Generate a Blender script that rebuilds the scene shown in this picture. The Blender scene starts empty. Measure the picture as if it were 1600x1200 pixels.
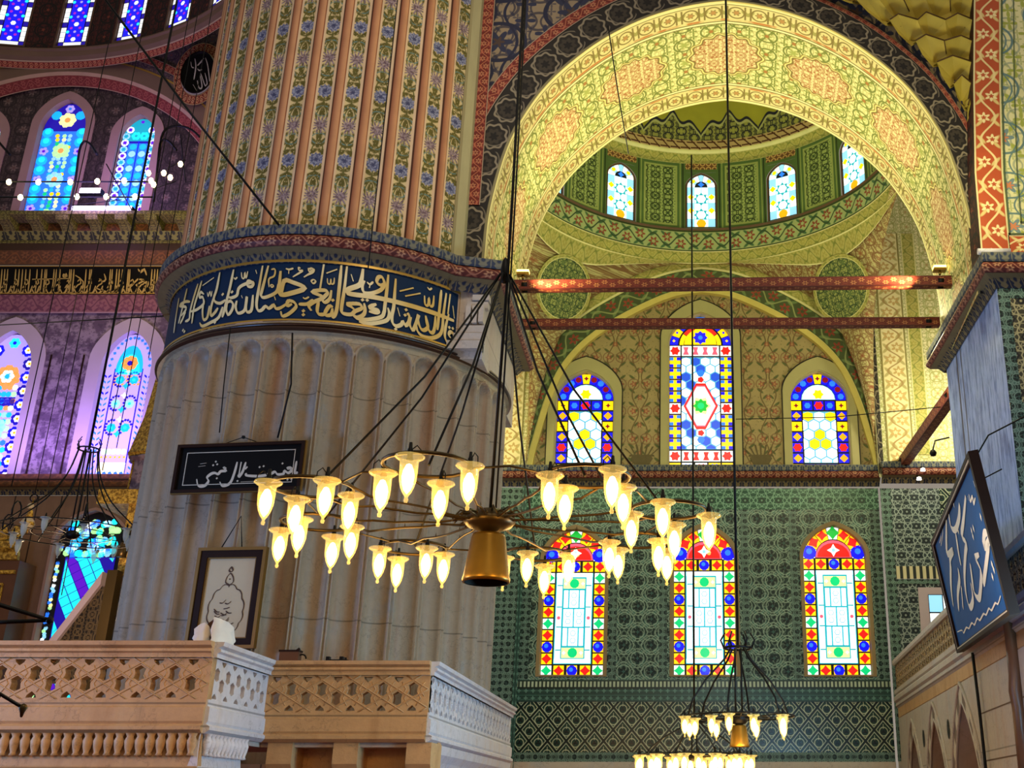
import bpy, bmesh, math, random
from mathutils import Vector, Matrix
S = bpy.context.scene
COL = S.collection
PI = math.pi
sin, cos, rad = math.sin, math.cos, math.radians

# ------------------------------------------------------------------ camera
FPX, CX, CY, PITCH, EYE = 1742.0, 1060.0, 600.0, rad(20.75), 1.6
cam = bpy.data.cameras.new('camera')
camo = bpy.data.objects.new('camera', cam)
COL.objects.link(camo)
cam.sensor_width = 36.0
cam.lens = FPX / 1600 * 36
cam.shift_x = -(CX - 800) / 1600
camo.location = (0, 0, EYE)
camo.rotation_euler = (PI / 2 + PITCH, 0, 0)
cam.clip_end = 300
S.camera = camo
S.view_settings.view_transform = 'Standard'
S.view_settings.look = 'None'
S.view_settings.gamma = 1
S.view_settings.use_curve_mapping = False
S.view_settings.exposure = 0.0

# ------------------------------------------------------------------ light
def lin(h):
    h = h.lstrip('#')
    c = [int(h[i:i + 2], 16) / 255 for i in (0, 2, 4)]
    return tuple(x / 12.92 if x <= .04045 else ((x + .055) / 1.055) ** 2.4 for x in c)

world = bpy.data.worlds.new('hall_air')
S.world = world
world.use_nodes = True
bg = world.node_tree.nodes['Background']
bg.inputs[0].default_value = (*lin('#fff0dc'), 1)
bg.inputs[1].default_value = 0.30

def light(name, kind, loc, power, color, aim=None, size=1.0, spot=60, blend=.6, sizey=None):
    d = bpy.data.lights.new(name, kind)
    d.energy = power
    d.color = lin(color)
    if kind == 'AREA':
        d.size = size
        if sizey:
            d.shape = 'RECTANGLE'; d.size_y = sizey
    else:
        d.shadow_soft_size = size
    if kind == 'SPOT':
        d.spot_size = rad(spot); d.spot_blend = blend
    o = bpy.data.objects.new(name, d)
    COL.objects.link(o)
    o.location = loc
    if aim is not None:
        o.rotation_euler = (Vector(aim) - Vector(loc)).to_track_quat('-Z', 'Y').to_euler()
    return o

# daylight from the dome windows high above the hall, behind the camera
light('dome_daylight', 'AREA', (3, -2, 24), 1300, '#ffecd0', (-4, 18, 13), 9)
light('shaft_fill_spot', 'SPOT', (4, 0, 24), 7000, '#fff0d4', (-5, 18.5, 14.2), 1.0, 26, 1.0)  # added spot that brightens the painted shaft, not a known window
# cool daylight through the low side windows
light('side_daylight', 'AREA', (-15, 10, 3.4), 800, '#7cb4ff', (-6.5, 18, 4.2), 2.2)
light('aisle_daylight', 'AREA', (5, 13, 2.6), 560, '#8cd4ff', (-5, 19, 3.6), 2.5)
# floodlights clamped to the ends of the tie beams wash the arch
light('arch_flood_light', 'SPOT', (-3.0, 21.2, 11.9), 1150, '#fff4bc', (2.0, 20.9, 17.5), .3, 125, .9)
light('arch_flood_light', 'SPOT', (4.9, 21.2, 11.9), 1150, '#fff4bc', (0.0, 20.9, 17.5), .3, 125, .9)
light('bay_flood_light', 'POINT', (-3.6, 25.0, 12.6), 600, '#eef2b4', None, .4)
light('bay_flood_light', 'POINT', (5.4, 25.0, 12.6), 620, '#f8f2b4', None, .4)
light('bay_low_light', 'POINT', (1.2, 24.0, 6.5), 150, '#cfeee0', None, .6)
light('corner_flood_light', 'POINT', (5.0, 16.6, 12.4), 260, '#fff2b0', None, .3)
light('east_flood_light', 'POINT', (8.4, 29.8, 12.4), 480, '#fff6cc', None, .3)
light('west_flood_light', 'POINT', (-6.3, 30.6, 12.0), 160, '#fff0a8', None, .3)
# violet floodlights on the ledge and lower cornice of the far wall
light('violet_flood_light', 'AREA', (-19.4, 31.6, 20.7), 200, '#b48cff', (-19.4, 34.2, 22.5), 1.8)
light('violet_cornice_light', 'AREA', (-18.6, 32.0, 11.5), 330, '#b690ff', (-18.6, 33.7, 15.0), 6.0, sizey=.5)
light('bay_drum_fill', 'POINT', (.75, 26.5, 20.2), 330, '#eef6b0', None, .6)  # added fill inside the dome, no lamp hangs there
light('ledge_lamp_light', 'POINT', (-17.5, 30.5, 18.5), 160, '#ffdca0', None, .4)
light('minbar_lamp_light', 'POINT', (-14.0, 26.0, 6.0), 420, '#ffd0a0', None, .4)
light('balcony_lamp_light', 'POINT', (-9.2, 10.6, 4.0), 150, '#ffb060', None, .4)

def at(px, py, Y):
    "the point at depth Y that stands on this line of sight of the photograph"
    c, s = cos(PITCH), sin(PITCH)
    v = (CY - py) / FPX
    f, u = c - v * s, s + v * c
    return Vector(((px - CX) / FPX / f * Y, Y, EYE + u / f * Y))

def onX(px, py, x):
    p = at(px, py, 1.0)
    k = x / p.x
    return Vector((x, k, EYE + (p.z - EYE) * k))

def onZ(px, py, z):
    p = at(px, py, 1.0)
    k = (z - EYE) / (p.z - EYE)
    return Vector((p.x * k, k, z))

# ------------------------------------------------------------------ node materials
class T:
    "a small algebra over shader math nodes"
    nt = None
    def __init__(s, x): s.x = x
    def __add__(a, b): return M('ADD', a, b)
    def __radd__(a, b): return M('ADD', b, a)
    def __sub__(a, b): return M('SUBTRACT', a, b)
    def __rsub__(a, b): return M('SUBTRACT', b, a)
    def __mul__(a, b): return M('MULTIPLY', a, b)
    def __rmul__(a, b): return M('MULTIPLY', b, a)
    def __truediv__(a, b): return M('DIVIDE', a, b)
    def __neg__(a): return M('MULTIPLY', a, -1.0)

def put(sock, v):
    v = v.x if isinstance(v, T) else v
    if isinstance(v, (int, float)):
        sock.default_value = v
    elif isinstance(v, tuple):
        sock.default_value = (*v[:3], 1)
    else:
        T.nt.links.new(v, sock)

def M(op, *a):
    n = T.nt.nodes.new('ShaderNodeMath'); n.operation = op
    for i, v in enumerate(a): put(n.inputs[i], v)
    return T(n.outputs[0])

def fl(x): return M('FLOOR', x)
def ab(x): return M('ABSOLUTE', x)
def sn(x): return M('SINE', x)
def cs(x): return M('COSINE', x)
def mx(a, b): return M('MAXIMUM', a, b)
def mn(a, b): return M('MINIMUM', a, b)
def sq(x): return M('SQRT', x)
def ang(y, x): return M('ARCTAN2', y, x)
def rep(x, p, o=0.0):
    "centred repeat with period p"
    q = (x + o) / p
    return (q - fl(q) - .5) * p
def cellpar(x, p):
    q = fl(x / p)
    return q - fl(q * .5) * 2.0
def ss(e0, e1, x):
    n = T.nt.nodes.new('ShaderNodeMapRange'); n.interpolation_type = 'SMOOTHSTEP'
    put(n.inputs[0], x); put(n.inputs[1], e0); put(n.inputs[2], e1)
    return T(n.outputs[0])
def below(x, e, s=.01): return ss(e + s, e - s, x)
def line(x, w, s=.006): return below(ab(x), w, s)
def rr(x, y): return sq(x * x + y * y)
def inv(m): return 1.0 - m
def bloom(x, y, r, n=6, k=.22, s=.012, ph=0.0):
    "petalled flower mask"
    return below(rr(x, y) - r * ((1 - k) + k * cs(ang(y, x) * n + ph)), 0, s)
def leaf(x, y, a, L, W, s=.012):
    c, q = cos(a), sin(a)
    X = (x * c + y * q) / L; Y = (y * c - x * q) / W
    return below(rr(X, Y), 1.0, s / min(L, W))
def mix(m, a, b):
    n = T.nt.nodes.new('ShaderNodeMix'); n.data_type = 'RGBA'
    put(n.inputs[0], m)
    for s_, v in ((n.inputs[6], a), (n.inputs[7], b)):
        put(s_, lin(v) if isinstance(v, str) else v)
    return T(n.outputs[2])
def over(base, *layers):
    for m, c in layers: base = mix(m, base, c)
    return base
def noise(vec, scale, detail=3, rough=.55, stretch=None):
    if stretch:
        mp = T.nt.nodes.new('ShaderNodeMapping'); mp.inputs['Scale'].default_value = stretch
        T.nt.links.new(vec.x, mp.inputs[0]); vec = T(mp.outputs[0])
    n = T.nt.nodes.new('ShaderNodeTexNoise')
    T.nt.links.new(vec.x, n.inputs['Vector'])
    n.inputs['Scale'].default_value = scale; n.inputs['Detail'].default_value = detail
    n.inputs['Roughness'].default_value = rough
    return T(n.outputs[0])
def voro(vec, scale, feature='F1'):
    n = T.nt.nodes.new('ShaderNodeTexVoronoi'); n.feature = feature
    T.nt.links.new(vec.x, n.inputs['Vector']); n.inputs['Scale'].default_value = scale
    return T(n.outputs[0])
def scale_col(c, f):
    n = T.nt.nodes.new('ShaderNodeVectorMath'); n.operation = 'SCALE'
    c = lin(c) if isinstance(c, str) else c
    if isinstance(c, tuple): n.inputs[0].default_value = c[:3]
    else: put(n.inputs[0], c)
    put(n.inputs[3], f)
    return T(n.outputs[0])

def material(name, fn, rough=.6, metal=0.0, emit=None, bump=None, spec=.3):
    "fn(u, v, uv, pos) gives the base colour"
    m = bpy.data.materials.new(name); m.use_nodes = True
    nt = m.node_tree; T.nt = nt
    b = nt.nodes['Principled BSDF']
    tc = nt.nodes.new('ShaderNodeTexCoord')
    sx = nt.nodes.new('ShaderNodeSeparateXYZ'); nt.links.new(tc.outputs['UV'], sx.inputs[0])
    u, v, uv, pos = T(sx.outputs[0]), T(sx.outputs[1]), T(tc.outputs['UV']), T(tc.outputs['Object'])
    c = fn(u, v, uv, pos) if callable(fn) else fn
    h = None
    if isinstance(c, list): c, h = c
    put(b.inputs['Base Color'], lin(c) if isinstance(c, str) else c)
    b.inputs['Roughness'].default_value = rough
    b.inputs['Metallic'].default_value = metal
    b.inputs['Specular IOR Level'].default_value = spec
    if emit:
        put(b.inputs['Emission Color'], lin(c) if isinstance(c, str) else c)
        b.inputs['Emission Strength'].default_value = emit
    if h is not None:
        bn = nt.nodes.new('ShaderNodeBump'); bn.inputs['Strength'].default_value = bump or .3
        bn.inputs['Distance'].default_value = .05
        nt.links.new(h.x, bn.inputs['Height']); nt.links.new(bn.outputs[0], b.inputs['Normal'])
    return m

def plain(name, col, rough=.6, metal=0, emit=None, vary=.12, scale=3.0, spec=.3):
    if emit: return material(name, col, rough, metal, emit)
    def f(u, v, uv, pos):
        n = noise(pos, scale, 4)
        return scale_col(col, (1 - vary) + n * (2 * vary))
    return material(name, f, rough, metal, None, spec=spec)
# ------------------------------------------------------------------ surface patterns
def aged(c, uv, amt=.25, sc=1.3):
    return scale_col(c, (1 - amt) + noise(uv, sc, 5) * (2 * amt))

def m_marble(base, warm, cool, dark=.5):
    def f(u, v, uv, pos):
        st = noise(pos, 1.0, 6, .6, (2.2, 2.2, .16))
        bl = noise(pos, .9, 5, .6)
        gr = noise(pos, 9.0, 4, .7)
        c = over(base, (ss(.5, .72, st) * .75, warm), (ss(.54, .7, bl) * .6, cool), (ss(.60, .8, noise(pos, 1.0, 5, .7, (3.4, 3.4, .3))) * dark, '#4a4034'))
        joint = mx(line(rep(v, 1.9, .35), .012), below(ab(noise(pos, .8, 8, .65) - .5), .004, .004) * .5)
        c = mix(joint * .55, c, '#3a3228')
        return [scale_col(c, .82 + gr * .36), gr]
    return f

def m_painted_shaft(u, v, uv, pos):
    p = SHAFT_PITCH
    x = rep(u, p, p / 2)                    # 0 on a rib
    s = rep(u, p)                           # 0 in the middle of a floral strip
    row = cellpar(u, p) * 0.0
    y = rep(v, 1.5)
    y2 = rep(v, 1.5, .75)
    ay = ab(y) - .375
    c = mix(noise(uv, 4, 3) * .8, '#d2c090', '#ac9868')
    jag = noise(uv, 26, 2) - .5
    lf = mx(mx(leaf(ab(s) - .10, ay, .75, .19, .056), leaf(ab(s) - .12, ay + .23, -.6, .15, .05)), leaf(ab(s) - .02, ay - .1, 1.4, .12, .035))
    lf = mx(lf, leaf(ab(s) - .15, ab(y2) - .25, 1.0, .12, .036))
    lf = lf * ss(-.16, -.08, jag)
    st = line(ab(s) - .05 - .05 * sn(v * 8.38), .012)
    c = over(c, (st, '#5c5c2a'), (lf, mix(noise(uv, 9, 2), '#3c3a12', '#6c6428')))
    teal = line(rr(ab(s) - .02, ab(y2) - .3) - .11, .012) * ss(-.1, .05, jag)
    c = over(c, (teal, '#5f7f7c'))
    c = over(c, (bloom(s, y, .15, 11, .10), mix(ss(.35, .65, noise(uv, 24, 3)), '#40466a', '#8c90a8')), (bloom(s, y, .05, 6, .2), '#3a3e60'))
    c = over(c, (bloom(s, y2, .19, 13, .28) * ss(-.25, -.05, jag), mix(ss(.35, .65, noise(uv, 22, 3)), '#5a4450', '#98868c')))
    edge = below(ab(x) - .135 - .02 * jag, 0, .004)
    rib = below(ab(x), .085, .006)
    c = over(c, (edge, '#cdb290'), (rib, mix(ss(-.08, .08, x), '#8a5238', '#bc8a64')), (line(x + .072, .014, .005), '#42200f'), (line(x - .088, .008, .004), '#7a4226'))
    return aged(c, uv, .22, 2.0)

def scrolls(u, v, p, w=.035):
    "rings of foliage with a flower in each, staggered; returns stem, flower, leaf masks"
    o = cellpar(u, p) * (p / 2)
    x, y = rep(u, p), rep(v + o, p)
    r = rr(x, y); a = ang(y, x)
    stem = line(r - p * (.34 + .03 * cs(a * 2)), p * w)
    stem = mx(stem, line(ab(x) - p * .16 - p * .1 * cs(v * (2 * PI / p)), p * w * .7))
    fl_ = bloom(x, y, p * .2, 6, .28)
    X, Y = ab(x) - p * .36, ab(y) - p * .36
    lf = mx(bloom(X, Y, p * .15, 4, .45), leaf(ab(x) - p * .2, ab(y) - p * .22, .9, p * .13, p * .045))
    return stem, fl_, lf

def m_soffit(u, v, uv, pos):
    # u runs round the arch, v through its depth (0..3.5)
    D = 3.5
    st, f1, lf = scrolls(u, v, .62)
    st2, f2, lf2 = scrolls(u + .2, v + .13, .31, .05)
    c = over('#e2dc9c', (lf2 * .7, '#98a050'), (st2 * .7, '#b4ae68'), (lf, '#7f8a3e'), (f1, '#a2a858'), (st, '#76803c'), (below(rr(rep(u, .62), rep(v, .62)), .05), '#a8743a'))
    x = rep(u, 2.25, 1.125); y = v - D / 2
    alt = cellpar(u + 1.125, 2.25)
    e = rr(x / .78, y / (.66 - alt * .08)) - 1 - .06 * cs(ang(y, x) * 14)
    med = below(e, 0, .02)
    dots = voro(uv, 9.0)
    c = over(c, (below(e, .12, .02), '#e3d78a'), (line(e - .1, .02, .01), '#8c7a38'), (med, over('#e0d09a', (mx(mx(st2, f2), lf2) , '#b58a58'), (below(dots, .3, .05), '#a8703f'))), (line(e, .03, .01), '#7c6a34'))
    b = mn(v, D - v)
    bd = below(b, .62)
    xb, yb = rep(u, .5), b - .33
    sc = mx(line(rr(xb, yb) - .17, .018), mx(bloom(xb, yb, .1, 6, .2) * .9, line(ab(rep(u, .5, .25)) - .06, .02) * line(yb, .2)))
    cb = over('#dccf90', (leaf(ab(xb) - .2, yb, .8, .12, .05), '#a19a54'), (sc, '#85743c'), (bloom(xb, yb, .07, 5, .2), '#b88a50'))
    c = mix(bd, c, cb)
    c = over(c, (line(b - .62, .014, .005), '#6b6128'), (line(b - .7, .012, .005), '#6b6128'), (line(b - .66, .025, .005), '#efe7ad'), (line(b - .04, .04, .005), '#e9dfa0'), (line(b - .09, .01, .005), '#6b6128'), (line(b - .57, .03, .01) * ss(.4, .6, noise(uv, 3, 2)), '#c07a3e'))
    return aged(c, uv, .12, 1.2)

def m_archivolt(u, v, uv, pos):
    p = .62; w = .34
    x, y = rep(u, p), v - w
    r = rr(x, y); a = ang(y, x)
    c = '#1d1a17'
    ring = line(r - .25 - .02 * cs(a * 8), .022)
    c = over('#221e1a', (line(rr(x + .08, y) - .28, .012), '#6c6454'), (ring, '#857b66'), (bloom(x, y, .18, 8, .12), '#3a342b'), (bloom(x, y, .1, 6, .2), '#1a1715'))
    c = over(c, (below(v, .05), '#8c845e'), (line(v - .66, .03), '#1a1512'))
    return aged(c, uv, .3, 2)

def m_vine(bg_, stem, flower, lf_, p=.5, w=.3, edge='#b79b6b'):
    "border of width w with a running vine; v in 0..w"
    def f(u, v, uv, pos):
        y = v - w / 2
        A = w * .26
        st = line(y - A * sn(u * (2 * PI / p)), w * .045, .006)
        x1, x2 = rep(u, p, p * .25), rep(u, p, p * .75)
        fl1 = mx(bloom(x1, y + A * .55, w * .24, 6, .25), bloom(x2, y - A * .55, w * .24, 6, .25))
        lf = mx(leaf(rep(u, p / 2), ab(y) - w * .25, .7, w * .22, w * .07), leaf(rep(u, p / 2, p / 8), ab(y) - w * .3, -.7, w * .18, w * .06))
        c = over(bg_, (lf, lf_), (st, stem), (fl1, flower), (mx(bloom(x1, y + A * .55, w * .1, 5, .2), bloom(x2, y - A * .55, w * .1, 5, .2)), bg_))
        e = mn(v, w - v)
        c = over(c, (below(e, w * .06, .004), edge))
        return aged(c, uv, .25, 2)
    return f

def m_field(bg_, stem, flower, lf_, p=.9, extra='#7a4a30', w=.03, dirt=.25):
    "all-over painted arabesque"
    def f(u, v, uv, pos):
        st, f1, lf = scrolls(u, v, p, w)
        st2, f2, lf2 = scrolls(u + p * .31, v + p * .17, p * .47, .045)
        c = over(bg_, (lf2 * .7, lf_), (st2 * .8, stem), (lf, lf_), (st, stem), (f1, flower), (bloom(rep(u, p), rep(v + cellpar(u, p) * (p / 2), p), p * .09, 5, .3), extra))
        return aged(c, uv, dirt, 1.6)
    return f

def m_leafrow(bg_, col, p=.28, w=.26, edge='#8f8b6a'):
    "row of upright leaves"
    def f(u, v, uv, pos):
        x = rep(u, p)
        lf = below(ab(x) - p * .42 * sq(mx(1.0 - v / (w * .85), 0.0)) * (.8 + .2 * cs(v * 60)), 0, .01)
        rib = line(x, .008)
        c = over(bg_, (lf, col), (rib * lf, bg_), (leaf(rep(u, p, p / 2), v - w * .7, 1.57, w * .2, p * .14), col))
        return aged(c, uv, .25, 3)
    return f

def m_ogee(bg_, lite, w, h, dark, flower):
    "tile field: ogee lattice with palmettes"
    def f(u, v, uv, pos):
        g = cs(u * (2 * PI / w)) + cs(v * (2 * PI / h))
        o = fl(v / h + .5)
        lat = mx(line(g - .35, .10, .05), line(g + .35, .10, .05) * .85)
        x, y = rep(u, w, w / 2), rep(v, h, h / 2)
        x2, y2 = rep(u, w), rep(v, h)
        pal = mx(bloom(x, y, w * .17, 5, .3), bloom(x2, y2, w * .17, 5, .3))
        out = mx(line(rr(x, y) - w * .24, .011), line(rr(x2, y2) - w * .24, .011))
        tw = mx(leaf(ab(x) - w * .2, y + h * .18, 1.0, w * .14, w * .035), leaf(ab(x2) - w * .2, y2 + h * .18, 1.0, w * .14, w * .035))
        tw = mx(tw, mx(leaf(ab(x) - w * .13, ab(y) - h * .25, .7, w * .1, w * .03), leaf(ab(x2) - w * .13, ab(y2) - h * .25, .7, w * .1, w * .03)))
        stem = mx(line(rr(ab(x) - w * .15, ab(y) - h * .27) - w * .085, .009), line(rr(ab(x2) - w * .15, ab(y2) - h * .27) - w * .085, .009))
        c = mix(noise(uv, 1.1, 4), bg_, dark)
        sA, fA, lA = scrolls(u, v, .24, .05)
        c = over(c, (sA * .45, lite), (fA * .5, dark), (tw * .7, flower), (lat * .9, lite), (stem * .8, lite), (out * .9, lite), (pal, dark), (mx(bloom(x, y, w * .07, 4, .3), bloom(x2, y2, w * .07, 4, .3)) * .6, flower))
        c = over(c, (mx(line(rep(u, .25), .004, .003), line(rep(v, .25), .004, .003)) * .35, '#10201c'))
        return aged(c, uv, .3, 4)
    return f

def m_lattice(bg_, lite, dark, w=.34, h=.42):
    "tile field: pointed lattice with trefoils"
    def f(u, v, uv, pos):
        g1 = ab(rep(u + v * (w / h), w)); g2 = ab(rep(u - v * (w / h), w))
        d = mn(g1, g2)
        y = rep(v, h); x = rep(u, w)
        x2, y2 = rep(u, w, w / 2), rep(v, h, h / 2)
        lat = line(d - .055, .014, .005)
        lob = mx(bloom(x, y + .05, .075, 3, .35, .006, 1.57), bloom(x2, y2 + .05, .075, 3, .35, .006, 1.57))
        ringm = mx(line(rr(x, y + .05) - .115, .013, .005), line(rr(x2, y2 + .05) - .115, .013, .005))
        stem = mx(line(x, .009, .004) * below(ab(y - .08), .07), line(x2, .009, .004) * below(ab(y2 - .08), .07))
        c = mix(noise(uv, .8, 4), bg_, dark)
        c = over(c, (below(d, .03, .008), dark), (lat * .85, lite), (ringm * .8, lite), (stem * .8, lite), (lob, '#131f20'))
        c = over(c, (mx(line(rep(u, .24), .004, .003), line(rep(v, .24), .004, .003)) * .3, '#0c1614'))
        return aged(c, uv, .28, 3)
    return f

def m_star(bg_, lite, dark, p=.42):
    "tile field: interlaced stars and dark rosettes"
    def f(u, v, uv, pos):
        o = cellpar(v, p * .866) * (p / 2)
        x, y = rep(u + o, p), rep(v, p * .866)
        r = rr(x, y); a = ang(y, x)
        s1 = line(r * (1 + .16 * cs(a * 6)) - p * .30, p * .035)
        s2 = line(r * (1 - .14 * cs(a * 6)) - p * .43, p * .03)
        d = bloom(x, y, p * .19, 6, .12)
        tri = mn(mn(ab(rep(v, p * .433)), ab(rep(u * .866 + v * .5, p * .433))), ab(rep(u * .866 - v * .5, p * .433)))
        c = over(bg_, (line(tri, p * .02) * .8, lite), (s1, lite), (s2, lite), (d, dark), (bloom(x, y, p * .07, 6, .2), lite))
        return aged(c, uv, .3, 3)
    return f

def m_frieze(u, v, uv, pos):
    # three-row tile frieze below the lower windows, v 0..0.6
    v = v - 4.35
    c = '#24403c'
    chk = mx(line(rep(u, .11), .028) * below(ab(v - .48), .07), 0)
    c = over(c, (below(ab(v - .48), .1), '#1c2f2b'), (line(rep(u, .11), .03) * below(ab(v - .48), .075), '#aab8a0'),
             (line(rep(v, .12) , .008) * below(v, .38), '#3f6a62'), (bloom(rep(u, .2), rep(v, .2), .06, 4, .3) * below(v, .36), '#5a8278'), (line(v - .37, .015), '#0f1c1c'))
    return aged(c, uv, .3, 4)

def m_tympanum(u, v, uv, pos):
    "brown painted wall with branching foliage; u from the axis, v height"
    p = .8
    x = rep(u, p)
    st = line(ab(x) - .14 - .1 * sn(v * 5.2), .02)
    y1 = rep(v, .9)
    fl1 = bloom(ab(x) - .2, y1, .11, 5, .3); fl2 = bloom(x, rep(v, .9, .45), .1, 6, .3)
    rings = line(rr(ab(x) - .2, y1) - .17, .018)
    lf = mx(leaf(ab(x) - .25, rep(v, .45), .7, .12, .04), leaf(ab(x) - .1, rep(v, .45, .2), -.8, .1, .035))
    sp = voro(uv, 11)
    c = over(mix(noise(uv, 2, 3), '#a8966a', '#8e7d56'), (below(sp, .22, .06) * .6, '#6c6440'), (lf, '#565c38'), (st, '#6a5a3a'), (rings * .8, '#7a5a40'), (mx(fl1, fl2), '#8f5340'), (mx(bloom(ab(x) - .2, y1, .04, 5, .3), bloom(x, rep(v, .9, .45), .04, 5, .3)), '#b58a5c'))
    return aged(c, uv, .3, 1.5)

def m_pendentive(u, v, uv, pos):
    # u = 0..1 across (0.5 is the corner), v = 0..1 from the arches up to the ring ; uv scaled so that distances are metres in z
    e = v
    c = m_field('#b3794e', '#6c4426', '#d9b878', '#7c4a2c', .38, '#8a4a2c')(u, v, uv, pos)
    return c

def m_dome(u, v, uv, pos):
    # crest of palmettes over a key pattern, v metres up from the ring
    p = 1.95
    x = rep(u, p)
    prof = .2 + .8 * sq(mx(1.0 - ab(x) / (p * .5), 0.0)) * (.82 + .18 * cs(x * 9.6))
    crest = below(v - .35 - prof, 0, .02)
    c = mix(noise(uv, 1.5, 2), '#a9a238', '#8f8c30')
    inn = line(v - .35 - prof + .1, .045)
    outl = line(v - .35 - prof, .05)
    st, f1, lf = scrolls(u, v, .44, .05)
    c = over(c, (crest, '#8d8c50'), (crest * mx(lf, st), '#1f2130'), (crest * f1, '#9b9a4e'), (inn, '#a9a878'), (outl, '#1d1c33'))
    key = below(v, .34)
    t = rep(u, .34); 
    kz = mx(line(v - .27, .025) , line(v - .07, .025))
    kz = mx(kz, line(t + (v - .17) * .9, .03))
    c = over(c, (key, '#b69a72'), (key * kz * ss(.02, .05, ab(t + (v - .17) * .9 - .09)), '#4a2420'))
    return aged(c, uv, .2, 1.2)

def m_drum(u, v, uv, pos):
    # green panels between the drum windows; u in metres round the ring, pitch P
    P = DRUM_PITCH
    x = rep(u, P, P / 2)
    h = 2.75
    st, f1, lf = scrolls(x + 5.0, v, .42, .05)
    pane = below(ab(x), .50) * below(ab(v - 1.35), 1.12)
    c = over('#50683c', (pane, '#9aa868'), (pane * st, '#2c3a22'), (pane * lf, '#2f4026'), (pane * f1, '#33472a'))
    fr = mx(below(ab(x), .56) * below(ab(v - 1.35), 1.19) - below(ab(x), .5) * below(ab(v - 1.35), 1.12), 0.0)
    c = over(c, (fr, '#9aa363'), (line(ab(x) - .66, .02), '#8d9a58'), (line(ab(x) - .75, .02), '#24301c'))
    top = below(ab(x - P / 2), .45) 
    xx = rep(u, P, 0.0)
    band = below(ab(xx), .52) * below(ab(v - 2.5), .22)
    c = over(c, (band, '#6b4430'), (band * line(rr(rep(u, .2), rep(v, .2)) - .07, .02), '#c09a62'))
    return aged(c, uv, .25, 1.5)

def m_verse(bg_, edge):
    return lambda u, v, uv, pos: scale_col(bg_, .8 + noise(uv, 1.5, 4) * .4)

def m_violet_wall(u, v, uv, pos):
    sp = noise(uv, 2.4, 5, .65)
    d = noise(uv, 7.0, 3)
    c = mix(ss(.42, .58, sp), '#8d7c88', '#5c4a5c')
    c = over(c, (ss(.52, .6, d) * .6, '#453848'))
    return aged(c, uv, .2, 2)

def m_panels(u, v, uv, pos):
    c = mix(noise(uv, 1.0, 6, .6, (3, .4, 1)), '#8d6e58', '#6c5040')
    c = over(c, (line(rep(u, .72), .02), '#2c1d16'))
    return aged(c, uv, .2, 2)

def m_ablaq(u, v, uv, pos):
    k = cellpar(u, .34)
    return aged(mix(k, '#c9bfae', '#77675c'), uv, .15, 2)

def m_blue_lit_face(u, v, uv, pos):
    g = noise(uv, 1.0, 6, .7, (9, 1.1, 1))
    c = over('#9cb4ea', (ss(.45, .6, g), '#5f7cc0'), (ss(.6, .72, g), '#38405f'), (mx(line(u - .9, .05, .02), line(u - 1.25, .03, .02)), '#272c44'))  # blue-white light and its bright streaks are painted into the colour
    return aged(c, uv, .25, 2.5)

def m_pier_floral(u, v, uv, pos):
    st, f1, lf = scrolls(u, v, 1.15, .022)
    st2, f2, lf2 = scrolls(u + .2, v + .3, .55, .04)
    c = over('#cfcc9c', (lf2 * .7, '#8d9a5c'), (st2 * .6, '#6e8378'), (lf, '#97a04a'), (st, '#5e7a7c'), (f1, '#6b8389'), (bloom(rep(u, 1.15), rep(v + cellpar(u, 1.15) * .575, 1.15), .12, 6, .3), '#c07a52'))
    return aged(c, uv, .18, 1.5)

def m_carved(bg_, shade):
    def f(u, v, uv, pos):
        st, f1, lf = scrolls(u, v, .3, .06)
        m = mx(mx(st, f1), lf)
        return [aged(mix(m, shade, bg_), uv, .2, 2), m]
    return f

def m_gold(u, v, uv, pos):
    n = noise(pos, 14, 4, .7)
    return [mix(ss(.4, .62, n), '#7a5818', '#d8b048'), n]

SHAFT_PITCH = rad(9) * 3.28
DRUM_PITCH = 5.6 * 2 * PI / 13
MAT = {}
def mm(name, *a, **k):
    MAT[name] = material(name, *a, **k); return MAT[name]

mm('shaft_marble', m_marble('#9c8d78', '#946c50', '#868e92', .65), rough=.45, bump=.15)
mm('pale_marble', m_marble('#b9afa4', '#b59d8c', '#a7a8ae', .3), rough=.5, bump=.1)
mm('white_marble', m_marble('#cfccd0', '#cdbfb4', '#bcc4d4', .25), rough=.5, bump=.1)
mm('tan_marble', m_marble('#c09a6c', '#a97f50', '#c9ad84', .4), rough=.5, bump=.15)
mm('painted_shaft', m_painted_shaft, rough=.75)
mm('soffit', m_soffit, rough=.7)
mm('archivolt', m_archivolt, rough=.7)
mm('red_vine', m_vine('#6e2a20', '#c08a5c', '#c79a6c', '#a4623f', .5, .36), rough=.6)
mm('red_band', m_vine('#6c2620', '#b06a4a', '#b57a58', '#a05040', .36, .26, '#a8937a'), rough=.7)
mm('red_spray', m_vine('#54201c', '#9a6650', '#a87c60', '#8a5040', .42, .32, '#3c302a'), rough=.5)
mm('orange_vine', m_vine('#a84a26', '#d8c48c', '#e0cf9a', '#cdb878', 1.0, .52, '#cfc694'), rough=.6)
mm('blue_leaf', m_leafrow('#6c6c60', '#2c3850', .22, .22), rough=.7)
mm('dark_leaf', m_leafrow('#75684a', '#22283c', .24, .24), rough=.7)
mm('navy_scroll', m_field('#8f7f66', '#23263c', '#2d3148', '#2d3148', 1.5, '#4a3a34', .03), rough=.7)
mm('ochre_field', m_field('#e4dcb4', '#a8a668', '#c0ba80', '#aeb274', .55, '#b89468'), rough=.7)
mm('yellow_strips', m_field('#d5c878', '#a08a40', '#c0a050', '#9a9a44', .6, '#b5793f'), rough=.7)
mm('orange_scroll', m_vine('#e2d6a4', '#a88c58', '#c4a468', '#b8aa70', .8, .7, '#8a8048'), rough=.7)
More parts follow.
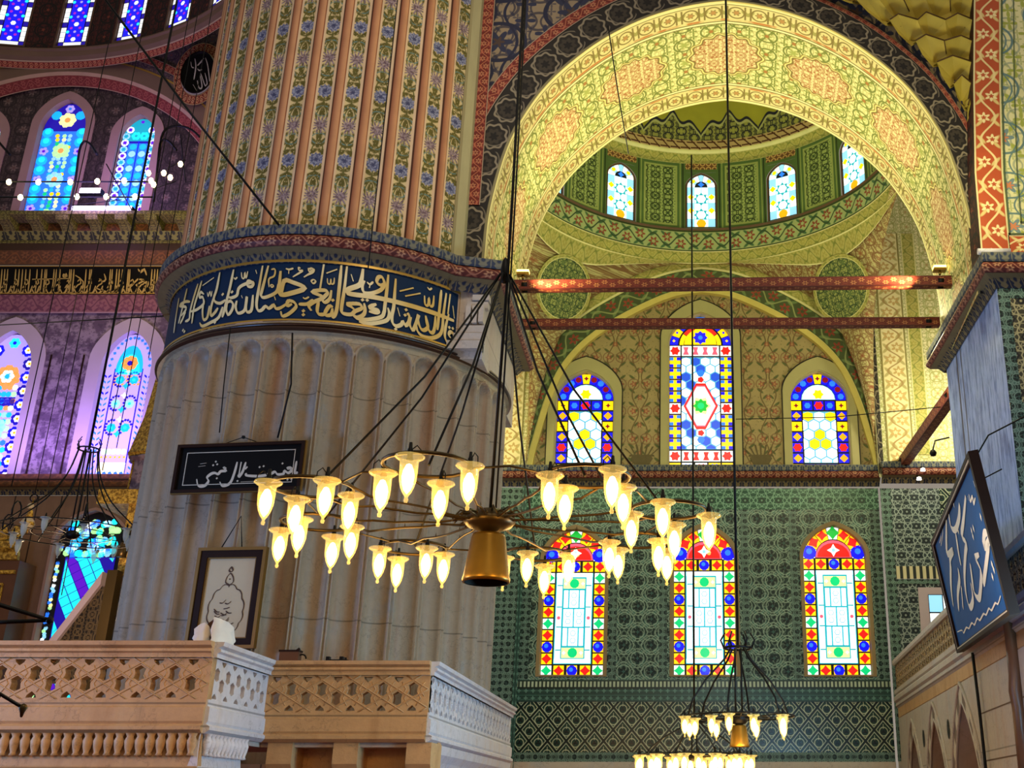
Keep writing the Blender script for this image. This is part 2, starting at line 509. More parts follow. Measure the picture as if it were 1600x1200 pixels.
mm('green_vine', m_vine('#8f9a62', '#2c3a26', '#33452f', '#3a5032', 1.4, .8, '#4a5a34'), rough=.7)
mm('tulip_band', m_vine('#a0aa78', '#34482f', '#8a4434', '#456644', .9, .72, '#3c4a2a'), rough=.7)
mm('cream_border', m_vine('#b5ac64', '#7f8440', '#a49c50', '#8f9448', .5, .42, '#e8e2a8'), rough=.7)
mm('dark_floral', m_vine('#4a5434', '#8c9460', '#8f3f30', '#6c8050', 1.0, .75, '#e0d890'), rough=.7)
mm('gold_rib', lambda u, v, uv, pos: aged('#cbb965', uv, .15, 3), rough=.6)
mm('pendentive', m_field('#b8b078', '#80603c', '#9a7048', '#86683f', .46, '#8a5234', .045), rough=.7)
mm('medallion', m_field('#9aa05c', '#33482c', '#52683c', '#3e5534', .5, '#6c7a44'), rough=.7)
mm('dome', m_dome, rough=.7)
mm('drum', m_drum, rough=.7)
mm('tympanum', m_tympanum, rough=.75)
mm('tile_lattice', m_lattice('#24463e', '#b4bca0', '#10201f', .52, .60), rough=.25, spec=.5)
mm('tile_ogee', m_ogee('#1d3c36', '#8ca494', .78, .74, '#0b171a', '#41706a'), rough=.4, spec=.3)
mm('tile_ogee_dark', m_ogee('#1a302c', '#6f8a80', .36, .36, '#101a1e', '#3f6a60'), rough=.4, spec=.3)
mm('tile_star', m_star('#203036', '#8f9c98', '#0f1a20', .5), rough=.3, spec=.5)
mm('tile_star_gold', m_star('#3a382c', '#a39c78', '#0e1218', .42), rough=.3, spec=.5)
mm('tile_green', m_star('#1d4a3a', '#6f9a84', '#123026', .5), rough=.4, spec=.3)
mm('tile_frieze', m_frieze, rough=.3, spec=.5)
mm('violet_wall', m_violet_wall, rough=.7)
mm('brown_field', m_field('#4a3c38', '#29201e', '#6a5a50', '#332826', .8, '#5a4038', .04), rough=.7)
mm('spandrel_grey', m_field('#6c5a52', '#40343c', '#5a4a54', '#4c3e44', .7, '#7a4a40', .03), rough=.7)
mm('dark_red_field', m_field('#4a1e1a', '#1a1210', '#2a1614', '#2a1412', .8, '#7a3a2a', .04), rough=.7)
mm('red_plaster', m_vine('#6e2a26', '#8f4a40', '#8f4a40', '#7a3430', .5, .4, '#a88a70'), rough=.7)
mm('tan_plaster', lambda u, v, uv, pos: aged('#6c5644', uv, .2, 1), rough=.8)
mm('pink_band', m_vine('#8c5a66', '#6a3c50', '#744458', '#6a3c50', .8, .75, '#a08090'), rough=.7)
mm('brown_band', m_vine('#5a3a24', '#7a4a28', '#7c5030', '#6a4426', .7, .6, '#3a2818'), rough=.7)
mm('rose_plaster', lambda u, v, uv, pos: aged('#a08078', uv, .12, 1.5), rough=.7)
mm('lilac_marble', lambda u, v, uv, pos: aged('#b8a8b4', uv, .1, 1.5), rough=.5)
mm('gallery_console', m_field('#8a8440', '#4a4420', '#6a6a30', '#3c3c22', .3, '#7a5a30', .05), rough=.6)
mm('panel_marble', m_panels, rough=.45)
mm('ablaq', m_ablaq, rough=.5)
mm('ablaq_fine', lambda u, v, uv, pos: aged(mix(ss(.045, .055, ab(rep(u, .19))), '#c8c09c', '#232a2c'), uv, .15, 2), rough=.5)
mm('vase_paint', lambda u, v, uv, pos: aged('#5e5236', uv, .3, 6), rough=.7)
mm('blue_lit_slats', m_blue_lit_face, rough=.4)
mm('pier_floral', m_pier_floral, rough=.7)
mm('muqarnas', lambda u, v, uv, pos: aged('#b8a648', uv, .25, 2), rough=.6)
mm('muqarnas_line', lambda u, v, uv, pos: aged('#4a3414', uv, .2, 2), rough=.7)
mm('surround_cream', lambda u, v, uv, pos: aged('#a8a070', uv, .1, 2), rough=.6)
mm('surround_tan', lambda u, v, uv, pos: aged('#8a7654', uv, .15, 2), rough=.6)
mm('lead', '#1d1c22', rough=.6)
mm('plaster_tracery', '#c9c6bd', rough=.7)
mm('navy_panel', m_verse('#0b2644', 0), rough=.6, spec=.15)
mm('black_panel', m_verse('#0a0908', 0), rough=.6, spec=.1)
mm('blue_panel', m_verse('#0f4d90', 0), rough=.6, spec=.1)
mm('gold_letter', lambda u, v, uv, pos: mix(ss(.4, .6, noise(uv, .9, 2)), '#d2b060', '#e4d4a0'), rough=.35)
mm('silver_letter', '#b8b2a4', rough=.4)
mm('white_letter', '#e8e6da', rough=.5)
mm('gold', m_gold, rough=.45, metal=.15, bump=.4)
mm('gold_line', '#b08a3c', rough=.35, metal=.4)
mm('frame_gilt', '#7a5a28', rough=.4, metal=.3)
mm('script_gold', '#b89c58', rough=.5)
mm('dark_moulding', m_verse('#3a261c', 0), rough=.3)
mm('iron', '#0b0b0c', rough=.5, metal=.4)
mm('bronze', '#4a3c22', rough=.35, metal=.7)
mm('brass', lambda u, v, uv, pos: aged('#8a6a26', pos, .25, 4), rough=.32, metal=.75)
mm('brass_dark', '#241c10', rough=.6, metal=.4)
mm('beam_red', m_vine('#5c1a10', '#6e2a18', '#a0683c', '#6a2414', .34, .30, '#4a140c'), rough=.5)
mm('wood_brown', lambda u, v, uv, pos: aged('#7c4526', uv, .3, 2), rough=.5)
mm('dark_wood', lambda u, v, uv, pos: aged('#24130c', pos, .3, 3), rough=.55, spec=.1)
mm('walnut', lambda u, v, uv, pos: aged('#5c3a26', pos, .25, 3), rough=.35)
mm('paper', lambda u, v, uv, pos: aged('#b8a888', uv, .08, 3), rough=.6)
mm('ink', '#4a3426', rough=.7)
mm('white_cloth', lambda u, v, uv, pos: aged('#dcd8d0', pos, .12, 5), rough=.85)
mm('skin_brown', '#5a3a2a', rough=.7)
mm('bulb_glow', '#ffe9a8', emit=9.0)
mm('clear_glass', '#fff1b8', rough=.1)
mm('lamp_glass', '#ffe6a0', emit=1.6)
mm('off_glass', '#d8dcd8', rough=.1)
mm('white_glow', '#fff4e4', emit=6.0)
mm('violet_glow', '#e6d4ff', emit=5.0)
mm('flood_glow', '#ffc860', emit=8.0)
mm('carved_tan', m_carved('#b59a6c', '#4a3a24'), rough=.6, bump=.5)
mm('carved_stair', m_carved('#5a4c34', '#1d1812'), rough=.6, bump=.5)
mm('floor_carpet', lambda u, v, uv, pos: aged('#6a2a22', uv, .3, 2), rough=.95)
mm('brown_frame', lambda u, v, uv, pos: aged('#5e4430', uv, .3, 2), rough=.5)
mm('black_stone', '#141210', rough=.4)
GL = {}
def glass(key, col, k=1.0):
    GL[key] = material('glass_' + key, col, .2, 0, k)
for key, col, k in (('red', '#f0201c', .9), ('blue', '#1414f0', .9), ('mid', '#2a78f0', .9), ('sky', '#8fd0f4', .9), ('white', '#f4fbff', 1.0), ('yellow', '#ffcf10', 1.0),
                    ('green', '#10c878', .9), ('leafgreen', '#14b43c', .9), ('teal', '#18a0b0', .9), ('amber', '#e8a818', .9), ('maroon', '#7c1022', .8), ('cyan', '#20e8f0', 1.0),
                    ('violet', '#5a14c8', .9), ('indigo', '#2010a0', .8), ('pink', '#e85a78', .9), ('magenta', '#b020c8', .8), ('palegreen', '#b0f0a0', .9), ('paleyellow', '#f8f0a0', 1.0), ('lilac', '#b4a4ee', .75), ('hexline', '#58acd4', .75), ('cobalt', '#2450d8', .9), ('orange', '#f09a50', .9), ('azure', '#18b0f0', .95)):
    glass(key, col, k)
# ------------------------------------------------------------------ geometry helpers
def link(o, parent=None):
    COL.objects.link(o)
    if parent is not None: o.parent = parent
    return o

class Mb:
    "collects verts / faces / per-corner uvs / material slots, then links ONE mesh object"
    def __init__(s): s.v, s.f, s.uv, s.mi, s.sm = [], [], [], [], []
    def face(s, pts, uvs=None, mi=0, sm=False):
        b = len(s.v); s.v += [tuple(p) for p in pts]
        s.f.append(tuple(range(b, b + len(pts)))); s.uv.append(uvs or [(p[0], p[2]) for p in pts]); s.mi.append(mi); s.sm.append(sm)
    def grid(s, nu, nv, fn, mi=0, sm=True, closed=False):
        b = len(s.v); U = []
        for j in range(nv + 1):
            for i in range(nu + 1):
                p, q = fn(i / nu, j / nv); s.v.append(tuple(p)); U.append(q)
        for j in range(nv):
            for i in range(nu):
                k = [j * (nu + 1) + i, j * (nu + 1) + i + 1, (j + 1) * (nu + 1) + i + 1, (j + 1) * (nu + 1) + i]
                s.f.append(tuple(b + q for q in k)); s.uv.append([U[q] for q in k]); s.mi.append(mi); s.sm.append(sm)
    def box(s, lo, hi, mi=0, M_=None):
        x0, y0, z0 = lo; x1, y1, z1 = hi
        P = [Vector(p) for p in ((x0, y0, z0), (x1, y0, z0), (x1, y1, z0), (x0, y1, z0), (x0, y0, z1), (x1, y0, z1), (x1, y1, z1), (x0, y1, z1))]
        if M_: P = [M_ @ p for p in P]
        dx, dy, dz = x1 - x0, y1 - y0, z1 - z0
        for q, (a, c) in (((0, 1, 5, 4), (dx, dz)), ((1, 2, 6, 5), (dy, dz)), ((2, 3, 7, 6), (dx, dz)), ((3, 0, 4, 7), (dy, dz)), ((4, 5, 6, 7), (dx, dy)), ((3, 2, 1, 0), (dx, dy))):
            s.face([P[i] for i in q], [(0, 0), (a, 0), (a, c), (0, c)], mi)
    def tube(s, pts, r, n=8, mi=0, cap=True, closed=False):
        pts = [Vector(p) for p in pts]; N = len(pts)
        rs = r if isinstance(r, (list, tuple)) else [r] * N
        b = len(s.v); up = None; L = 0; ls = []
        for i, p in enumerate(pts):
            if closed: d = pts[(i + 1) % N] - pts[i - 1]
            else: d = (pts[min(i + 1, N - 1)] - pts[max(i - 1, 0)])
            d = d.normalized() if d.length > 1e-9 else Vector((0, 0, 1))
            if up is None: up = Vector((0, 0, 1)) if abs(d.z) < .9 else Vector((1, 0, 0))
            a = d.cross(up).normalized(); up = a.cross(d).normalized()
            if i: L += (p - pts[i - 1]).length
            ls.append(L)
            for k in range(n):
                t = 2 * PI * k / n
                s.v.append(tuple(p + (a * cos(t) + up * sin(t)) * rs[i]))
        for i in range(N if closed else N - 1):
            j = (i + 1) % N
            for k in range(n):
                k2 = (k + 1) % n
                s.f.append((b + i * n + k, b + i * n + k2, b + j * n + k2, b + j * n + k))
                s.uv.append([(ls[i], k / n), (ls[i], (k + 1) / n), (ls[j], (k + 1) / n), (ls[j], k / n)]); s.mi.append(mi); s.sm.append(True)
        if cap and not closed:
            for i, rev in ((0, True), (N - 1, False)):
                q = [b + i * n + k for k in range(n)]
                s.f.append(tuple(q[::-1] if rev else q)); s.uv.append([(0, 0)] * n); s.mi.append(mi); s.sm.append(False)
    def lathe(s, prof, c=(0, 0, 0), n=24, mi=0, a0=0.0, a1=2 * PI, sm=True):
        c = Vector(c); L = [0]
        for i in range(1, len(prof)): L.append(L[-1] + math.hypot(prof[i][0] - prof[i - 1][0], prof[i][1] - prof[i - 1][1]))
        def fn(a, t):
            i = round(t * (len(prof) - 1)); r, z = prof[i]; th = a0 + (a1 - a0) * a
            return c + Vector((r * cos(th), r * sin(th), z)), (th * max(p[0] for p in prof), L[i])
        s.grid(n, len(prof) - 1, fn, mi, sm)
    def sweep(s, path, prof, mi=0, sm=False, closed=False, u0=0.0, flip=1):
        "prof = [(out, z)], path = plan polyline; out is to the right of travel when flip=1"
        P = [Vector((p[0], p[1])) for p in path]; N = len(P); offs = []
        for i in range(N):
            a = P[i] - P[i - 1] if (i or closed) else P[1] - P[0]
            c = P[(i + 1) % N] - P[i] if (i < N - 1 or closed) else P[i] - P[i - 1]
            na, nc = Vector((a.y, -a.x)).normalized(), Vector((c.y, -c.x)).normalized()
            m = (na + nc); m = m / max(.25, m.dot(na)) if m.length > 1e-6 else na
            offs.append(m * flip)
        if closed: P.append(P[0]); offs.append(offs[0])
        L = [u0]
        for i in range(1, len(P)): L.append(L[-1] + (P[i] - P[i - 1]).length)
        W = [0]
        for i in range(1, len(prof)): W.append(W[-1] + math.hypot(prof[i][0] - prof[i - 1][0], prof[i][1] - prof[i - 1][1]))
        for i in range(len(P) - 1):
            for j in range(len(prof) - 1):
                q = []
                for (a, b_) in ((i, j), (i + 1, j), (i + 1, j + 1), (i, j + 1)):
                    o, z = prof[b_]; w = P[a] + offs[a] * o
                    q.append((w.x, w.y, z))
                s.face(q, [(L[i], W[j]), (L[i + 1], W[j]), (L[i + 1], W[j + 1]), (L[i], W[j + 1])], mi, sm)
        if not closed and len(prof) > 2:
            for k in (0, len(P) - 1):
                q = [(P[k].x + offs[k].x * o, P[k].y + offs[k].y * o, z) for o, z in prof]
                s.face(q, [(o, z) for o, z in prof], mi)
    def done(s, name, mats, parent=None, weld=False):
        me = bpy.data.meshes.new(name)
        me.from_pydata(s.v, [], s.f)
        ul = me.uv_layers.new(name='UVMap')
        flat = [c for f in s.uv for q in f for c in q[:2]]
        ul.data.foreach_set('uv', flat)
        mats = mats if isinstance(mats, (list, tuple)) else [mats]
        for m in mats: me.materials.append(MAT[m] if isinstance(m, str) else m)
        me.polygons.foreach_set('material_index', s.mi)
        me.polygons.foreach_set('use_smooth', s.sm)
        if weld:
            bm = bmesh.new(); bm.from_mesh(me); bmesh.ops.remove_doubles(bm, verts=bm.verts, dist=1e-4); bm.to_mesh(me); bm.free()
        me.update()
        return link(bpy.data.objects.new(name, me), parent)

def tag(o, label=None, cat=None, group=None, kind=None):
    if label: o['label'] = label
    if cat: o['category'] = cat
    if group: o['group'] = group
    if kind: o['kind'] = kind
    return o

def struct(o): o['kind'] = 'structure'; return o

def empty(name, loc, label=None, cat=None, group=None, rz=0.0):
    o = bpy.data.objects.new(name, None); o.empty_display_size = .2
    o.location = loc; o.rotation_euler = (0, 0, rz)
    link(o)
    return tag(o, label, cat, group)

def copy_tree(o, parent=None):
    c = o.copy(); link(c, parent)
    for ch in list(o.children): copy_tree(ch, c)
    return c

def rel(parent, p):
    "world point to the unrotated local frame of an Empty"
    return Vector(p) - parent.location

def plate(mb, outline, holes, depth, frame, mi=0, side=None, bevel=0.0):
    "flat plate with holes in the plane frame=(origin, x axis, y axis), extruded back by depth along -n"
    cu = bpy.data.curves.new('tmp', 'CURVE'); cu.dimensions = '2D'; cu.fill_mode = 'BOTH'
    cu.extrude = depth / 2; cu.bevel_depth = bevel
    for loop in [outline] + holes:
        sp = cu.splines.new('POLY'); sp.points.add(len(loop) - 1); sp.use_cyclic_u = True
        for i, (x, y) in enumerate(loop): sp.points[i].co = (x, y, 0, 1)
    ob = bpy.data.objects.new('tmp', cu); COL.objects.link(ob)
    dg = bpy.context.evaluated_depsgraph_get(); dg.update()
    me = ob.evaluated_get(dg).to_mesh()
    O, X, Y = (Vector(q) for q in frame); N = X.cross(Y)
    for p in me.polygons:
        q = [me.vertices[i].co for i in p.vertices]
        flat = abs(p.normal.z) > .5
        mb.face([O + X * c.x + Y * c.y + N * (c.z - depth / 2) for c in q], [(c.x, c.y) if flat else (c.x + c.y, c.z) for c in q], mi if flat else (side if side is not None else mi))
    ob.evaluated_get(dg).to_mesh_clear()
    bpy.data.objects.remove(ob); bpy.data.curves.remove(cu)

def arch_loop(x0, x1, z0, z1, rise=None, n=10, pt=.25):
    "pointed-arch outline: jambs from z0, apex at z1 (counter-clockwise)"
    w = (x1 - x0) / 2; c = (x0 + x1) / 2
    rise = rise or w * 1.15
    zs = z1 - rise
    out = [(x0, z0), (x1, z0)]
    R = []
    for i in range(n + 1):
        t = i / n; a = t * PI / 2
        px = cos(a); pz = sin(a) * (1 - pt) + pt * (1 - px)
        R.append((px * w, pz * rise))
    out += [(c + x, zs + z) for x, z in R]
    out += [(c - x, zs + z) for x, z in R[-2::-1]]
    return out

def ngon(cx, cy, r, n, a0=0.0, sy=1.0):
    return [(cx + r * cos(a0 + 2 * PI * i / n), cy + sy * r * sin(a0 + 2 * PI * i / n)) for i in range(n)]

def star(cx, cy, r, n, k=.55, a0=0.0):
    return [(cx + (r if i % 2 == 0 else r * k) * cos(a0 + PI * i / n), cy + (r if i % 2 == 0 else r * k) * sin(a0 + PI * i / n)) for i in range(2 * n)]

def rect(x0, y0, x1, y1): return [(x0, y0), (x1, y0), (x1, y1), (x0, y1)]

class Glass:
    "coloured pieces laid on a leaded pane; later layers sit a little nearer"
    def __init__(s): s.mb, s.keys, s.lay = Mb(), ['lead'], 0
    def add(s, col, loop, lay=1):
        if col not in s.keys: s.keys.append(col)
        s.mb.face([(x, -.006 * lay, y) for x, y in loop], [(x, y) for x, y in loop], s.keys.index(col))
    def done(s, name, parent, M_):
        s.mb.v = [tuple(M_ @ Vector(p)) for p in s.mb.v]
        return s.mb.done(name, [MAT['lead'] if k == 'lead' else GL[k] for k in s.keys], parent)

def clip(loop, inside_fn):
    "keeps a piece only when all of it lies inside the pane"
    return all(inside_fn(x, y) for x, y in loop)

def curve_at(tab, x):
    "piecewise-linear table lookup"
    for (a, ya), (b, yb) in zip(tab, tab[1:]):
        if a <= x <= b: return ya + (yb - ya) * (x - a) / (b - a)
    return tab[-1][1] if x > tab[-1][0] else tab[0][1]

def smooth(pts, k=4):
    "Catmull-Rom through the points"
    P = [Vector(p) for p in pts]; out = []
    for i in range(len(P) - 1):
        a, b, c, d = P[max(i - 1, 0)], P[i], P[i + 1], P[min(i + 2, len(P) - 1)]
        for j in range(k):
            t = j / k
            out.append(.5 * ((2 * b) + (c - a) * t + (2 * a - 5 * b + 4 * c - d) * t * t + (3 * b - a - 3 * c + d) * t ** 3))
    out.append(P[-1])
    return out

def pen(mb, pts, w, place, nib=.9, mi=0, k=5, lo=.42):
    "broad-nib stroke; place(x, y) puts a flat point on the lettered surface"
    P = smooth([(x, y, 0) for x, y in pts], k) if len(pts) > 2 else [Vector((x, y, 0)) for x, y in pts]
    L, R = [], []
    for i, p in enumerate(P):
        d = P[min(i + 1, len(P) - 1)] - P[max(i - 1, 0)]
        if d.length < 1e-9: d = Vector((1, 0, 0))
        d.normalize(); n = Vector((-d.y, d.x, 0))
        t = i / (len(P) - 1)
        ww = w * (lo + (1 - lo) * abs(sin(math.atan2(d.y, d.x) - nib))) * (.35 + .65 * min(1, 5 * min(t, 1 - t) + .3))
        L.append(p + n * ww / 2); R.append(p - n * ww / 2)
    for i in range(len(P) - 1):
        q = [R[i], R[i + 1], L[i + 1], L[i]]
        mb.face([place(a.x, a.y) for a in q], [(a.x, a.y) for a in q], mi)

def dot(mb, x, y, r, place, mi=0):
    q = [(x - r, y), (x, y - r), (x + r, y), (x, y + r)]
    mb.face([place(*a) for a in q], q, mi)
# ------------------------------------------------------------------ the great pillar
for m_ in bpy.data.materials:
    if m_.name.startswith('glass_') or 'glow' in m_.name or m_.name == 'lamp_glass':
        m_.cycles.emission_sampling = 'NONE'
PXC, PYC, PR = -6.79, 21.0, 3.28
def onpil(th, z, r=PR):
    "th in degrees, 0 faces -Y, positive towards +X"
    return Vector((PXC + r * sin(rad(th)), PYC - r * cos(rad(th)), z))
pillar = struct(empty('pillar', (PXC, PYC, 0)))
pillar['label'] = 'massive round fluted pillar, marble below and painted ribs above'
def flute_r(th, z):
    a = ((th - 2.8) / 9.0 + .5) % 1.0 - .5; a = abs(a) * 9.0
    W = rad(9) * PR
    x = abs((((th - 2.8) / 9.0) % 1.0) - .5) * W      # distance from the middle of the channel
    zs = 9.16 - .25
    half = W * .42
    d = half - x if z < zs else half - math.hypot(x, z - zs)
    t = max(0.0, min(1.0, d / half))
    dep = .19 * math.sqrt(max(0, 1 - (1 - t) ** 2))
    g = W / 2 - x
    if z > zs: g = 1
    rim = .035 if -.045 < d < 0 else 0
    if g < .016: rim -= .06
    return PR - dep + rim
mb = Mb()
zr = [2.2 + i * .5 for i in range(13)] + [8.45 + i * .03 for i in range(30)]
thr = [-110 + i * .25 for i in range(0, 881)]
def fn(s, t):
    th = thr[round(s * 880)]; z = zr[round(t * (len(zr) - 1))]
    return onpil(th, z, flute_r(th, z)) - pillar.location, (rad(th) * PR, z)
mb.grid(880, len(zr) - 1, fn)
mb.done('fluted_shaft', 'shaft_marble', pillar)
# painted upper shaft, ribs on a nine degree pitch
mb = Mb()
def rib_r(th):
    x = ((th + 2.5) / 9.0 + .5) % 1.0 - .5
    x = abs(x) * SHAFT_PITCH
    return PR + (.055 * math.sqrt(max(0, 1 - (x / .085) ** 2)) if x < .085 else (.012 if x < .13 else -.02 * (1 - ((SHAFT_PITCH / 2 - x) / (SHAFT_PITCH / 2 - .13)) ** 2)))
tha = [-112 + i * .45 for i in range(400)]
tha = [t for t in tha if t <= 49.2]
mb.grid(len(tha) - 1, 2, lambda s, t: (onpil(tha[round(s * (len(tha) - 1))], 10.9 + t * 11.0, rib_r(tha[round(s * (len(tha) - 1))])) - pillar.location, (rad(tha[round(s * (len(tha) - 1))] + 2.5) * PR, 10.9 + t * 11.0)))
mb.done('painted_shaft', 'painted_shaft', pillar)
# plain strip that closes the shaft against the arch wall
mb = Mb()
q = onpil(49.2, 0) - pillar.location
def strip(x0, y0, x1, y1, z0, z1):
    mb.face([(x0, y0, z0), (x1, y1, z0), (x1, y1, z1), (x0, y0, z1)], [(0, z0), (.7, z0), (.7, z1), (0, z1)])
strip(q.x, q.y, q.x + .06, q.y - .02, 10.9, 21.9)
strip(q.x + .06, q.y - .02, q.x + .20, q.y + .10, 10.9, 21.9)
strip(q.x + .20, q.y + .10, q.x + .21, q.y + .40, 10.9, 21.9)
mb.done('plain_strip', material('strip_plaster', lambda u, v, uv, pos: aged('#a09a74', uv, .15, 1.5), .8), pillar)

def ring(name, mat, prof, a0=-110, a1=56, n=90):
    mb = Mb()
    L = [0]
    for i in range(1, len(prof)): L.append(L[-1] + math.hypot(prof[i][0] - prof[i - 1][0], prof[i][1] - prof[i - 1][1]))
    def fn(s, t):
        j = round(t * (len(prof) - 1)); th = a0 + (a1 - a0) * s
        return onpil(th, prof[j][1], prof[j][0]) - pillar.location, (rad(th) * 3.4, L[j])
    mb.grid(n, len(prof) - 1, fn, sm=False)
    return mb.done(name, mat, pillar)
def torus_prof(r, z0, z1, out, n=8):
    return [(r + out * sin(PI * i / n), z0 + (z1 - z0) * i / n) for i in range(n + 1)]
ring('leaf_frieze', 'blue_leaf', [(3.60, 11.02), (3.62, 11.06), (3.62, 11.20), (3.50, 11.24), (3.2, 11.24)], -110, 50.5)
ring('red_moulding', 'red_spray', torus_prof(3.56, 10.79, 11.03, .09), -110, 50.5)
ring('lower_leaf_frieze', 'dark_leaf', [(3.30, 10.60), (3.34, 10.66), (3.40, 10.74), (3.58, 10.79)], -110, 50.5)
mm('stone_ring', m_marble('#a3957c', '#8d7050', '#8d8f86', .4), rough=.5)
ring('shaft_collar', 'stone_ring', [(3.20, 9.10), (3.29, 9.14), (3.29, 9.26), (3.36, 9.27)], -110, 110, 120)
ring('dark_moulding', 'dark_moulding', [(3.36, 9.27)] + torus_prof(3.36, 9.28, 9.36, .05, 5) + torus_prof(3.34, 9.365, 9.42, .03, 4), -110, 110, 120)
ring('collar_ledge', 'stone_ring', [(3.34, 9.43), (3.33, 9.46), (2.6, 9.47)], -110, 110, 120)

# the inscription band is a panel of its own
band = empty('inscription_band', (PXC, PYC, 9.46), 'curved navy band of golden calligraphy wrapped around the fluted pillar', 'inscription')
mb = Mb()
A1 = 54.0
mb.grid(96, 1, lambda s, t: (onpil(-110 + (110 + A1) * s, 9.50 + 1.10 * t, 3.31) - band.location, (rad(-110 + (110 + A1) * s) * 3.31, t * 1.1)))
mb.grid(1, 1, lambda s, t: (onpil(A1, 9.50 + 1.10 * t, 3.31 - .1 * s) - band.location, (s, t)))
mb.done('panel', 'navy_panel', band)
mb = Mb()
for (z0, z1, a0, a1) in ((10.60, 10.65, -110, A1), (9.465, 9.50, -110, A1), (9.465, 10.65, A1 - .5, A1)):
    n = 90 if a1 - a0 > 5 else 1
    mb.grid(n, 1, lambda s, t: (onpil(a0 + (a1 - a0) * s, z0 + (z1 - z0) * t, 3.345) - band.location, (rad(a0 + (a1 - a0) * s) * 3.3, t)))
mb.done('border', 'gold_line', band)

# block of the pillar that carries the arch
mb = Mb()
BX, BY0, BY1 = -3.62, 19.02, 23.0
zz = [9.42, 9.8, 10.0, 10.35, 10.7]
mb.face([(BX, BY0, 9.3), (BX, BY1, 9.3), (BX, BY1, 10.8), (BX, BY0, 10.8)], [(0, 0), (4, 0), (4, 1.5), (0, 1.5)])
mb.face([(-4.9, BY0, 9.3), (BX, BY0, 9.3), (BX, BY0, 10.8), (-4.9, BY0, 10.8)], [(0, 0), (1.3, 0), (1.3, 1.5), (0, 1.5)])
mb.face([(-4.9, BY0, 9.3), (-4.9, BY1, 9.3), (BX, BY1, 9.3), (BX, BY0, 9.3)])
mb.v = [tuple(Vector(p) - pillar.location) for p in mb.v]
mb.done('arch_block', 'pale_marble', pillar)
mb = Mb()
for k, (z0, z1, o) in enumerate(((9.44, 9.62, .30), (9.62, 9.78, .24), (9.78, 9.95, .17), (10.30, 10.45, .1), (10.45, 10.58, .16))):
    mb.box((-4.25 + .1 * k, BY0 - o * .6, z0), (BX + .02 * k, BY0 + .1, z1 - .02))
for k in range(3):
    mb.box((-3.95 + k * .12, BY0 - .14, 9.95 + .02 * k), (-3.86 + k * .12, BY0, 10.32))
mb.v = [tuple(Vector(p) - pillar.location) for p in mb.v]
mb.done('stone_corbels', 'pale_marble', pillar)
PATH = [(onpil(49, 0, 3.3).x, onpil(49, 0, 3.3).y), (BX, BY0), (BX, BY1 + .2), (BX - 1.2, BY1 + .2)]
def cornice(path, name, closed=False, flip=1, parent=None, z=10.6, mats=('dark_leaf', 'red_spray', 'blue_leaf')):
    "red moulded cornice between two leaf friezes, walked with the wall on the left"
    e = struct(empty(name, (path[0][0], path[0][1], z)))
    for nm, mt, prof in (('lower_leaf_frieze', mats[0], [(.02, 0), (.06, .06), (.12, .14), (.27, .19)]),
                         ('red_moulding', mats[1], [(.25 + .09 * sin(PI * i / 6), .19 + .24 * i / 6) for i in range(7)]),
                         ('upper_leaf_frieze', mats[2], [(.29, .42), (.31, .46), (.31, .60), (.2, .64), (-.3, .64)])):
        m_ = Mb(); m_.sweep(path, [(o, z + h) for o, h in prof], flip=flip, closed=closed)
        m_.v = [tuple(Vector(p) - e.location) for p in m_.v]
        m_.done(nm, mt, e)
    return e
cornice(PATH, 'trim_1')

# ------------------------------------------------------------------ the great arch
ARCH = [(4.71, 10.7), (4.71, 11.6), (4.66, 12.6), (4.40, 13.95), (4.0, 14.9), (3.5, 15.65), (2.75, 16.4), (2.0, 16.92), (1.3, 17.25), (.6, 17.45), (0, 17.54)]
AX, AY0, AY1 = .98, 19.2, 22.75
ap = [(p.x, p.y) for p in smooth([(x, z, 0) for x, z in ARCH], 5)]
full = [(AX + x, z) for x, z in ap] + [(AX - x, z) for x, z in ap[-2::-1]]
def offset(curve, d):
    out = []
    for i, p in enumerate(curve):
        a, b = curve[max(i - 1, 0)], curve[min(i + 1, len(curve) - 1)]
        tx, tz = b[0] - a[0], b[1] - a[1]; L = math.hypot(tx, tz)
        out.append((p[0] + tz / L * d, p[1] - tx / L * d))
    return out
SL = [0]
for i in range(1, len(full)): SL.append(SL[-1] + math.dist(full[i], full[i - 1]))
def arcband(name, mat, c0, c1, y0, y1, w, parent=None, uoff=0.0, sl=None):
    "strip between two curves (lists of x,z) at depths y0,y1"
    sl = sl or SL
    mb = Mb(); n = len(c0) - 1
    mb.grid(n, 1, lambda s, t: ((c0[round(s * n)][0], y0, c0[round(s * n)][1]) if t < .5 else (c1[round(s * n)][0], y1, c1[round(s * n)][1]), (sl[round(s * n)] + uoff, t * w)))
    return mb.done(name, mat, parent)
mid = SL[-1] / 2
arch = struct(empty('wall_arch', (0, 0, 0)))
sof = [(x + .16 * 0, z) for x, z in full]
mb = Mb(); n = len(full) - 1
mb.grid(n, 4, lambda s, t: ((full[round(s * n)][0] + .17 * t, AY0 + (AY1 - AY0) * t, full[round(s * n)][1]), (SL[round(s * n)] - mid, 3.5 * t)))
mb.done('soffit', 'soffit', arch)
def offvar(f0, f1):
    "offset that narrows from f0 on the pillar side to f1 on the squinch side"
    N_ = len(full) - 1; a = offset(full, f0); b = offset(full, f1); out = []
    for i in range(N_ + 1):
        t = max(0.0, min(1.0, (N_ * .62 - i) / (N_ * .24))); out.append((a[i][0] + (b[i][0] - a[i][0]) * t, a[i][1] + (b[i][1] - a[i][1]) * t))
    return out
arcband('archivolt', 'archivolt', full, offvar(.66, .50), AY0 - .02, AY0 - .05, .66, arch)
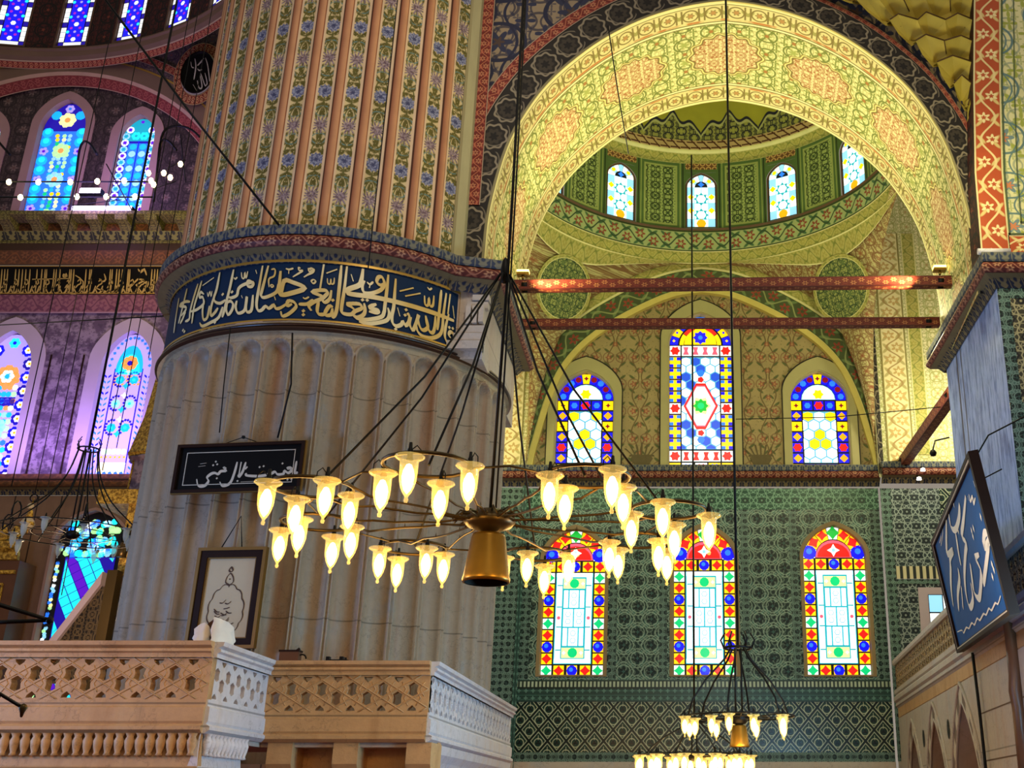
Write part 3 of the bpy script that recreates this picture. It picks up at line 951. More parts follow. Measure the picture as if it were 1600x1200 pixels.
arcband('arch_edge', 'gold_rib', full, full, AY0 - .02, AY0 + .02, .04, arch)
arcband('red_band', 'red_band', offvar(.66, .50), offvar(.92, .60), AY0 - .05, AY0 - .05, .26, arch)
# spandrel wall above the arch
oo = offvar(.90, .58)
mb = Mb()
hi = [(x, max(22.0, z + .1)) for x, z in oo]
xl, xr = -4.75, 6.4
cl = [(min(max(x, xl), xr), z) for x, z in oo]
no = len(cl) - 1
mb.grid(no, 1, lambda s, t: ((cl[round(s * no)][0], AY0, cl[round(s * no)][1]) if t < .5 else (cl[round(s * no)][0], AY0, 22.5), (cl[round(s * no)][0], cl[round(s * no)][1] if t < .5 else 22.5)), sm=False)
mb.done('spandrel', 'navy_scroll', arch)
# red border that runs up beside the pillar
mb = Mb()
mb.grid(1, 12, lambda s, t: ((-4.14 + .26 * s + .02 * t, AY0 - .06, 12.6 + t * 9.4), (13 + t * 9, s * .26)), sm=False)
mb.done('upright_red_band', 'red_band', arch)

# tie beams across the arch
def tie_beam(p0, p1, r, label, tips=True):
    e = empty('tie_beam', (Vector(p0) + Vector(p1)) / 2, label, 'beam')
    mb = Mb(); a, b = rel(e, p0), rel(e, p1)
    d = (b - a).normalized(); sdir = d.cross(Vector((0, 0, 1))).normalized(); L = (b - a).length
    cr = [(-r, -r * 1.15), (r, -r * 1.15), (r, r * 1.15), (-r, r * 1.15)]
    for i in range(4):
        (x0, z0), (x1, z1) = cr[i], cr[(i + 1) % 4]
        w = math.hypot(x1 - x0, z1 - z0)
        mb.face([a + sdir * x0 + Vector((0, 0, z0)), b + sdir * x0 + Vector((0, 0, z0)), b + sdir * x1 + Vector((0, 0, z1)), a + sdir * x1 + Vector((0, 0, z1))], [(0, 0), (L, 0), (L, .3), (0, .3)])
    for c in (a, b): mb.face([c + sdir * x + Vector((0, 0, z)) for x, z in cr], [(0, 0)] * 4)
    mb.done('timber', 'beam_red', e)
    mb = Mb()
    for c, k in ((a, 1), (b, -1)):
        m0 = c + d * k * .25
        for i in range(4):
            pass
        mb.tube([m0 - d * .06, m0 + d * .06], r * 1.5, 4)
    mb.done('iron_strap', 'iron', e)
    return e
tie_beam((BX + .1, 21.5, 11.97 - .0), (5.80, 21.35, 12.0), .098, 'painted red tie beam crossing the great arch, upper of the two')
tie_beam((BX + .1, 23.0, 11.75), (5.85, 22.9, 11.75), .088, 'painted red tie beam crossing the great arch, lower of the two')

# ------------------------------------------------------------------ right pier
RX, RY0, RY1 = 5.92, 18.75, 22.9
pier = struct(empty('wall_pier', (RX, RY0, 0)))
def quad(name, mat, pts, uvs, parent):
    mb = Mb(); mb.face([Vector(p) - (parent.location if parent else Vector()) for p in pts], uvs)
    return mb.done(name, mat, parent)
quad('slatted_side', 'blue_lit_slats', [(RX, RY1, 2), (RX, RY0, 2), (RX, RY0, 10.7), (RX, RY1, 10.7)], [(0, 2), (4.15, 2), (4.15, 10.7), (0, 10.7)], pier)
quad('tiled_front', 'tile_green', [(RX, RY0, 1), (9.5, RY0, 1), (9.5, RY0, 8.2), (RX, RY0, 8.2)], [(0, 1), (3.6, 1), (3.6, 8.2), (0, 8.2)], pier)
quad('tiled_upper_front', 'tile_star_gold', [(RX, RY0, 8.35), (9.5, RY0, 8.35), (9.5, RY0, 10.45), (RX, RY0, 10.45)], [(0, 0), (3.6, 0), (3.6, 2.1), (0, 2.1)], pier)
quad('tile_border', 'tile_ogee_dark', [(RX, RY0 - .01, 8.2), (9.5, RY0 - .01, 8.2), (9.5, RY0 - .01, 8.36), (RX, RY0 - .01, 8.36)], [(0, 0), (3.6, 0), (3.6, .16), (0, .16)], pier)
quad('upper_tile_border', 'tile_ogee_dark', [(RX, RY0 - .01, 10.4), (9.5, RY0 - .01, 10.4), (9.5, RY0 - .01, 10.7), (RX, RY0 - .01, 10.7)], [(0, 0), (3.6, 0), (3.6, .3), (0, .3)], pier)
quad('corner_tile_border', 'tile_ogee_dark', [(RX, RY0 - .012, 1), (RX + .22, RY0 - .012, 1), (RX + .22, RY0 - .012, 10.4), (RX, RY0 - .012, 10.4)], [(0, 1), (.22, 1), (.22, 10.4), (0, 10.4)], pier)
cornice([(RX + .8, RY1 + .15), (RX, RY1 + .15), (RX, RY0), (9.5, RY0)][::1], 'trim_2', flip=1)
# painted pier wall above the cornice
ZB = 11.25
mb = Mb(); W0, W1 = 5.62, 6.16
def pq(a, b, z0, z1, mt, y=18.9, w=None):
    pass
upper = struct(empty('wall_right', (0, 0, 0)))
Lz = [(ZB, 5.66), (13.0, 5.70), (15.0, 5.86), (17.0, 6.06), (19.0, 6.30), (21.5, 6.6)]
mb = Mb(); k = len(Lz) - 1
mb.grid(k, 1, lambda s, t: ((Lz[round(s * k)][1] + .55 * t, 18.62, Lz[round(s * k)][0]), (Lz[round(s * k)][0], .52 * t)), sm=False)
mb.grid(1, 1, lambda s, t: ((6.2 + 4 * s, 18.62, ZB + .40 * t), (s * 4, .52 * t)), sm=False)
mb.done('orange_border', 'orange_vine', upper)
mb = Mb()
mb.grid(k, 1, lambda s, t: ((Lz[round(s * k)][1] + .55 + 4 * t, 18.63, max(Lz[round(s * k)][0], ZB + .4)), (Lz[round(s * k)][1] + .55 + 4 * t, Lz[round(s * k)][0])), sm=False)
mb.done('floral_panel', 'pier_floral', upper)
mb = Mb()
for o, mt in ((.55, 0), (.80, 0)):
    mb.grid(k, 1, lambda s, t: ((Lz[round(s * k)][1] + o + (.035 if o < .6 else .02) * t, 18.60, max(Lz[round(s * k)][0], ZB + .40 + o - .55)), (Lz[round(s * k)][0], t)), sm=False)
    mb.grid(1, 1, lambda s, t: ((6.2 + o - .55 + 4 * s, 18.60, ZB + .40 + o - .55 + .035 * t), (s, t)), sm=False)
mb.done('green_fillet', material('fillet_green', lambda u, v, uv, pos: aged('#4a5a3c', uv, .2, 2), .7), upper)
mb = Mb()
mb.grid(k, 1, lambda s, t: ((Lz[round(s * k)][1], 18.62 + .7 * t, Lz[round(s * k)][0]), (t * .7, Lz[round(s * k)][0])), sm=False)
mb.done('border_return', 'dark_red_field', upper)

# muqarnas squinch between the arch and the painted pier: rows of faceted niches that lean out
muq = struct(empty('ceiling_muqarnas', (0, 0, 0)))
MUQ_L = [(z, x + .03) for x, z in offvar(.9, .60)[:len(full) // 2 + 1] if z > 13.5] + [(22.0, 1.0)]
def mpt(s, z):
    "s 0 at the pier edge, 1 towards the arch crown; leans forward as it rises"
    xr_ = curve_at([(a, b) for a, b in Lz], z) + .02
    xl_ = min(xr_ - .01, curve_at(MUQ_L, z))
    return Vector((xr_ + (xl_ - xr_) * s, 19.10 - .05 * max(0, z - 13.8), z))
random.seed(7)
mb = Mb(); lines = Mb()
rows = [13.6, 14.2, 14.75, 15.25, 15.75, 16.25, 16.75, 17.3, 17.9, 18.6, 19.4, 20.4]
CW = .46
for i in range(len(rows) - 1):
    z0, z1 = rows[i], rows[i + 1]
    wid = mpt(0, (z0 + z1) / 2).x - mpt(1, (z0 + z1) / 2).x
    m_ = max(1, round(wid / CW))
    def P_(k, z, dy):
        return mpt(k / m_, z) + Vector((0, dy, 0))
    h = z1 - z0
    for j in range(m_):
        sh = .5 * (i % 2) / 1.0
        k0, k1 = j, j + 1; kc = j + .5 + random.uniform(-.12, .12)
        A, B = P_(k0, z0 - .02, .02), P_(k1, z0 - .02, .02)
        C, D = P_(k1, z1 - h * .12, -.20), P_(k0, z1 - h * .12, -.20)
        tip = P_(kc, z1 + h * random.uniform(.0, .22), -.26)
        low = P_(kc, z0 + h * random.uniform(-.25, .1), -.04)
        E1, E2 = P_(k0, z0 + h * .5, -.02), P_(k1, z0 + h * .5, -.02)
        deep = P_(kc + random.uniform(-.1, .1), z0 + h * random.uniform(.42, .62), .20)
        ring_ = [A, low, B, E2, C, tip, D, E1]
        for q in range(8):
            t_ = (ring_[q], ring_[(q + 1) % 8], deep)
            mb.face(list(t_), [(p.x, p.z) for p in t_])
        # underside lip of the next tier
        for a, b in ((D, tip), (tip, C)):
            a2, b2 = a + Vector((0, .34, .16)), b + Vector((0, .34, .16))
            mb.face([a, b, b2, a2], [(p.x, p.z) for p in (a, b, b2, a2)])
        f = Vector((0, -.025, 0))
        lines.tube([D + f, tip + f, C + f], .02, 4)
        if random.random() < .7: lines.tube([E1 + f, D + f], .014, 3)
        lines.tube([low + f, low.lerp(deep, .8) + f], .008, 3)
mb.done('niches', 'muqarnas', muq); lines.done('painted_ribs', 'muqarnas_line', muq)
# ------------------------------------------------------------------ the bay beyond the arch
YB = 32.5
CXB = .75
bay = struct(empty('wall_back', (0, YB, 0)))
L0 = Vector((0, YB, 0))
def bq(name, mat, x0, x1, z0, z1, y=YB, parent=bay, ush=0.0):
    mb = Mb(); mb.face([Vector((x0, y, z0)) - L0, Vector((x1, y, z0)) - L0, Vector((x1, y, z1)) - L0, Vector((x0, y, z1)) - L0], [(x0 + ush, z0), (x1 + ush, z0), (x1 + ush, z1), (x0 + ush, z1)])
    return mb.done(name, mat, parent)
XL, XR = -4.55, 6.0
# openings of the six windows: (x centre, z sill, z apex, width)
LOW = [(-3.05, 5.06, 9.42, 1.98), (.76, 5.06, 9.47, 1.98), (4.60, 5.06, 9.53, 2.02)]
UPP = [(-2.90, 11.08, 14.42, 1.84), (.70, 11.08, 16.40, 2.06), (4.38, 11.08, 14.42, 1.84)]
FR = (L0 * 0, (1, 0, 0), (0, 0, 1))
def wall_with_holes(name, mat, outline, holes, y, depth=.35):
    mb = Mb(); plate(mb, outline, holes, depth, ((0, y - YB, 0), (1, 0, 0), (0, 0, 1)))
    return mb.done(name, mat, bay)
lower_holes = [arch_loop(c - w / 2, c + w / 2, z0, z1, w * .5) for c, z0, z1, w in LOW]
wall_with_holes('ogee_tiles', 'tile_ogee', rect(XL, 4.93, XR, 10.55), lower_holes, YB)
for i, (x0, x1) in enumerate(((XL, -4.15), (-1.95, -.32), (1.85, 3.45), (5.72, XR))):
    pass
def tile_border(x0, x1, z0, z1):
    bq('tile_border', 'tile_ogee_dark', x0, x1, z0, z1, YB - .012)
for x0, x1 in ((XL, XL + .28), (-2.0, -1.78), (-.55, -.33), (1.84, 2.06), (3.28, 3.5), (5.7, XR)): tile_border(x0, x1, 4.95, 9.9)
bq('upper_tile_border', 'tile_green', XL, XR, 9.9, 10.55, YB - .014)
bq('tile_frieze', 'tile_frieze', XL, XR, 4.35, 4.95, YB - .02)
bq('lattice_tiles', 'tile_lattice', XL, XR, 3.0, 4.36)
bq('tile_skirting', 'tile_ogee_dark', XL, XR, 2.74, 3.0)
bq('marble_dado', 'pale_marble', XL, XR, 0, 2.75, YB - .05)
cornice([(XL - 3.5, YB), (6.05, YB)], 'trim_3', flip=1)
cornice([(6.05, YB - .35), (10.6, YB - .35)], 'trim_4', flip=1)
# painted wall under the far arch
FA = [(5.25, 10.9), (5.2, 11.5), (5.05, 12.2), (4.75, 13.4), (4.35, 14.4), (3.7, 15.25), (2.75, 16.0), (1.6, 16.65), (.8, 16.97), (0, 17.1)]
fp = [(p.x, p.y) for p in smooth([(x, z, 0) for x, z in FA], 5)]
far = [(CXB + x, z) for x, z in fp] + [(CXB - x, z) for x, z in fp[-2::-1]]
FS = [0]
for i in range(1, len(far)): FS.append(FS[-1] + math.dist(far[i], far[i - 1]))
upper_holes = [arch_loop(c - w / 2, c + w / 2, z0, z1, w * .52) for c, z0, z1, w in UPP]
wall_with_holes('painted_tympanum', 'tympanum', [(x, z) for x, z in offset(far, .05)], upper_holes, YB + .1)
arcband('gilded_rib', 'gold_rib', [(x, z) for x, z in offset(far, -.06)], offset(far, .10), YB - .08 - YB, YB - .12 - YB, .16, bay, 0, FS)
arcband('rib_inner_face', 'gold_rib', offset(far, -.06), offset(far, -.06), .1, -.08, .16, bay, 0, FS)
arcband('floral_archivolt', 'dark_floral', offset(far, .10), offset(far, .80), -.05, -.08, .75, bay, 0, FS)
arcband('cream_archivolt', 'cream_border', offset(far, .80), offset(far, 1.16), -.09, -.12, .42, bay, 0, FS)
# wall pieces either side of the recess
for x0, x1, nm in ((-9.5, XL, 'west'), (XR, 10.8, 'east')):
    ys = YB - .35 if x0 > 0 else YB - .1
    bq('ochre_wall', 'ochre_field', x0, x1, 10.8, 21.5, ys)
    bq('side_dado', 'pale_marble', x0, x1, 0, 2.75, ys - .05)
xs = XR + .05
def vstrip(name, mat, x0, x1, z0, z1, y, w):
    mb = Mb(); mb.face([Vector((x0, y, z0)) - L0, Vector((x1, y, z0)) - L0, Vector((x1, y, z1)) - L0, Vector((x0, y, z1)) - L0], [(z0, 0), (z0, w), (z1, w), (z1, 0)])
    return mb.done(name, mat, bay)
ye = YB - .37
vstrip('shadow_gap_strip', 'archivolt', XR - .02, XR + .16, 10.9, 21, ye - .01, .3)  # shadow gap at the corner, painted as a dark strip
vstrip('orange_scroll_strip', 'orange_scroll', XR + .3, XR + 1.1, 11.3, 19, ye - .005, .7)
vstrip('cream_strip', 'cream_border', XR + 1.2, XR + 1.62, 11.5, 19, ye - .005, .42)
vstrip('west_scroll_strip', 'orange_scroll', -5.5, -4.75, 10.9, 15, YB - .12, .7)
vstrip('corner_line', 'tile_frieze', XL - .12, XL + .02, 0, 10.6, YB - .14, .3)
# tiles of the east aisle wall
ya = YB - .36
bq('chevron_tiles', 'tile_star', XR, XR + 1.9, 7.9, 10.45, ya)
bq('chevron_panel', 'tile_lattice', XR + 1.75, 10.8, 7.9, 10.45, ya - .01)
bq('voussoir_strip', 'ablaq_fine', XR + .3, 10.8, 7.75, 8.12, ya - .02)
bq('aisle_star_tiles', 'tile_star', XR, 10.8, 2.75, 7.7, ya)
bq('aisle_tile_border', 'tile_ogee_dark', XR, XR + .3, 2.75, 10.45, ya - .015)
bq('aisle_frieze', 'tile_ogee_dark', XR, 10.8, 7.6, 7.74, ya - .02)
bq('west_tiles', 'tile_ogee_dark', -9.5, XL, 2.75, 10.55, YB - .1)
# bright window of the aisle wall
w_a = struct(empty('window_7', (7.45, ya - .03, 5.2)))
mb = Mb(); plate(mb, rect(-.55, -.2, .75, 2.3), [rect(-.28, 0, .55, 2.1)], .12, ((0, 0, 0), (1, 0, 0), (0, 0, 1))); mb.done('window_surround', 'lilac_marble', w_a)
g = Glass()
g.add('lead', rect(-.3, 0, .56, 2.1), 0)
for i in range(2):
    for j in range(4): g.add('white' if (i + j) % 3 else 'sky', rect(-.26 + i * .41, .04 + j * .52, .12 + i * .41, .52 + j * .52), 2)
g.done('glass', w_a, Matrix.Translation((0, .02, 0)))

# ------------------------------------------------------------------ stained glass of the bay
WN = [0]
def window(cx, y, z0, z1, w, design, surround, frame_w=.16, parent_y=None, depth=.30, rise=None, rib=None):
    WN[0] += 1
    e = struct(empty('window_%d' % WN[0], (cx, y, z0)))
    h = z1 - z0
    rise = rise or w * .5
    mb = Mb()
    out_ = arch_loop(-w / 2 - .02, w / 2 + .02, -.02, h + .02, rise)
    inn = arch_loop(-w / 2 + frame_w, w / 2 - frame_w, .05 if frame_w > .1 else .03, h - frame_w * 1.15, rise - frame_w * .6)
    plate(mb, out_, [inn], .05, ((0, -.03, 0), (1, 0, 0), (0, 0, 1)))
    # splayed reveal
    n_ = len(inn)
    for i in range(n_):
        a, b = inn[i], inn[(i + 1) % n_]
        mb.face([(a[0], -.03, a[1]), (b[0], -.03, b[1]), (b[0] * .985, depth, b[1]), (a[0] * .985, depth, a[1])], [(a[0], 0), (b[0], 0), (b[0], .3), (a[0], .3)])
    mb.done('window_surround', surround, e)
    g = Glass()
    gw, gh = w - 2 * frame_w, h - frame_w * 1.15
    gr = rise - frame_w * .6
    base = arch_loop(-gw / 2, gw / 2, .0, gh, gr)
    g.mb.face([(x, .02, y_) for x, y_ in base], [(0, 0)] * len(base), 0)
    zs = gh - gr
    def inside(x, y_, m_=.02):
        if abs(x) > gw / 2 - m_ or y_ < m_ * .5: return False
        if y_ < zs: return True
        t = (y_ - zs) / gr
        if t >= 1: return False
        lo, hi = 0.0, 1.0
        a = math.asin(min(1, t))
        xx = cos(a) if True else 0
        return abs(x) < (gw / 2) * math.sqrt(max(0, 1 - t * t)) - m_ * .6
    design(g, gw, gh, gr, inside)
    g.done('stained_glass', e, Matrix.Translation((0, depth - .08, 0)))
    return e
def put_if(g, col, loop, inside, lay=1):
    if clip(loop, inside): g.add(col, loop, lay)
def arch_cells(g, gw, gh, gr, n, r0, fn):
    "wedge cells round the arched head"
    zs = gh - gr; R = gw / 2
    for i in range(n):
        a0, a1 = PI * i / n, PI * (i + 1) / n
        loop = []
        for k in range(5):
            a = a0 + (a1 - a0) * (k / 4 * .94 + .03); loop.append((R * .97 * cos(a), zs + gr * .97 * sin(a)))
        for k in range(5):
            a = a1 + (a0 - a1) * (k / 4 * .94 + .03); loop.append((R * r0 * cos(a), zs + gr * r0 * sin(a)))
        am = (a0 + a1) / 2; rm = (1 + r0) / 2
        fn(i, loop, R * rm * cos(am), zs + gr * rm * sin(am), (1 - r0) * R * .5)
def design_low(g, gw, gh, gr, inside):
    zs = gh - gr
    c = gw / 5.35; m_ = c * .06
    B = max(3, round(zs / c)); ch = zs / B
    seq = 'GRBRGRBRGRBRG'
    def cell(x0, y0, k):
        X0, Y0, X1, Y1 = x0 + m_, y0 + m_, x0 + c - m_, y0 + ch - m_
        cx_, cy_ = (X0 + X1) / 2, (Y0 + Y1) / 2; r = (X1 - X0) * .52
        g.add('white' if k == 'G' else 'yellow', rect(X0, Y0, X1, Y1), 1)
        if k == 'G': g.add('green', star(cx_, cy_, r, 4, .62, PI / 2), 2)
        elif k == 'R': g.add('red', star(cx_, cy_, r * .98, 4, .62, PI / 2), 2)
        else:
            g.add('blue', ngon(cx_, cy_, r * .98, 10), 2); g.add('mid', ngon(cx_ - r * .15, cy_ + r * .2, r * .4, 8), 3)
    for j in range(B):
        k = 'GRBRGRBRGRBRG'[j % 13]
        for x0 in (-gw / 2, gw / 2 - c): cell(x0, j * ch, k)
    iw = gw - 2 * c
    for i in range(3): cell(-iw / 2 + i * iw / 3 + (iw / 3 - c) / 2, 0, 'RBR'[i])
    for i in range(3): cell(-iw / 2 + i * iw / 3 + (iw / 3 - c) / 2, zs - ch, 'RBR'[i])
    # pale middle
    x0, x1, y0, y1 = -iw / 2 + m_, iw / 2 - m_, ch + m_, zs - ch - m_
    g.add('teal', rect(x0, y0, x1, y1), 1)
    g.add('white', rect(x0 + m_ * 1.4, y0 + m_, x0 + c * .58, y1 - m_), 2); g.add('white', rect(x1 - c * .58, y0 + m_, x1 - m_ * 1.4, y1 - m_), 2)
    for yy in (y0, y1 - c * .42): g.add('white', rect(x0 + m_, yy + m_, x1 - m_, yy + c * .42), 3)
    ix0, ix1 = x0 + c * .68, x1 - c * .68
    for yy in (y0 + c * .5, y1 - c * 1.35):
        g.add('paleyellow', rect(ix0, yy, ix1, yy + c * .85), 4); g.add('green', ngon(0, yy + c * .43, c * .42, 10), 5)
        for sx_ in (-1, 1): g.add('white', star(sx_ * (ix1 - c * .2), yy + c * .42, c * .18, 4, .5), 5)
    ya_, yb_ = y0 + c * 1.45, y1 - c * 1.45
    for j in range(3):
        a, b = ya_ + (yb_ - ya_) * j / 3 + m_ * .6, ya_ + (yb_ - ya_) * (j + 1) / 3 - m_ * .6
        xs_ = [ix0, ix0 + (ix1 - ix0) * .26, ix0 + (ix1 - ix0) * .74, ix1] if j % 2 == 0 else [ix0, 0, ix1]
        for p, q in zip(xs_, xs_[1:]):
            g.add('white', rect(p + m_ * .9, a + m_ * .4, q - m_ * .9, b - m_ * .4), 4)
            if q - p > c * .8:
                for t in (.3, .7): g.add('hexline', ngon((p + q) / 2, a + (b - a) * t, c * .26, 6), 5); g.add('white', ngon((p + q) / 2, a + (b - a) * t, c * .21, 6), 6)
    for sx_ in (-1, 1):
        for t in (.15, .4, .62, .86): g.add('teal', rect(sx_ * (x1 - c * .36) - c * .22, y0 + (y1 - y0) * t - c * .05, sx_ * (x1 - c * .36) + c * .22, y0 + (y1 - y0) * t + c * .05), 3)
        g.add('pink', ngon(sx_ * (x1 - c * .34), (y0 + y1) / 2, c * .16, 6), 4)
    # arched head
    def head(i, loop, x, y, r):
        if i in (0, 6): g.add('white', loop, 1); g.add('blue', ngon(x, y, r * 1.15, 12), 2); g.add('mid', ngon(x, y + r * .2, r * .5, 8), 3)
        elif i in (1, 5): g.add('yellow', loop, 1); g.add('red', star(x, y, r * 1.0, 4, .6, .5), 2)
        elif i in (2, 4): g.add('yellow', loop, 1); g.add('red', star(x, y, r * .9, 4, .6), 2)
        else: g.add('white', loop, 1); g.add('leafgreen', star(x, y, r * 1.1, 4, .65, PI / 2), 2)
    arch_cells(g, gw, gh, gr, 7, .6, head)
    half = [(gw * .29 * cos(PI * i / 10), zs + m_ + gr * .55 * sin(PI * i / 10)) for i in range(11)]
    g.add('pink', half, 1); g.add('red', [(x * .9, zs + m_ + (y - zs) * .8) for x, y in half], 2); g.add('white', star(0, zs + gr * .25, c * .55, 4, .5), 3); g.add('sky', ngon(0, zs + gr * .25, c * .16, 8), 4)
def hexfield(g, x0, x1, y0, y1, s, colf, lay=2, gap=.88):
    "honeycomb that fills the rectangle, cut at its edges"
    j = 0; y = y0
    cl_ = lambda v, a, b: max(a + .012, min(b - .012, v))
    while y < y1 + s * .6:
        x = x0 + (j % 2) * s * .866; i = 0
        while x < x1 + s * .7:
            loop = [(cl_(a, x0, x1), cl_(b, y0, y1)) for a, b in ngon(x, y, s * gap, 6, PI / 6)]
            if max(p[0] for p in loop) - min(p[0] for p in loop) > .02 and max(p[1] for p in loop) - min(p[1] for p in loop) > .02: g.add(colf(i, j, x, y), loop, lay)
            x += s * 1.732; i += 1
        y += s * 1.5; j += 1
def design_upp(g, gw, gh, gr, inside):
    zs = gh - gr; c = gw / 4.9; m_ = c * .07; n = max(5, round(zs / c)); ch = zs / n
    def cell(x0, y0, k, w=None):
        w = w or c
        X0, Y0, X1, Y1 = x0 + m_, y0 + m_, x0 + w - m_, y0 + ch - m_; cx_, cy_ = (X0 + X1) / 2, (Y0 + Y1) / 2; r = min(X1 - X0, Y1 - Y0) * .5
        if k == 'Y': g.add('yellow', rect(X0, Y0, X1, Y1)); g.add('maroon', star(cx_, cy_, r * .6, 4, .45), 2)
        elif k == 'B': g.add('blue', rect(X0, Y0, X1, Y1)); g.add('amber', ngon(cx_, cy_, r * .9, 4), 2)
        elif k == 'D': g.add('blue', rect(X0, Y0, X1, Y1)); g.add('red', star(cx_, cy_, r, 6, .75), 2)
        elif k == 'W': g.add('mid', rect(X0, Y0, X1, Y1)); g.add('red', star(cx_, cy_, r, 6, .75), 2)
    seq = 'YBDBY' + 'Y' * 9
    for j in range(n):
        k = ['Y', 'B', 'D', 'B', 'Y', 'B', 'D'][j % 7] if j < n - 1 else 'Y'
        for x0 in (-gw / 2, gw / 2 - c): cell(x0, j * ch, k)
    iw = gw - 2 * c
    for (j, kk) in ((0, 'WWW'), (n - 1, 'WDW')):
        for i in range(3):
            x0 = -iw / 2 + i * iw / 3
            g.add('blue', rect(x0 + m_, j * ch + m_, x0 + iw / 3 - m_, (j + 1) * ch - m_), 1)
            if i == 1: g.add('red', star(0, (j + .5) * ch, ch * .44, 6, .75), 2)
            else: g.add('mid', ngon(x0 + iw / 6, (j + .5) * ch, ch * .3, 6), 2)
    y0, y1 = ch + m_, (n - 1) * ch - m_
    g.add('hexline', rect(-iw / 2 + m_, y0, iw / 2 - m_, y1), 1)
    s = iw / 5.196
    ym = y0 + (y1 - y0) * .5
    hexfield(g, -iw / 2, iw / 2, y0, y1, s, lambda i, j, x, y: 'yellow' if (abs(x) < s * 1.2 and abs(y - ym) < s * 1.7) or (y > y1 - s * 1.8 and abs(x) > s) else 'white')
    def head(i, loop, x, y, r):
        if i == 4: g.add('yellow', loop); g.add('maroon', star(x, y, r * .5, 4, .5), 2)
        else: g.add('blue', loop); g.add('maroon' if i % 2 else 'mid', ngon(x, y, r * .6, 7), 2)
    arch_cells(g, gw, gh, gr, 9, .62, head)
    half = [(gw * .3 * cos(PI * i / 10), zs + m_ + gr * .56 * sin(PI * i / 10)) for i in range(11)]
    g.add('sky', half); g.add('white', [(x * .94, zs + m_ + (y - zs) * .9) for x, y in half], 2); g.add('yellow', star(0, zs + gr * .22, c * .5, 6, .7), 3)
def design_tall(g, gw, gh, gr, inside):
    zs = gh - gr; c = gw / 5.2; m_ = c * .06; n = max(8, round(zs / (c * 1.05))); ch = zs / n
    pat = ['Y', 'R', 'F', 'F', 'F', 'R', 'F', 'F', 'F', 'F', 'R', 'F']
    for j in range(n):
        for x0 in (-gw / 2, gw / 2 - c):
            X0, Y0, X1, Y1 = x0 + m_, j * ch + m_, x0 + c - m_, (j + 1) * ch - m_; k = pat[j % len(pat)]; r = (X1 - X0) * .5; cx_ = (X0 + X1) / 2; cy_ = (Y0 + Y1) / 2
            if k == 'R': g.add('white', rect(X0, Y0, X1, Y1)); g.add('red', star(cx_, cy_, r, 6, .7), 2)
            elif k == 'Y': g.add('yellow', rect(X0, Y0, X1, Y1)); g.add('maroon', star(cx_, cy_, r * .6, 4, .45), 2)
            else:
                g.add('yellow', rect(X0, Y0, X1, Y1))
                for a in (0, 1): 
                    for b in (0, 1): g.add('blue' if (a + b + j) % 2 else 'mid', rect(X0 + a * r * 1.3, Y0 + b * (Y1 - Y0) * .68, X0 + r * .7 + a * r * 1.3, Y0 + (Y1 - Y0) * .3 + b * (Y1 - Y0) * .68), 2)
    iw = gw - 2 * c
    for i in range(3):
        x0 = -iw / 2 + i * iw / 3
        g.add('yellow' if i == 2 else 'white', rect(x0 + m_, m_, x0 + iw / 3 - m_, ch - m_)); g.add(['mid', 'red', 'mid'][i], star(x0 + iw / 6, ch * .5, ch * .42, 6, .7), 2)
    for jj in (1, n - 1):
        g.add('white', rect(-iw / 2 + m_, jj * ch + m_, iw / 2 - m_, (jj + 1) * ch - m_))
        for i in range(4):
            x = -iw / 2 + (i + .5) * iw / 4
            g.add('red' if jj == 1 else 'pink', [(x - c * .26, jj * ch + c * .15), (x + c * .26, jj * ch + c * .15), (x + c * .12, jj * ch + c * .5), (x + c * .22, jj * ch + c * .85), (x - c * .22, jj * ch + c * .85), (x - c * .12, jj * ch + c * .5)], 2)
    y0, y1 = 2 * ch + m_, (n - 1) * ch - m_
    g.add('hexline', rect(-iw / 2 + m_, y0, iw / 2 - m_, y1), 1)
    s = iw / 6.928; ym = y0 + (y1 - y0) * .46
    hexfield(g, -iw / 2, iw / 2, y0, y1, s, lambda i, j, x, y: 'cobalt' if (i + 2 * (j // 2) + j % 2) % 3 == 0 else 'white')
    dm = lambda k: [(iw * .44 * k, ym), (iw * .12 * k, ym + iw * .62 * k), (-iw * .12 * k, ym + iw * .62 * k), (-iw * .44 * k, ym), (-iw * .12 * k, ym - iw * .62 * k), (iw * .12 * k, ym - iw * .62 * k)]
    g.add('red', dm(1.0), 4); g.add('pink', dm(.9), 5); g.add('white', dm(.84), 6)
    g.add('paleyellow', star(0, ym, iw * .27, 6, .7), 7); g.add('leafgreen', star(0, ym, iw * .2, 8, .75), 8); g.add('green', ngon(0, ym, iw * .09, 8), 9)
    for q in (-1, 1): g.add('red', ngon(0, ym + q * iw * .72, s * .6, 5), 4); g.add('mid', ngon(0, ym + q * iw * .9, s * .7, 6), 4)
    def head(i, loop, x, y, r): g.add(['blue', 'yellow', 'blue', 'yellow', 'mid', 'yellow', 'blue', 'yellow', 'blue'][i], loop); g.add('blue' if i % 2 else 'yellow', ngon(x, y, r * .35, 4), 2)
    arch_cells(g, gw, gh, gr, 9, .72, head)
    def head2(i, loop, x, y, r): g.add('red' if i in (1, 3) else 'yellow', [(p[0] * .93, zs + (p[1] - zs) * .93) for p in loop], 1)
    arch_cells(g, gw * .74, zs + gr * .74, gr * .74, 5, .78, head2)
    half = [(gw * .26 * cos(PI * i / 10), zs + m_ + gr * .55 * sin(PI * i / 10)) for i in range(11)]
    g.add('yellow', half); g.add('blue', star(0, zs + gr * .26, c * .62, 8, .75), 2); g.add('mid', ngon(0, zs + gr * .26, c * .2, 8), 3)
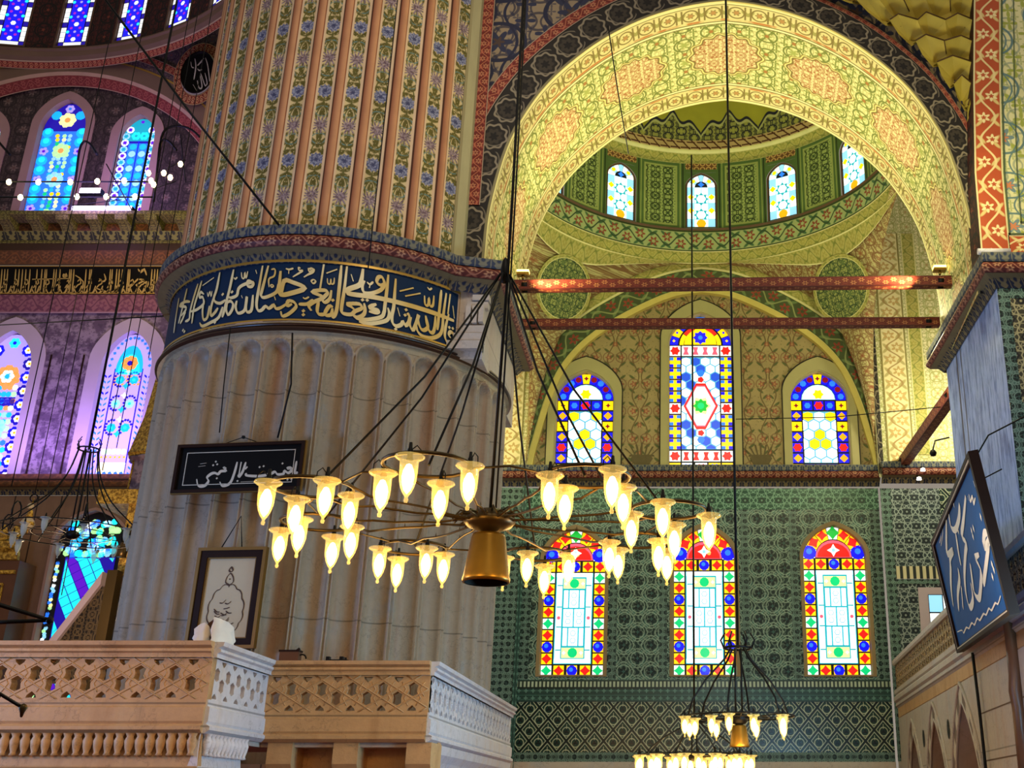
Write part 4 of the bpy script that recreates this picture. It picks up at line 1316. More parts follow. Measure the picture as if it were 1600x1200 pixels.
def design_drum(g, gw, gh, gr, inside):
    zs = gh - gr
    g.add('sky', rect(-gw / 2 + .02, .02, gw / 2 - .02, zs), 1)
    n = 5; m_ = .015
    for j in range(n):
        for i in range(4):
            g.add('white' if (i in (1, 2)) or j % 2 else 'sky', rect(-gw / 2 + i * gw / 4 + m_, j * zs / n + m_, -gw / 2 + (i + 1) * gw / 4 - m_, (j + 1) * zs / n - m_), 2)
    for t in (.38, .72):
        for sx_ in (-1, 1): g.add('yellow', star(sx_ * gw * .36, zs * t + gw * .05, gw * .12, 4, .7), 3)
    for j in (1, 3): g.add('teal', star(0, zs * (j + .5) / n, gw * .26, 8, .7), 3); g.add('white', ngon(0, zs * (j + .5) / n, gw * .17, 6), 4)
    g.add('amber', ngon(0, gw * .14, gw * .17, 8), 4)
    def head(i, loop, x, y, r): g.add('sky' if i % 2 else 'white', loop); g.add('yellow', ngon(x, y, r * .6, 6), 2) if i in (1, 5) else None
    arch_cells(g, gw, gh, gr, 7, .45, head)
    g.add('mid', star(0, zs + gr * .2, gw * .12, 4, .6), 3)
for (c_, z0, z1, w) in LOW: window(c_, YB, z0, z1, w, design_low, 'surround_tan', .085)
for i, (c_, z0, z1, w) in enumerate(UPP): window(c_, YB + .1, z0, z1, w + .5 * 0, design_tall if i == 1 else design_upp, 'surround_cream', .035)
# vases painted between the upper windows
for x in (-1.12, 2.52):
    mb = Mb()
    pv = lambda a, b: (x + a, .085, 11.02 + b)
    for loop in ([(-.34, 0), (.34, 0), (.2, .12), (-.2, .12)], [(-.12, .12), (.12, .12), (.08, .2), (-.08, .2)], [(-.16, .2), (.16, .2), (.34, .5), (.3, .56), (-.3, .56), (-.34, .5)], [(-.4, .56), (.4, .56), (.36, .62), (-.36, .62)]):
        mb.face([pv(*p) for p in loop], loop)
    for k in range(-3, 4): mb.face([pv(k * .1 - .02, .62), pv(k * .1 + .02, .62), pv(k * .17 + .03, 1.0 - abs(k) * .06), pv(k * .17 - .03, 1.0 - abs(k) * .06)], [(0, 0)] * 4)
    mb.done('painted_vase', 'vase_paint', bay)
# broad cream surrounds painted round the upper windows
for i, (c_, z0, z1, w) in enumerate(UPP):
    mb = Mb(); a = arch_loop(c_ - w / 2 - .22, c_ + w / 2 + .22, 10.98, z1 + .42, w * .62); b = arch_loop(c_ - w / 2, c_ + w / 2, z0, z1, w * .52)
    plate(mb, a, [b], .06, ((0, .03, 0), (1, 0, 0), (0, 0, 1)))
    mb.done('cream_surround', 'surround_cream', bay)
    mb = Mb(); a2 = [(c_ + (x - c_) * 1.03, z if z < 11.2 else z + .04) for x, z in a]
    plate(mb, a2, [a], .05, ((0, .035, 0), (1, 0, 0), (0, 0, 1))); mb.done('surround_line', 'archivolt', bay)

# ------------------------------------------------------------------ dome over the bay
DC, DR, DZ = Vector((.75, 26.55, 0)), 5.6, 18.02
dome = struct(empty('ceiling_dome', (DC.x, DC.y, DZ)))
def dpt(ph, r, z): return Vector((r * sin(rad(ph)), r * cos(rad(ph)), z - DZ))   # ph 0 = far side
def dring(name, mat, prof, a0=-100, a1=100, n=72, usc=None, sm=False):
    mb = Mb(); L = [0]
    for i in range(1, len(prof)): L.append(L[-1] + math.dist(prof[i], prof[i - 1]))
    def fn(s, t):
        j = round(t * (len(prof) - 1)); ph = a0 + (a1 - a0) * s
        return dpt(ph, *prof[j]), (rad(ph) * (usc or prof[0][0]), L[j])
    mb.grid(n, len(prof) - 1, fn, sm=sm)
    return mb.done(name, mat, dome)
dring('ring_cream_border', 'cream_border', [(5.62, 17.92), (5.60, 18.02), (5.58, 18.22), (5.5, 18.30)])
dring('ring_tulip_band', 'tulip_band', [(5.50, 18.30), (5.48, 18.65), (5.46, 18.98), (5.40, 19.0)])
dring('ring_ledge', 'brown_frame', [(5.40, 19.0), (5.36, 19.06), (5.45, 19.12), (5.62, 19.13)])
# drum as one curved wall with window openings left between panels
P13 = 360 / 13
mb = Mb()
ww = 1.06; hw = math.degrees(ww / 2 / DR)
WZ0, WZ1 = 19.22, 21.28
for k in range(-4, 5):
    c0 = k * P13
    a, b = c0 + hw, c0 + P13 - hw
    if k < 4: mb.grid(8, 1, lambda s, t: (dpt(a + (b - a) * s, DR, 19.12 + 2.55 * t), (rad(a + (b - a) * s - P13 / 2) * DR, 2.7 * t)), sm=False)
    # wall round the arched head of the window
    al = arch_loop(-ww / 2, ww / 2, WZ0, WZ1, ww * .5)
    for (z0, z1) in ((19.12, WZ0), (WZ1, 21.67)):
        mb.grid(2, 1, lambda s, t: (dpt(c0 - hw + 2 * hw * s, DR, z0 + (z1 - z0) * t), (rad(c0 - hw + 2 * hw * s - P13 / 2) * DR, z0 + (z1 - z0) * t - 19.12)), sm=False)
    head = [p for p in al if p[1] > WZ1 - ww * .5 - 1e-6]
    for (x0, za), (x1, zb) in zip(head, head[1:]):
        mb.face([dpt(c0 + math.degrees(x / DR), DR, z) for x, z in ((x0, za), (x1, zb), (x1, WZ1), (x0, WZ1))], [(rad(c0 - P13 / 2) * DR + x, z - 19.12) for x, z in ((x0, za), (x1, zb), (x1, WZ1), (x0, WZ1))])
mb.done('drum_wall', 'drum', dome)
WN[0] = 7
for k in range(-3, 4):
    if abs(k) > 2: continue
    WN[0] += 1
    ph = k * P13; base = dpt(ph, DR + .05, WZ0) + dome.location
    e = struct(empty('window_%d' % WN[0], base, rz=-rad(ph)))
    mb = Mb(); al = arch_loop(-ww / 2, ww / 2, 0, WZ1 - WZ0, ww * .5); il = arch_loop(-ww / 2 + .05, ww / 2 - .05, .04, WZ1 - WZ0 - .06, ww * .46)
    plate(mb, al, [il], .12, ((0, -.04, 0), (1, 0, 0), (0, 0, 1))); mb.done('window_surround', 'brown_frame', e)
    g = Glass(); h = WZ1 - WZ0
    bl = arch_loop(-ww / 2 + .04, ww / 2 - .04, .03, h - .05, ww * .47)
    g.mb.face([(x, .02, z) for x, z in bl], [(0, 0)] * len(bl), 0)
    design_drum(g, ww - .12, h - .08, ww * .46, None)
    g.done('stained_glass', e, Matrix.Translation((0, 0, .04)))
dring('drum_cornice', 'cream_border', [(5.62, 21.62), (5.45, 21.66), (5.40, 21.82), (5.30, 21.92), (5.3, 21.98)])
dome_prof = [(5.3 * cos(a) , 21.98 + 5.2 * sin(a)) for a in [rad(q) for q in range(0, 91, 6)]]
dring('painted_shell', 'dome', [(max(r, .02), z) for r, z in dome_prof], -180, 180, 96, 5.3, True)

# pendentives between the ring and the arches
def arch_side(t, w, c, z0, zt):
    "far arch outer curve for t in 0..1 from crown to springing"
    o = offset(far, 1.16)
    half_ = o[:len(o) // 2 + 1]
    return half_
oc = offset(far, 1.10); H = len(oc) // 2
rightc = oc[:H + 1][::-1]      # crown -> springing, right side
leftc = oc[H:]                 # crown -> springing, left side
def resample(c, t):
    q = t * (len(c) - 1); i = min(int(q), len(c) - 2); f = q - i
    return (c[i][0] + (c[i + 1][0] - c[i][0]) * f, c[i][1] + (c[i + 1][1] - c[i][1]) * f)
def pend(side):
    c = leftc if side < 0 else rightc
    xc_ = -4.62 if side < 0 else 6.03
    N = 24
    def bound(t):
        "t 0..1: back arch crown to corner (0.5), then along the side arch towards the viewer"
        if t <= .5:
            x, z = resample(c, t * 2); 
            x = max(xc_, x) if side < 0 else min(xc_, x)
            return Vector((x, YB - .14, min(z, 18.0)))
        x, z = resample(c, (1 - t) * 2)
        d = abs(x - CXB); w = abs(xc_ - CXB)
        yy = YB - .14 - (w - min(d, w))
        return Vector((xc_, yy, min(z, 18.0)))
    def ringp(t):
        ph = t * 90 * (1 if side > 0 else -1)
        return DC + dpt(ph, 5.60, 17.95) + Vector((0, 0, DZ))
    def surf(t, q):
        a, b = bound(t), ringp(t)
        p = a.lerp(b, q); bulge = .25 * sin(PI * q) * (a - b).length * .25
        return p + Vector((side * .35 * bulge, .35 * bulge, .3 * bulge))
    def U(t, q): p = surf(t, q); return ((p.x - p.y) * .7, p.z)
    mb = Mb(); mb.grid(N, 12, lambda s, q: (surf(s, q), U(s, q))); mb.v = [tuple(Vector(p) - dome.location) for p in mb.v]
    mb.done('pendentive', 'pendentive', dome)
    # border fillets that follow the edges, and the round medallion
    for nm, mt, f0, f1, wv in (('pendentive_border', 'cream_border', lambda t: .02, lambda t: .14, .42),):
        mb = Mb(); sg = Vector((-.05 * side, -.05, -.03))
        mb.grid(N, 1, lambda s, q: (surf(s, .90 + .10 * q) + sg - dome.location, (s * 9, q * .42)))
        mb.done(nm, mt, dome)
    ctr = surf(.5, .78); e1 = (surf(.6, .78) - surf(.4, .78)).normalized(); e2 = (surf(.5, .9) - surf(.5, .55)).normalized()
    off_ = e1.cross(e2) * (.1); off_ = off_ if off_.y < 0 else -off_
    mb = Mb(); R_ = .98
    def medal(r0, r1, lift, name, mt):
        m_ = Mb()
        def fn(s, q):
            a = 2 * PI * s; r = r0 + (r1 - r0) * q
            return ctr + off_ * lift + (e1 * cos(a) + e2 * sin(a)) * r - dome.location, ((r * cos(a), r * sin(a)) if r0 < .1 else (s * 6, q * .2))
        m_.grid(40, 3, fn); m_.done(name, mt, dome)
    medal(.01, R_, 1.6, 'medallion', 'medallion'); medal(R_ * .94, R_ * 1.06, 1.9, 'medallion_rim', 'cream_border')
pend(-1); pend(1)
# sheltering crown above so that the bay is roofed, and the back of the arch wall
quad('arch_back', 'ochre_field', [(-9.5, AY1 + .02, 17.6), (10.8, AY1 + .02, 17.6), (10.8, AY1 + .02, 23), (-9.5, AY1 + .02, 23)], [(0, 0), (20, 0), (20, 5), (0, 5)], arch)
# ------------------------------------------------------------------ the far wall west of the pillar
YL = 33.5
west = struct(empty('wall_left', (0, YL, 0)))
def wq(name, mat, x0, x1, z0, z1, y=YL, swap=False):
    mb = Mb(); L_ = west.location
    uv = [(x0, z0), (x1, z0), (x1, z1), (x0, z1)] if not swap else [(x0, 0), (x1, 0), (x1, z1 - z0), (x0, z1 - z0)]
    mb.face([Vector(p) - L_ for p in ((x0, y, z0), (x1, y, z0), (x1, y, z1), (x0, y, z1))], uv)
    return mb.done(name, mat, west)
WX0, WX1 = -27.0, -9.0
def wholes(name, mat, outline, holes, y, depth=.3):
    mb = Mb(); plate(mb, outline, holes, depth, ((0, y - YL, 0), (1, 0, 0), (0, 0, 1))); return mb.done(name, mat, west)
VW = [(-21.75, 11.06, 16.62), (-17.85, 11.06, 16.62), (-14.0, 11.06, 16.62)]
wholes('violet_wall', 'violet_wall', rect(WX0, 10.9, WX1, 16.8), [arch_loop(c - 1.22, c + 1.22, z0, z1, 1.5) for c, z0, z1 in VW], YL)
for c, z0, z1 in VW[:2]:
    for s in (-1, 1):
        wq('dark_fillet', 'dark_wood', c + s * 1.42 - .03, c + s * 1.42 + .03, 11.0, 15.3, YL - .02)
wq('pink_band', 'pink_band', WX0, WX1, 16.75, 17.42, YL - .08, True)
wq('brown_band', 'brown_band', WX0, WX1, 18.48, 19.3, YL - .12, True)
LWX, LWZ0, LWZ1, LWW = -17.95, 4.2, 10.2, 2.3
wholes('marble_panels', 'panel_marble', rect(WX0, 0, WX1, 10.6), [arch_loop(LWX - LWW / 2, LWX + LWW / 2, LWZ0, LWZ1, 1.0)], YL + .02)
cornice([(WX0, YL), (WX1, YL)], 'trim_5', mats=('dark_leaf', 'brown_band', 'brown_band'))
# inscription along the wall
wband = empty('wall_inscription', (-18, YL - .1, 17.42), 'long black band of small golden calligraphy running along the violet wall', 'inscription')
mb = Mb(); mb.box((-9, 0, 0), (9, .12, 1.06)); mb.done('panel', 'black_panel', wband)
mb = Mb()
for z in (.02, 1.02): mb.box((-9, -.015, z), (9, .01, z + .025))
mb.done('border', 'gold_line', wband)

# gallery ledge on carved consoles
ledge = struct(empty('trim_6', (-18, YL, 19.3)))
mb = Mb(); mb.box((-9, -.15, 0), (9, .1, .12)); mb.box((-9, -1.0, .64), (9, .1, .76)); mb.done('ledge_slab', 'gallery_console', ledge)
mb = Mb(); mb.grid(60, 1, lambda s, t: ((-9 + 18 * s, -.16 - .25 * t, .1 + .22 * t), (18 * s, .26 * t))); mb.done('leaf_moulding', material('ledge_leaf', m_leafrow('#7c7a3c', '#2c3020', .42, .3), .6), ledge)
mb = Mb(); mb.box((-9, -.3, .3), (9, .1, .64)); mb.done('console_back', 'brown_band', ledge)
for i in range(17):
    x = -8.3 + i * .98
    mb = Mb()
    prof = [(-.02, .30), (-.45, .32), (-.6, .42), (-.92, .48), (-.98, .64), (-.02, .64)]
    for a, b in zip(prof, prof[1:] + prof[:1]):
        mb.face([(x - .2, a[0], a[1]), (x + .2, a[0], a[1]), (x + .2, b[0], b[1]), (x - .2, b[0], b[1])], [(0, 0), (.4, 0), (.4, .3), (0, .3)])
    for sx in (-.2, .2): mb.face([(x + sx, p[0], p[1]) for p in prof], [p for p in prof])
    mb.done('console', 'gallery_console', ledge)
mb = Mb(); mb.box((4.1, -1.15, .5), (6.4, -.2, 1.0)); mb.box((4.0, -1.3, 1.0), (6.6, -.1, 1.16)); mb.done('end_block', 'gallery_console', ledge)

# upper wall with its arched windows under the semi-dome
YU = 34.3
up = struct(empty('wall_back_2', (0, YU, 0)))
UW = [(-22.2, 20.3, 26.0, 2.24, 1.0), (-19.45, 20.3, 25.35, 1.86, .9), (-25.0, 20.3, 25.35, 1.86, .9)]
mb = Mb(); plate(mb, rect(-29, 19.9, -10, 30.0), [arch_loop(c - w / 2, c + w / 2, z0, z1, w * .62) for c, z0, z1, w, _ in UW], .3, ((0, 0, 0), (1, 0, 0), (0, 0, 1)))
mb.done('painted_wall', 'brown_field', up)
AC, AR, AZ = -22.2, 6.55, 19.6
def arc2(name, mat, r0, r1, y0, y1, w, sq_=1.0, a0=2, a1=178):
    n = 60; mb = Mb()
    def fn(s, t):
        a = rad(a0 + (a1 - a0) * s); r = r0 + (r1 - r0) * t
        return (AC + r * cos(a), (y0 + (y1 - y0) * t) - YU, AZ + sq_ * r * sin(a)), (a * r0, t * w)
    mb.grid(n, 1, fn); return mb.done(name, mat, up)
arc2('red_arch_band', 'red_plaster', AR, AR + .45, YU - .12, YU - .4, .5)
arc2('tan_arch_band', 'tan_plaster', AR + .45, AR + 1.0, YU - .4, YU - .42, .6)
arc2('tan_arch_line', 'gold_line', AR + .98, AR + 1.05, YU - .43, YU - .43, .06)
arc2('spandrel_red_edge', 'red_band', AR + 1.25, AR + 1.55, YU - .5, YU - .5, .26)
mb = Mb(); n = 60
def spn(s, t):
    a = rad(2 + 176 * s); r = AR + 1.0
    x, z = AC + r * cos(a), AZ + r * sin(a)
    return (x + (0) * t, -.42, z + (30.5 - z) * t), (x, z + (30.5 - z) * t)
mb.grid(n, 1, spn, sm=False); mb.face([(AC + AR + 1.0, -.42, 20.3), (-9, -.42, 20.3), (-9, -.42, 30.5), (AC + AR + .99, -.42, 30.5)], [(0, 0), (5, 0), (5, 10), (0, 10)])
mb.done('spandrel', 'spandrel_grey', up)

# semi-dome ring and drum with its tall blue windows
SC, SR, SZ = Vector((-22.9, 21.9, 0)), 11.75, 27.45
sd = struct(empty('ceiling_dome_2', (SC.x, SC.y, SZ)))
def spt(ph, r, z): return Vector((r * sin(rad(ph)), r * cos(rad(ph)), z - SZ))
def sring(name, mat, prof, a0=-35, a1=65):
    mb = Mb(); L = [0]
    for i in range(1, len(prof)): L.append(L[-1] + math.dist(prof[i], prof[i - 1]))
    mb.grid(60, len(prof) - 1, lambda s, t: (spt(a0 + (a1 - a0) * s, *prof[round(t * (len(prof) - 1))]), (rad(a0 + (a1 - a0) * s) * SR, L[round(t * (len(prof) - 1))])), sm=False)
    return mb.done(name, mat, sd)
sring('ring_red_edge', 'red_band', [(SR + .25, SZ - .75), (SR + .1, SZ - .5)])
sring('ring_moulding', 'tan_plaster', [(SR + .12, SZ - .51), (SR - .02, SZ - .4), (SR - .05, SZ - .2), (SR - .12, SZ - .15), (SR - .12, SZ - .1), (SR + .1, SZ - .08)])
SP = 11.1; SW = 1.22; shw = math.degrees(SW / 2 / SR)
SWZ0, SWZ1 = SZ + .02, SZ + 5.2
mb = Mb()
for k in range(-4, 6):
    c0 = 3.6 + k * SP
    a, b = c0 + shw, c0 + SP - shw
    mb.grid(4, 1, lambda s, t: (spt(a + (b - a) * s, SR, SZ - .1 + 6.7 * t), (rad(a + (b - a) * s) * SR, 6 * t)), sm=False)
    mb.grid(2, 1, lambda s, t: (spt(c0 - shw + 2 * shw * s, SR, SZ - .1 + .12 * t), (s, .15 * t)), sm=False)
    mb.grid(2, 1, lambda s, t: (spt(c0 - shw + 2 * shw * s, SR, SWZ1 + 1.4 * t), (s, 1.4 * t)), sm=False)
mb.done('drum_wall', 'dark_red_field', sd)
sprof = [(SR * cos(rad(q)), SZ + 6.6 + 8 * sin(rad(q))) for q in range(0, 91, 10)]
sring('painted_shell', 'dark_red_field', sprof)
def design_semi(g, gw, gh, gr, inside):
    b = gw * .2; n = int(gh / b)
    for j in range(n):
        for x0 in (-gw / 2, gw / 2 - b):
            g.add('indigo' if j % 4 == 0 else 'white', rect(x0 + .015, j * b + .015, x0 + b - .015, (j + 1) * b - (.015 if j % 4 in (0, 3) else -.0)), 1)
    g.add('white', rect(-gw / 2 + b, .02, gw / 2 - b, b - .02), 1)
    g.add('blue', rect(-gw / 2 + b + .02, b, gw / 2 - b - .02, gh - .1), 1)
    s = gw * .105; y = b + s; j = 0
    while y < gh - .2:
        xs = (0,) if j % 2 == 0 else (-1, 1)
        for q in xs:
            g.add('white' if j % 2 == 0 and j % 4 == 0 else ('magenta' if j % 2 else 'lilac'), ngon(q * gw * .15, y, s * (.85 if j % 4 == 0 else .5), 6), 2)
        if j % 4 == 2:
            for q in (-1, 1): g.add('cyan', ngon(q * gw * .25, y, s * .6, 6), 2)
        y += s * 1.45; j += 1
WN[0] = 12
for k in range(-2, 4):
    WN[0] += 1
    ph = 3.6 + k * SP
    e = struct(empty('window_%d' % WN[0], spt(ph, SR + .05, SWZ0) + sd.location, rz=-rad(ph)))
    mb = Mb(); h = SWZ1 - SWZ0
    plate(mb, rect(-SW / 2 - .02, -.02, SW / 2 + .02, h + .02), [arch_loop(-SW / 2 + .05, SW / 2 - .05, .05, h - .05, SW * .5)], .16, ((0, -.08, 0), (1, 0, 0), (0, 0, 1))); mb.done('window_surround', 'brown_frame', e)
    g = Glass(); bl = arch_loop(-SW / 2 + .04, SW / 2 - .04, .03, h - .05, SW * .47); g.mb.face([(x, .02, z) for x, z in bl], [(0, 0)] * len(bl), 0)
    design_semi(g, SW - .12, h - SW * .5, SW * .46, None); g.done('stained_glass', e, Matrix.Translation((0, .02, .05)))

# floral stained glass of this wall
def flower(g, x, y, r, petal, heart, lay=2, n=6):
    for i in range(n):
        a = 2 * PI * i / n
        g.add(petal, ngon(x + r * .58 * cos(a), y + r * .58 * sin(a), r * .4, 6), lay)
    g.add(heart, ngon(x, y, r * .34, 8), lay + 1)
def design_floral_a(g, gw, gh, gr, inside):
    "border of blue sprays with yellow hearts, cyan medallion field"
    zs = gh - gr; b = gw * .23
    g.add('lilac', rect(-gw / 2 + .03, .02, gw / 2 - .03, zs), 1)
    n = int(gh / (b * 1.25))
    for j in range(n):
        for s in (-1, 1):
            x, y = s * (gw / 2 - b * .52), (j + .5) * b * 1.25
            if y > zs + gr * .3: x *= .8
            flower(g, x, y, b * .62, 'blue' if j % 2 else 'indigo', 'yellow', 2, 7); flower(g, x, y, b * .34, 'white', 'amber', 3, 6)
    half = [(gw * .48 * cos(PI * i / 14), zs + gr * .96 * sin(PI * i / 14)) for i in range(15)]
    g.add('lilac', half, 1)
    g.add('indigo', rect(-gw * .25, gh * .50, gw * .25, gh * .56), 2)
    random.seed(3)
    for j in range(16):
        y = .15 + j * (zs - .1) / 16
        for i in range(-2, 3):
            k = random.choice(['cyan', 'azure', 'sky', 'azure', 'palegreen', 'cyan', 'mid']) if y < zs * .62 else random.choice(['lilac', 'azure', 'orange', 'white', 'palegreen'])
            g.add(k, ngon(i * gw * .105 + random.uniform(-.02, .02), y, gw * .062, 6, random.random()), 2)
    for y in (gh * .16, gh * .36): flower(g, 0, y, gw * .2, 'sky', 'orange', 3, 8)
    flower(g, 0, gh * .7, gw * .26, 'orange', 'mid', 3, 8); flower(g, 0, gh * .7, gw * .15, 'white', 'azure', 4, 6); flower(g, 0, gh * .93, gw * .12, 'cyan', 'blue', 3, 6)
def design_floral_b(g, gw, gh, gr, inside):
    "chain border of blue links on white, pale field with blue scrolls"
    zs = gh - gr; b = gw * .19
    g.add('lilac', rect(-gw / 2 + .02, .02, gw / 2 - .02, zs), 1)
    half = [(gw * .48 * cos(PI * i / 14), zs + gr * .96 * sin(PI * i / 14)) for i in range(15)]
    g.add('lilac', half, 1)
    n = int(zs / (b * .62))
    for j in range(n):
        for s in (-1, 1):
            x, y = s * (gw / 2 - b * .55), (j + .5) * b * .62
            for q in (-1, 1): g.add('mid' if j % 3 else 'blue', [(x + q * b * .36, y + b * .24), (x + q * b * .08, y + b * .02), (x + q * b * .08, y - b * .2), (x + q * b * .36, y + b * .02)], 2)
    for i in range(15):
        a = PI * (i + .5) / 15; x, y = (gw / 2 - b * .55) * cos(a), zs + (gr - b * .55) * sin(a)
        g.add('mid', ngon(x, y, b * .2, 4, a), 2)
    x1 = gw / 2 - b * 1.2
    for s in (-1, 1): g.add('indigo', rect(s * x1 - .02, .1, s * x1 + .02, zs), 2)
    top = [(x1 * cos(PI * i / 10), zs - gr * .1 + gr * .75 * sin(PI * i / 10)) for i in range(11)]
    g.add('azure', top, 2); g.add('cyan', [(x * .8, zs - gr * .08 + (y - zs) * .75) for x, y in top], 3); flower(g, 0, zs + gr * .15, gw * .17, 'orange', 'indigo', 4, 8)
    for i in range(7):
        for j in range(3): g.add('orange', ngon(-x1 * .86 + i * x1 * .287, zs - gr * .22 - j * .13, .055, 5), 2)
    for y0, col in ((.36, 'azure'), (.52, 'sky'), (.68, 'azure')):
        y = gh * y0
        for s in (-1, 1):
            for a0 in range(9):
                a = a0 * PI / 9 * 1.3 + (.4 if s > 0 else 1.3)
                g.add('indigo', ngon(s * x1 * .5 + x1 * .42 * cos(a), y + x1 * .55 * sin(a), .05, 4, a), 3)
            flower(g, s * x1 * .5, y - .02, x1 * .36, col, 'cyan', 3, 7)
        g.add('azure', star(0, y - x1 * .5, x1 * .3, 4, .5), 3); g.add('white', star(0, y + x1 * .6, x1 * .25, 4, .45), 3)
    for i in range(5): g.add('palegreen', ngon(-x1 * .7 + i * x1 * .35, gh * .2, .1, 6), 2)
    g.add('paleyellow', rect(-x1, .03, x1, gh * .13), 2)
    for i in range(6): g.add('amber', ngon(-x1 * .8 + i * x1 * .32, gh * .165, .05, 4), 3)
    for i in range(5): g.add('mid', ngon(-x1 * .8 + i * x1 * .4, gh * .06, .07, 5), 3)
def design_floral_c(g, gw, gh, gr, inside):
    "paired azure lobes down each edge, green and yellow sprays in the middle"
    zs = gh - gr; b = gw * .27
    g.add('mid', rect(-gw / 2 + .03, .02, gw / 2 - .03, zs), 1); g.add('indigo', [(gw * .48 * cos(PI * i / 14), zs + gr * .96 * sin(PI * i / 14)) for i in range(15)], 1)
    n = int(zs / (b * .9))
    for j in range(n + 1):
        for s in (-1, 1):
            x, y = s * (gw / 2 - b * .5), (j + .5) * b * .86
            if y > zs + gr * .25: continue
            if j % 3 == 2: flower(g, x, y, b * .4, 'lilac', 'violet', 2, 5)
            else: g.add('azure', ngon(x, y, b * .46, 9), 2); g.add('cyan', ngon(x, y + b * .1, b * .26, 7), 3)
    for s in (-1, 1): g.add('azure', ngon(s * gw * .26, zs + gr * .55, b * .42, 9), 2)
    flower(g, 0, gh - gr * .22, b * .4, 'lilac', 'mid', 2, 6)
    random.seed(11)
    for j in range(int(zs / .16)):
        y = .12 + j * .16
        for i in (-1, 0, 1):
            g.add(random.choice(['sky', 'azure', 'palegreen', 'paleyellow', 'yellow', 'mid', 'green', 'sky']), ngon(i * gw * .13 + random.uniform(-.03, .03), y, .085, 6, random.random()), 2)
    for t in (.12, .4, .62, .86): flower(g, 0, gh * t, gw * .2, random.choice(['paleyellow', 'palegreen', 'sky']), 'orange', 3, 7)
def design_floral_d(g, gw, gh, gr, inside):
    "blue lattice of circles between borders of violet stars"
    zs = gh - gr; b = gw * .22
    g.add('indigo', rect(-gw / 2 + .03, .02, gw / 2 - .03, zs), 1); g.add('teal', [(gw * .48 * cos(PI * i / 14), zs + gr * .96 * sin(PI * i / 14)) for i in range(15)], 1)
    for j in range(int(gh / (b * .95))):
        for s in (-1, 1):
            x, y = s * (gw / 2 - b * .52), (j + .5) * b * .95
            if y > zs + gr * .4: x *= .78
            if y > gh - gr * .3: continue
            g.add('white' if j % 2 else 'sky', ngon(x, y, b * .5, 8), 2); g.add('violet' if j % 2 else 'teal', star(x, y, b * .36, 6, .6), 3)
    x1 = gw / 2 - b
    g.add('mid', rect(-x1, .05, x1, zs - .1), 2)
    for j in range(int(zs / .3)):
        for i in (-1, 1): g.add('azure' if j % 2 else 'sky', ngon(i * x1 * .48, .2 + j * .3, x1 * .36, 8), 3)
    g.add('blue', rect(-.02, .05, .02, zs), 4)
    for i in (-1, 1): flower(g, i * x1 * .4, zs + gr * .22, x1 * .5, 'cyan', 'teal', 2, 6)
    g.add('violet', star(0, gh - gr * .18, b * .3, 6, .6), 2)
def design_diagonal(g, gw, gh, gr, inside):
    "slanting rows of cyan and violet panes inside a floral border"
    zs = gh - gr; b = gw * .13
    random.seed(5)
    for j in range(int(gh / .085)):
        for s in (-1, 1):
            y = .08 + j * .085
            if y > zs: continue
            g.add(random.choice(['white', 'palegreen', 'lead', 'sky', 'paleyellow', 'mid', 'lead']), ngon(s * (gw / 2 - b * .45) + random.uniform(-.03, .03), y, .065, 6, random.random()), 1)
    for j in range(70):
        x, y = random.uniform(-gw * .36, gw * .36), zs + random.uniform(-.42, gr * .75)
        g.add(random.choice(['azure', 'sky', 'white', 'cyan', 'mid', 'palegreen']), ngon(x, y, .11, 7), 1)
    X = gw / 2 - b * 1.15
    g.add('indigo', rect(-X, .05, X, zs - .45), 1)
    d, q = Vector((.50, -.87)), Vector((.87, .50))
    s = .30
    for i in range(-16, 17):
        for j in range(-16, 17):
            c = q * (i * s) + d * (j * s * .9) + Vector((0, zs * .45))
            loop = [c + d * (s * .42 * a) + q * (s * .46 * e_) for a, e_ in ((-1, -1), (1, -1), (1, 1), (-1, 1))]
            loop = [Vector((max(-X + .03, min(X - .03, p.x)), max(.08, min(zs - .48, p.y)))) for p in loop]
            if max(p.x for p in loop) - min(p.x for p in loop) > .05 and max(p.y for p in loop) - min(p.y for p in loop) > .05:
                g.add(['cyan', 'cyan', 'violet', 'cyan', 'cyan', 'indigo'][i % 6], [(p.x, p.y) for p in loop][::1], 2)
WN[0] = 18
for (c, z0, z1), ds in zip(VW, (design_floral_a, design_floral_b, design_floral_a)):
    window(c, YL, z0, z1, 2.44, ds, 'lilac_marble', .40, rise=1.5)
for (c, z0, z1, w, _), ds in zip(UW, (design_floral_c, design_floral_d, design_floral_d)):
    window(c, YU, z0, z1, w, ds, 'rose_plaster', .28, rise=w * .62)
window(LWX, YL, LWZ0, LWZ1, LWW, design_diagonal, 'rose_plaster', .06, rise=1.0)
# floor of the hall
mb = Mb(); mb.face([(-40, -20, 0), (30, -20, 0), (30, 36, 0), (-40, 36, 0)], [(0, 0), (70, 0), (70, 56), (0, 56)])
struct(mb.done('floor', 'floor_carpet'))
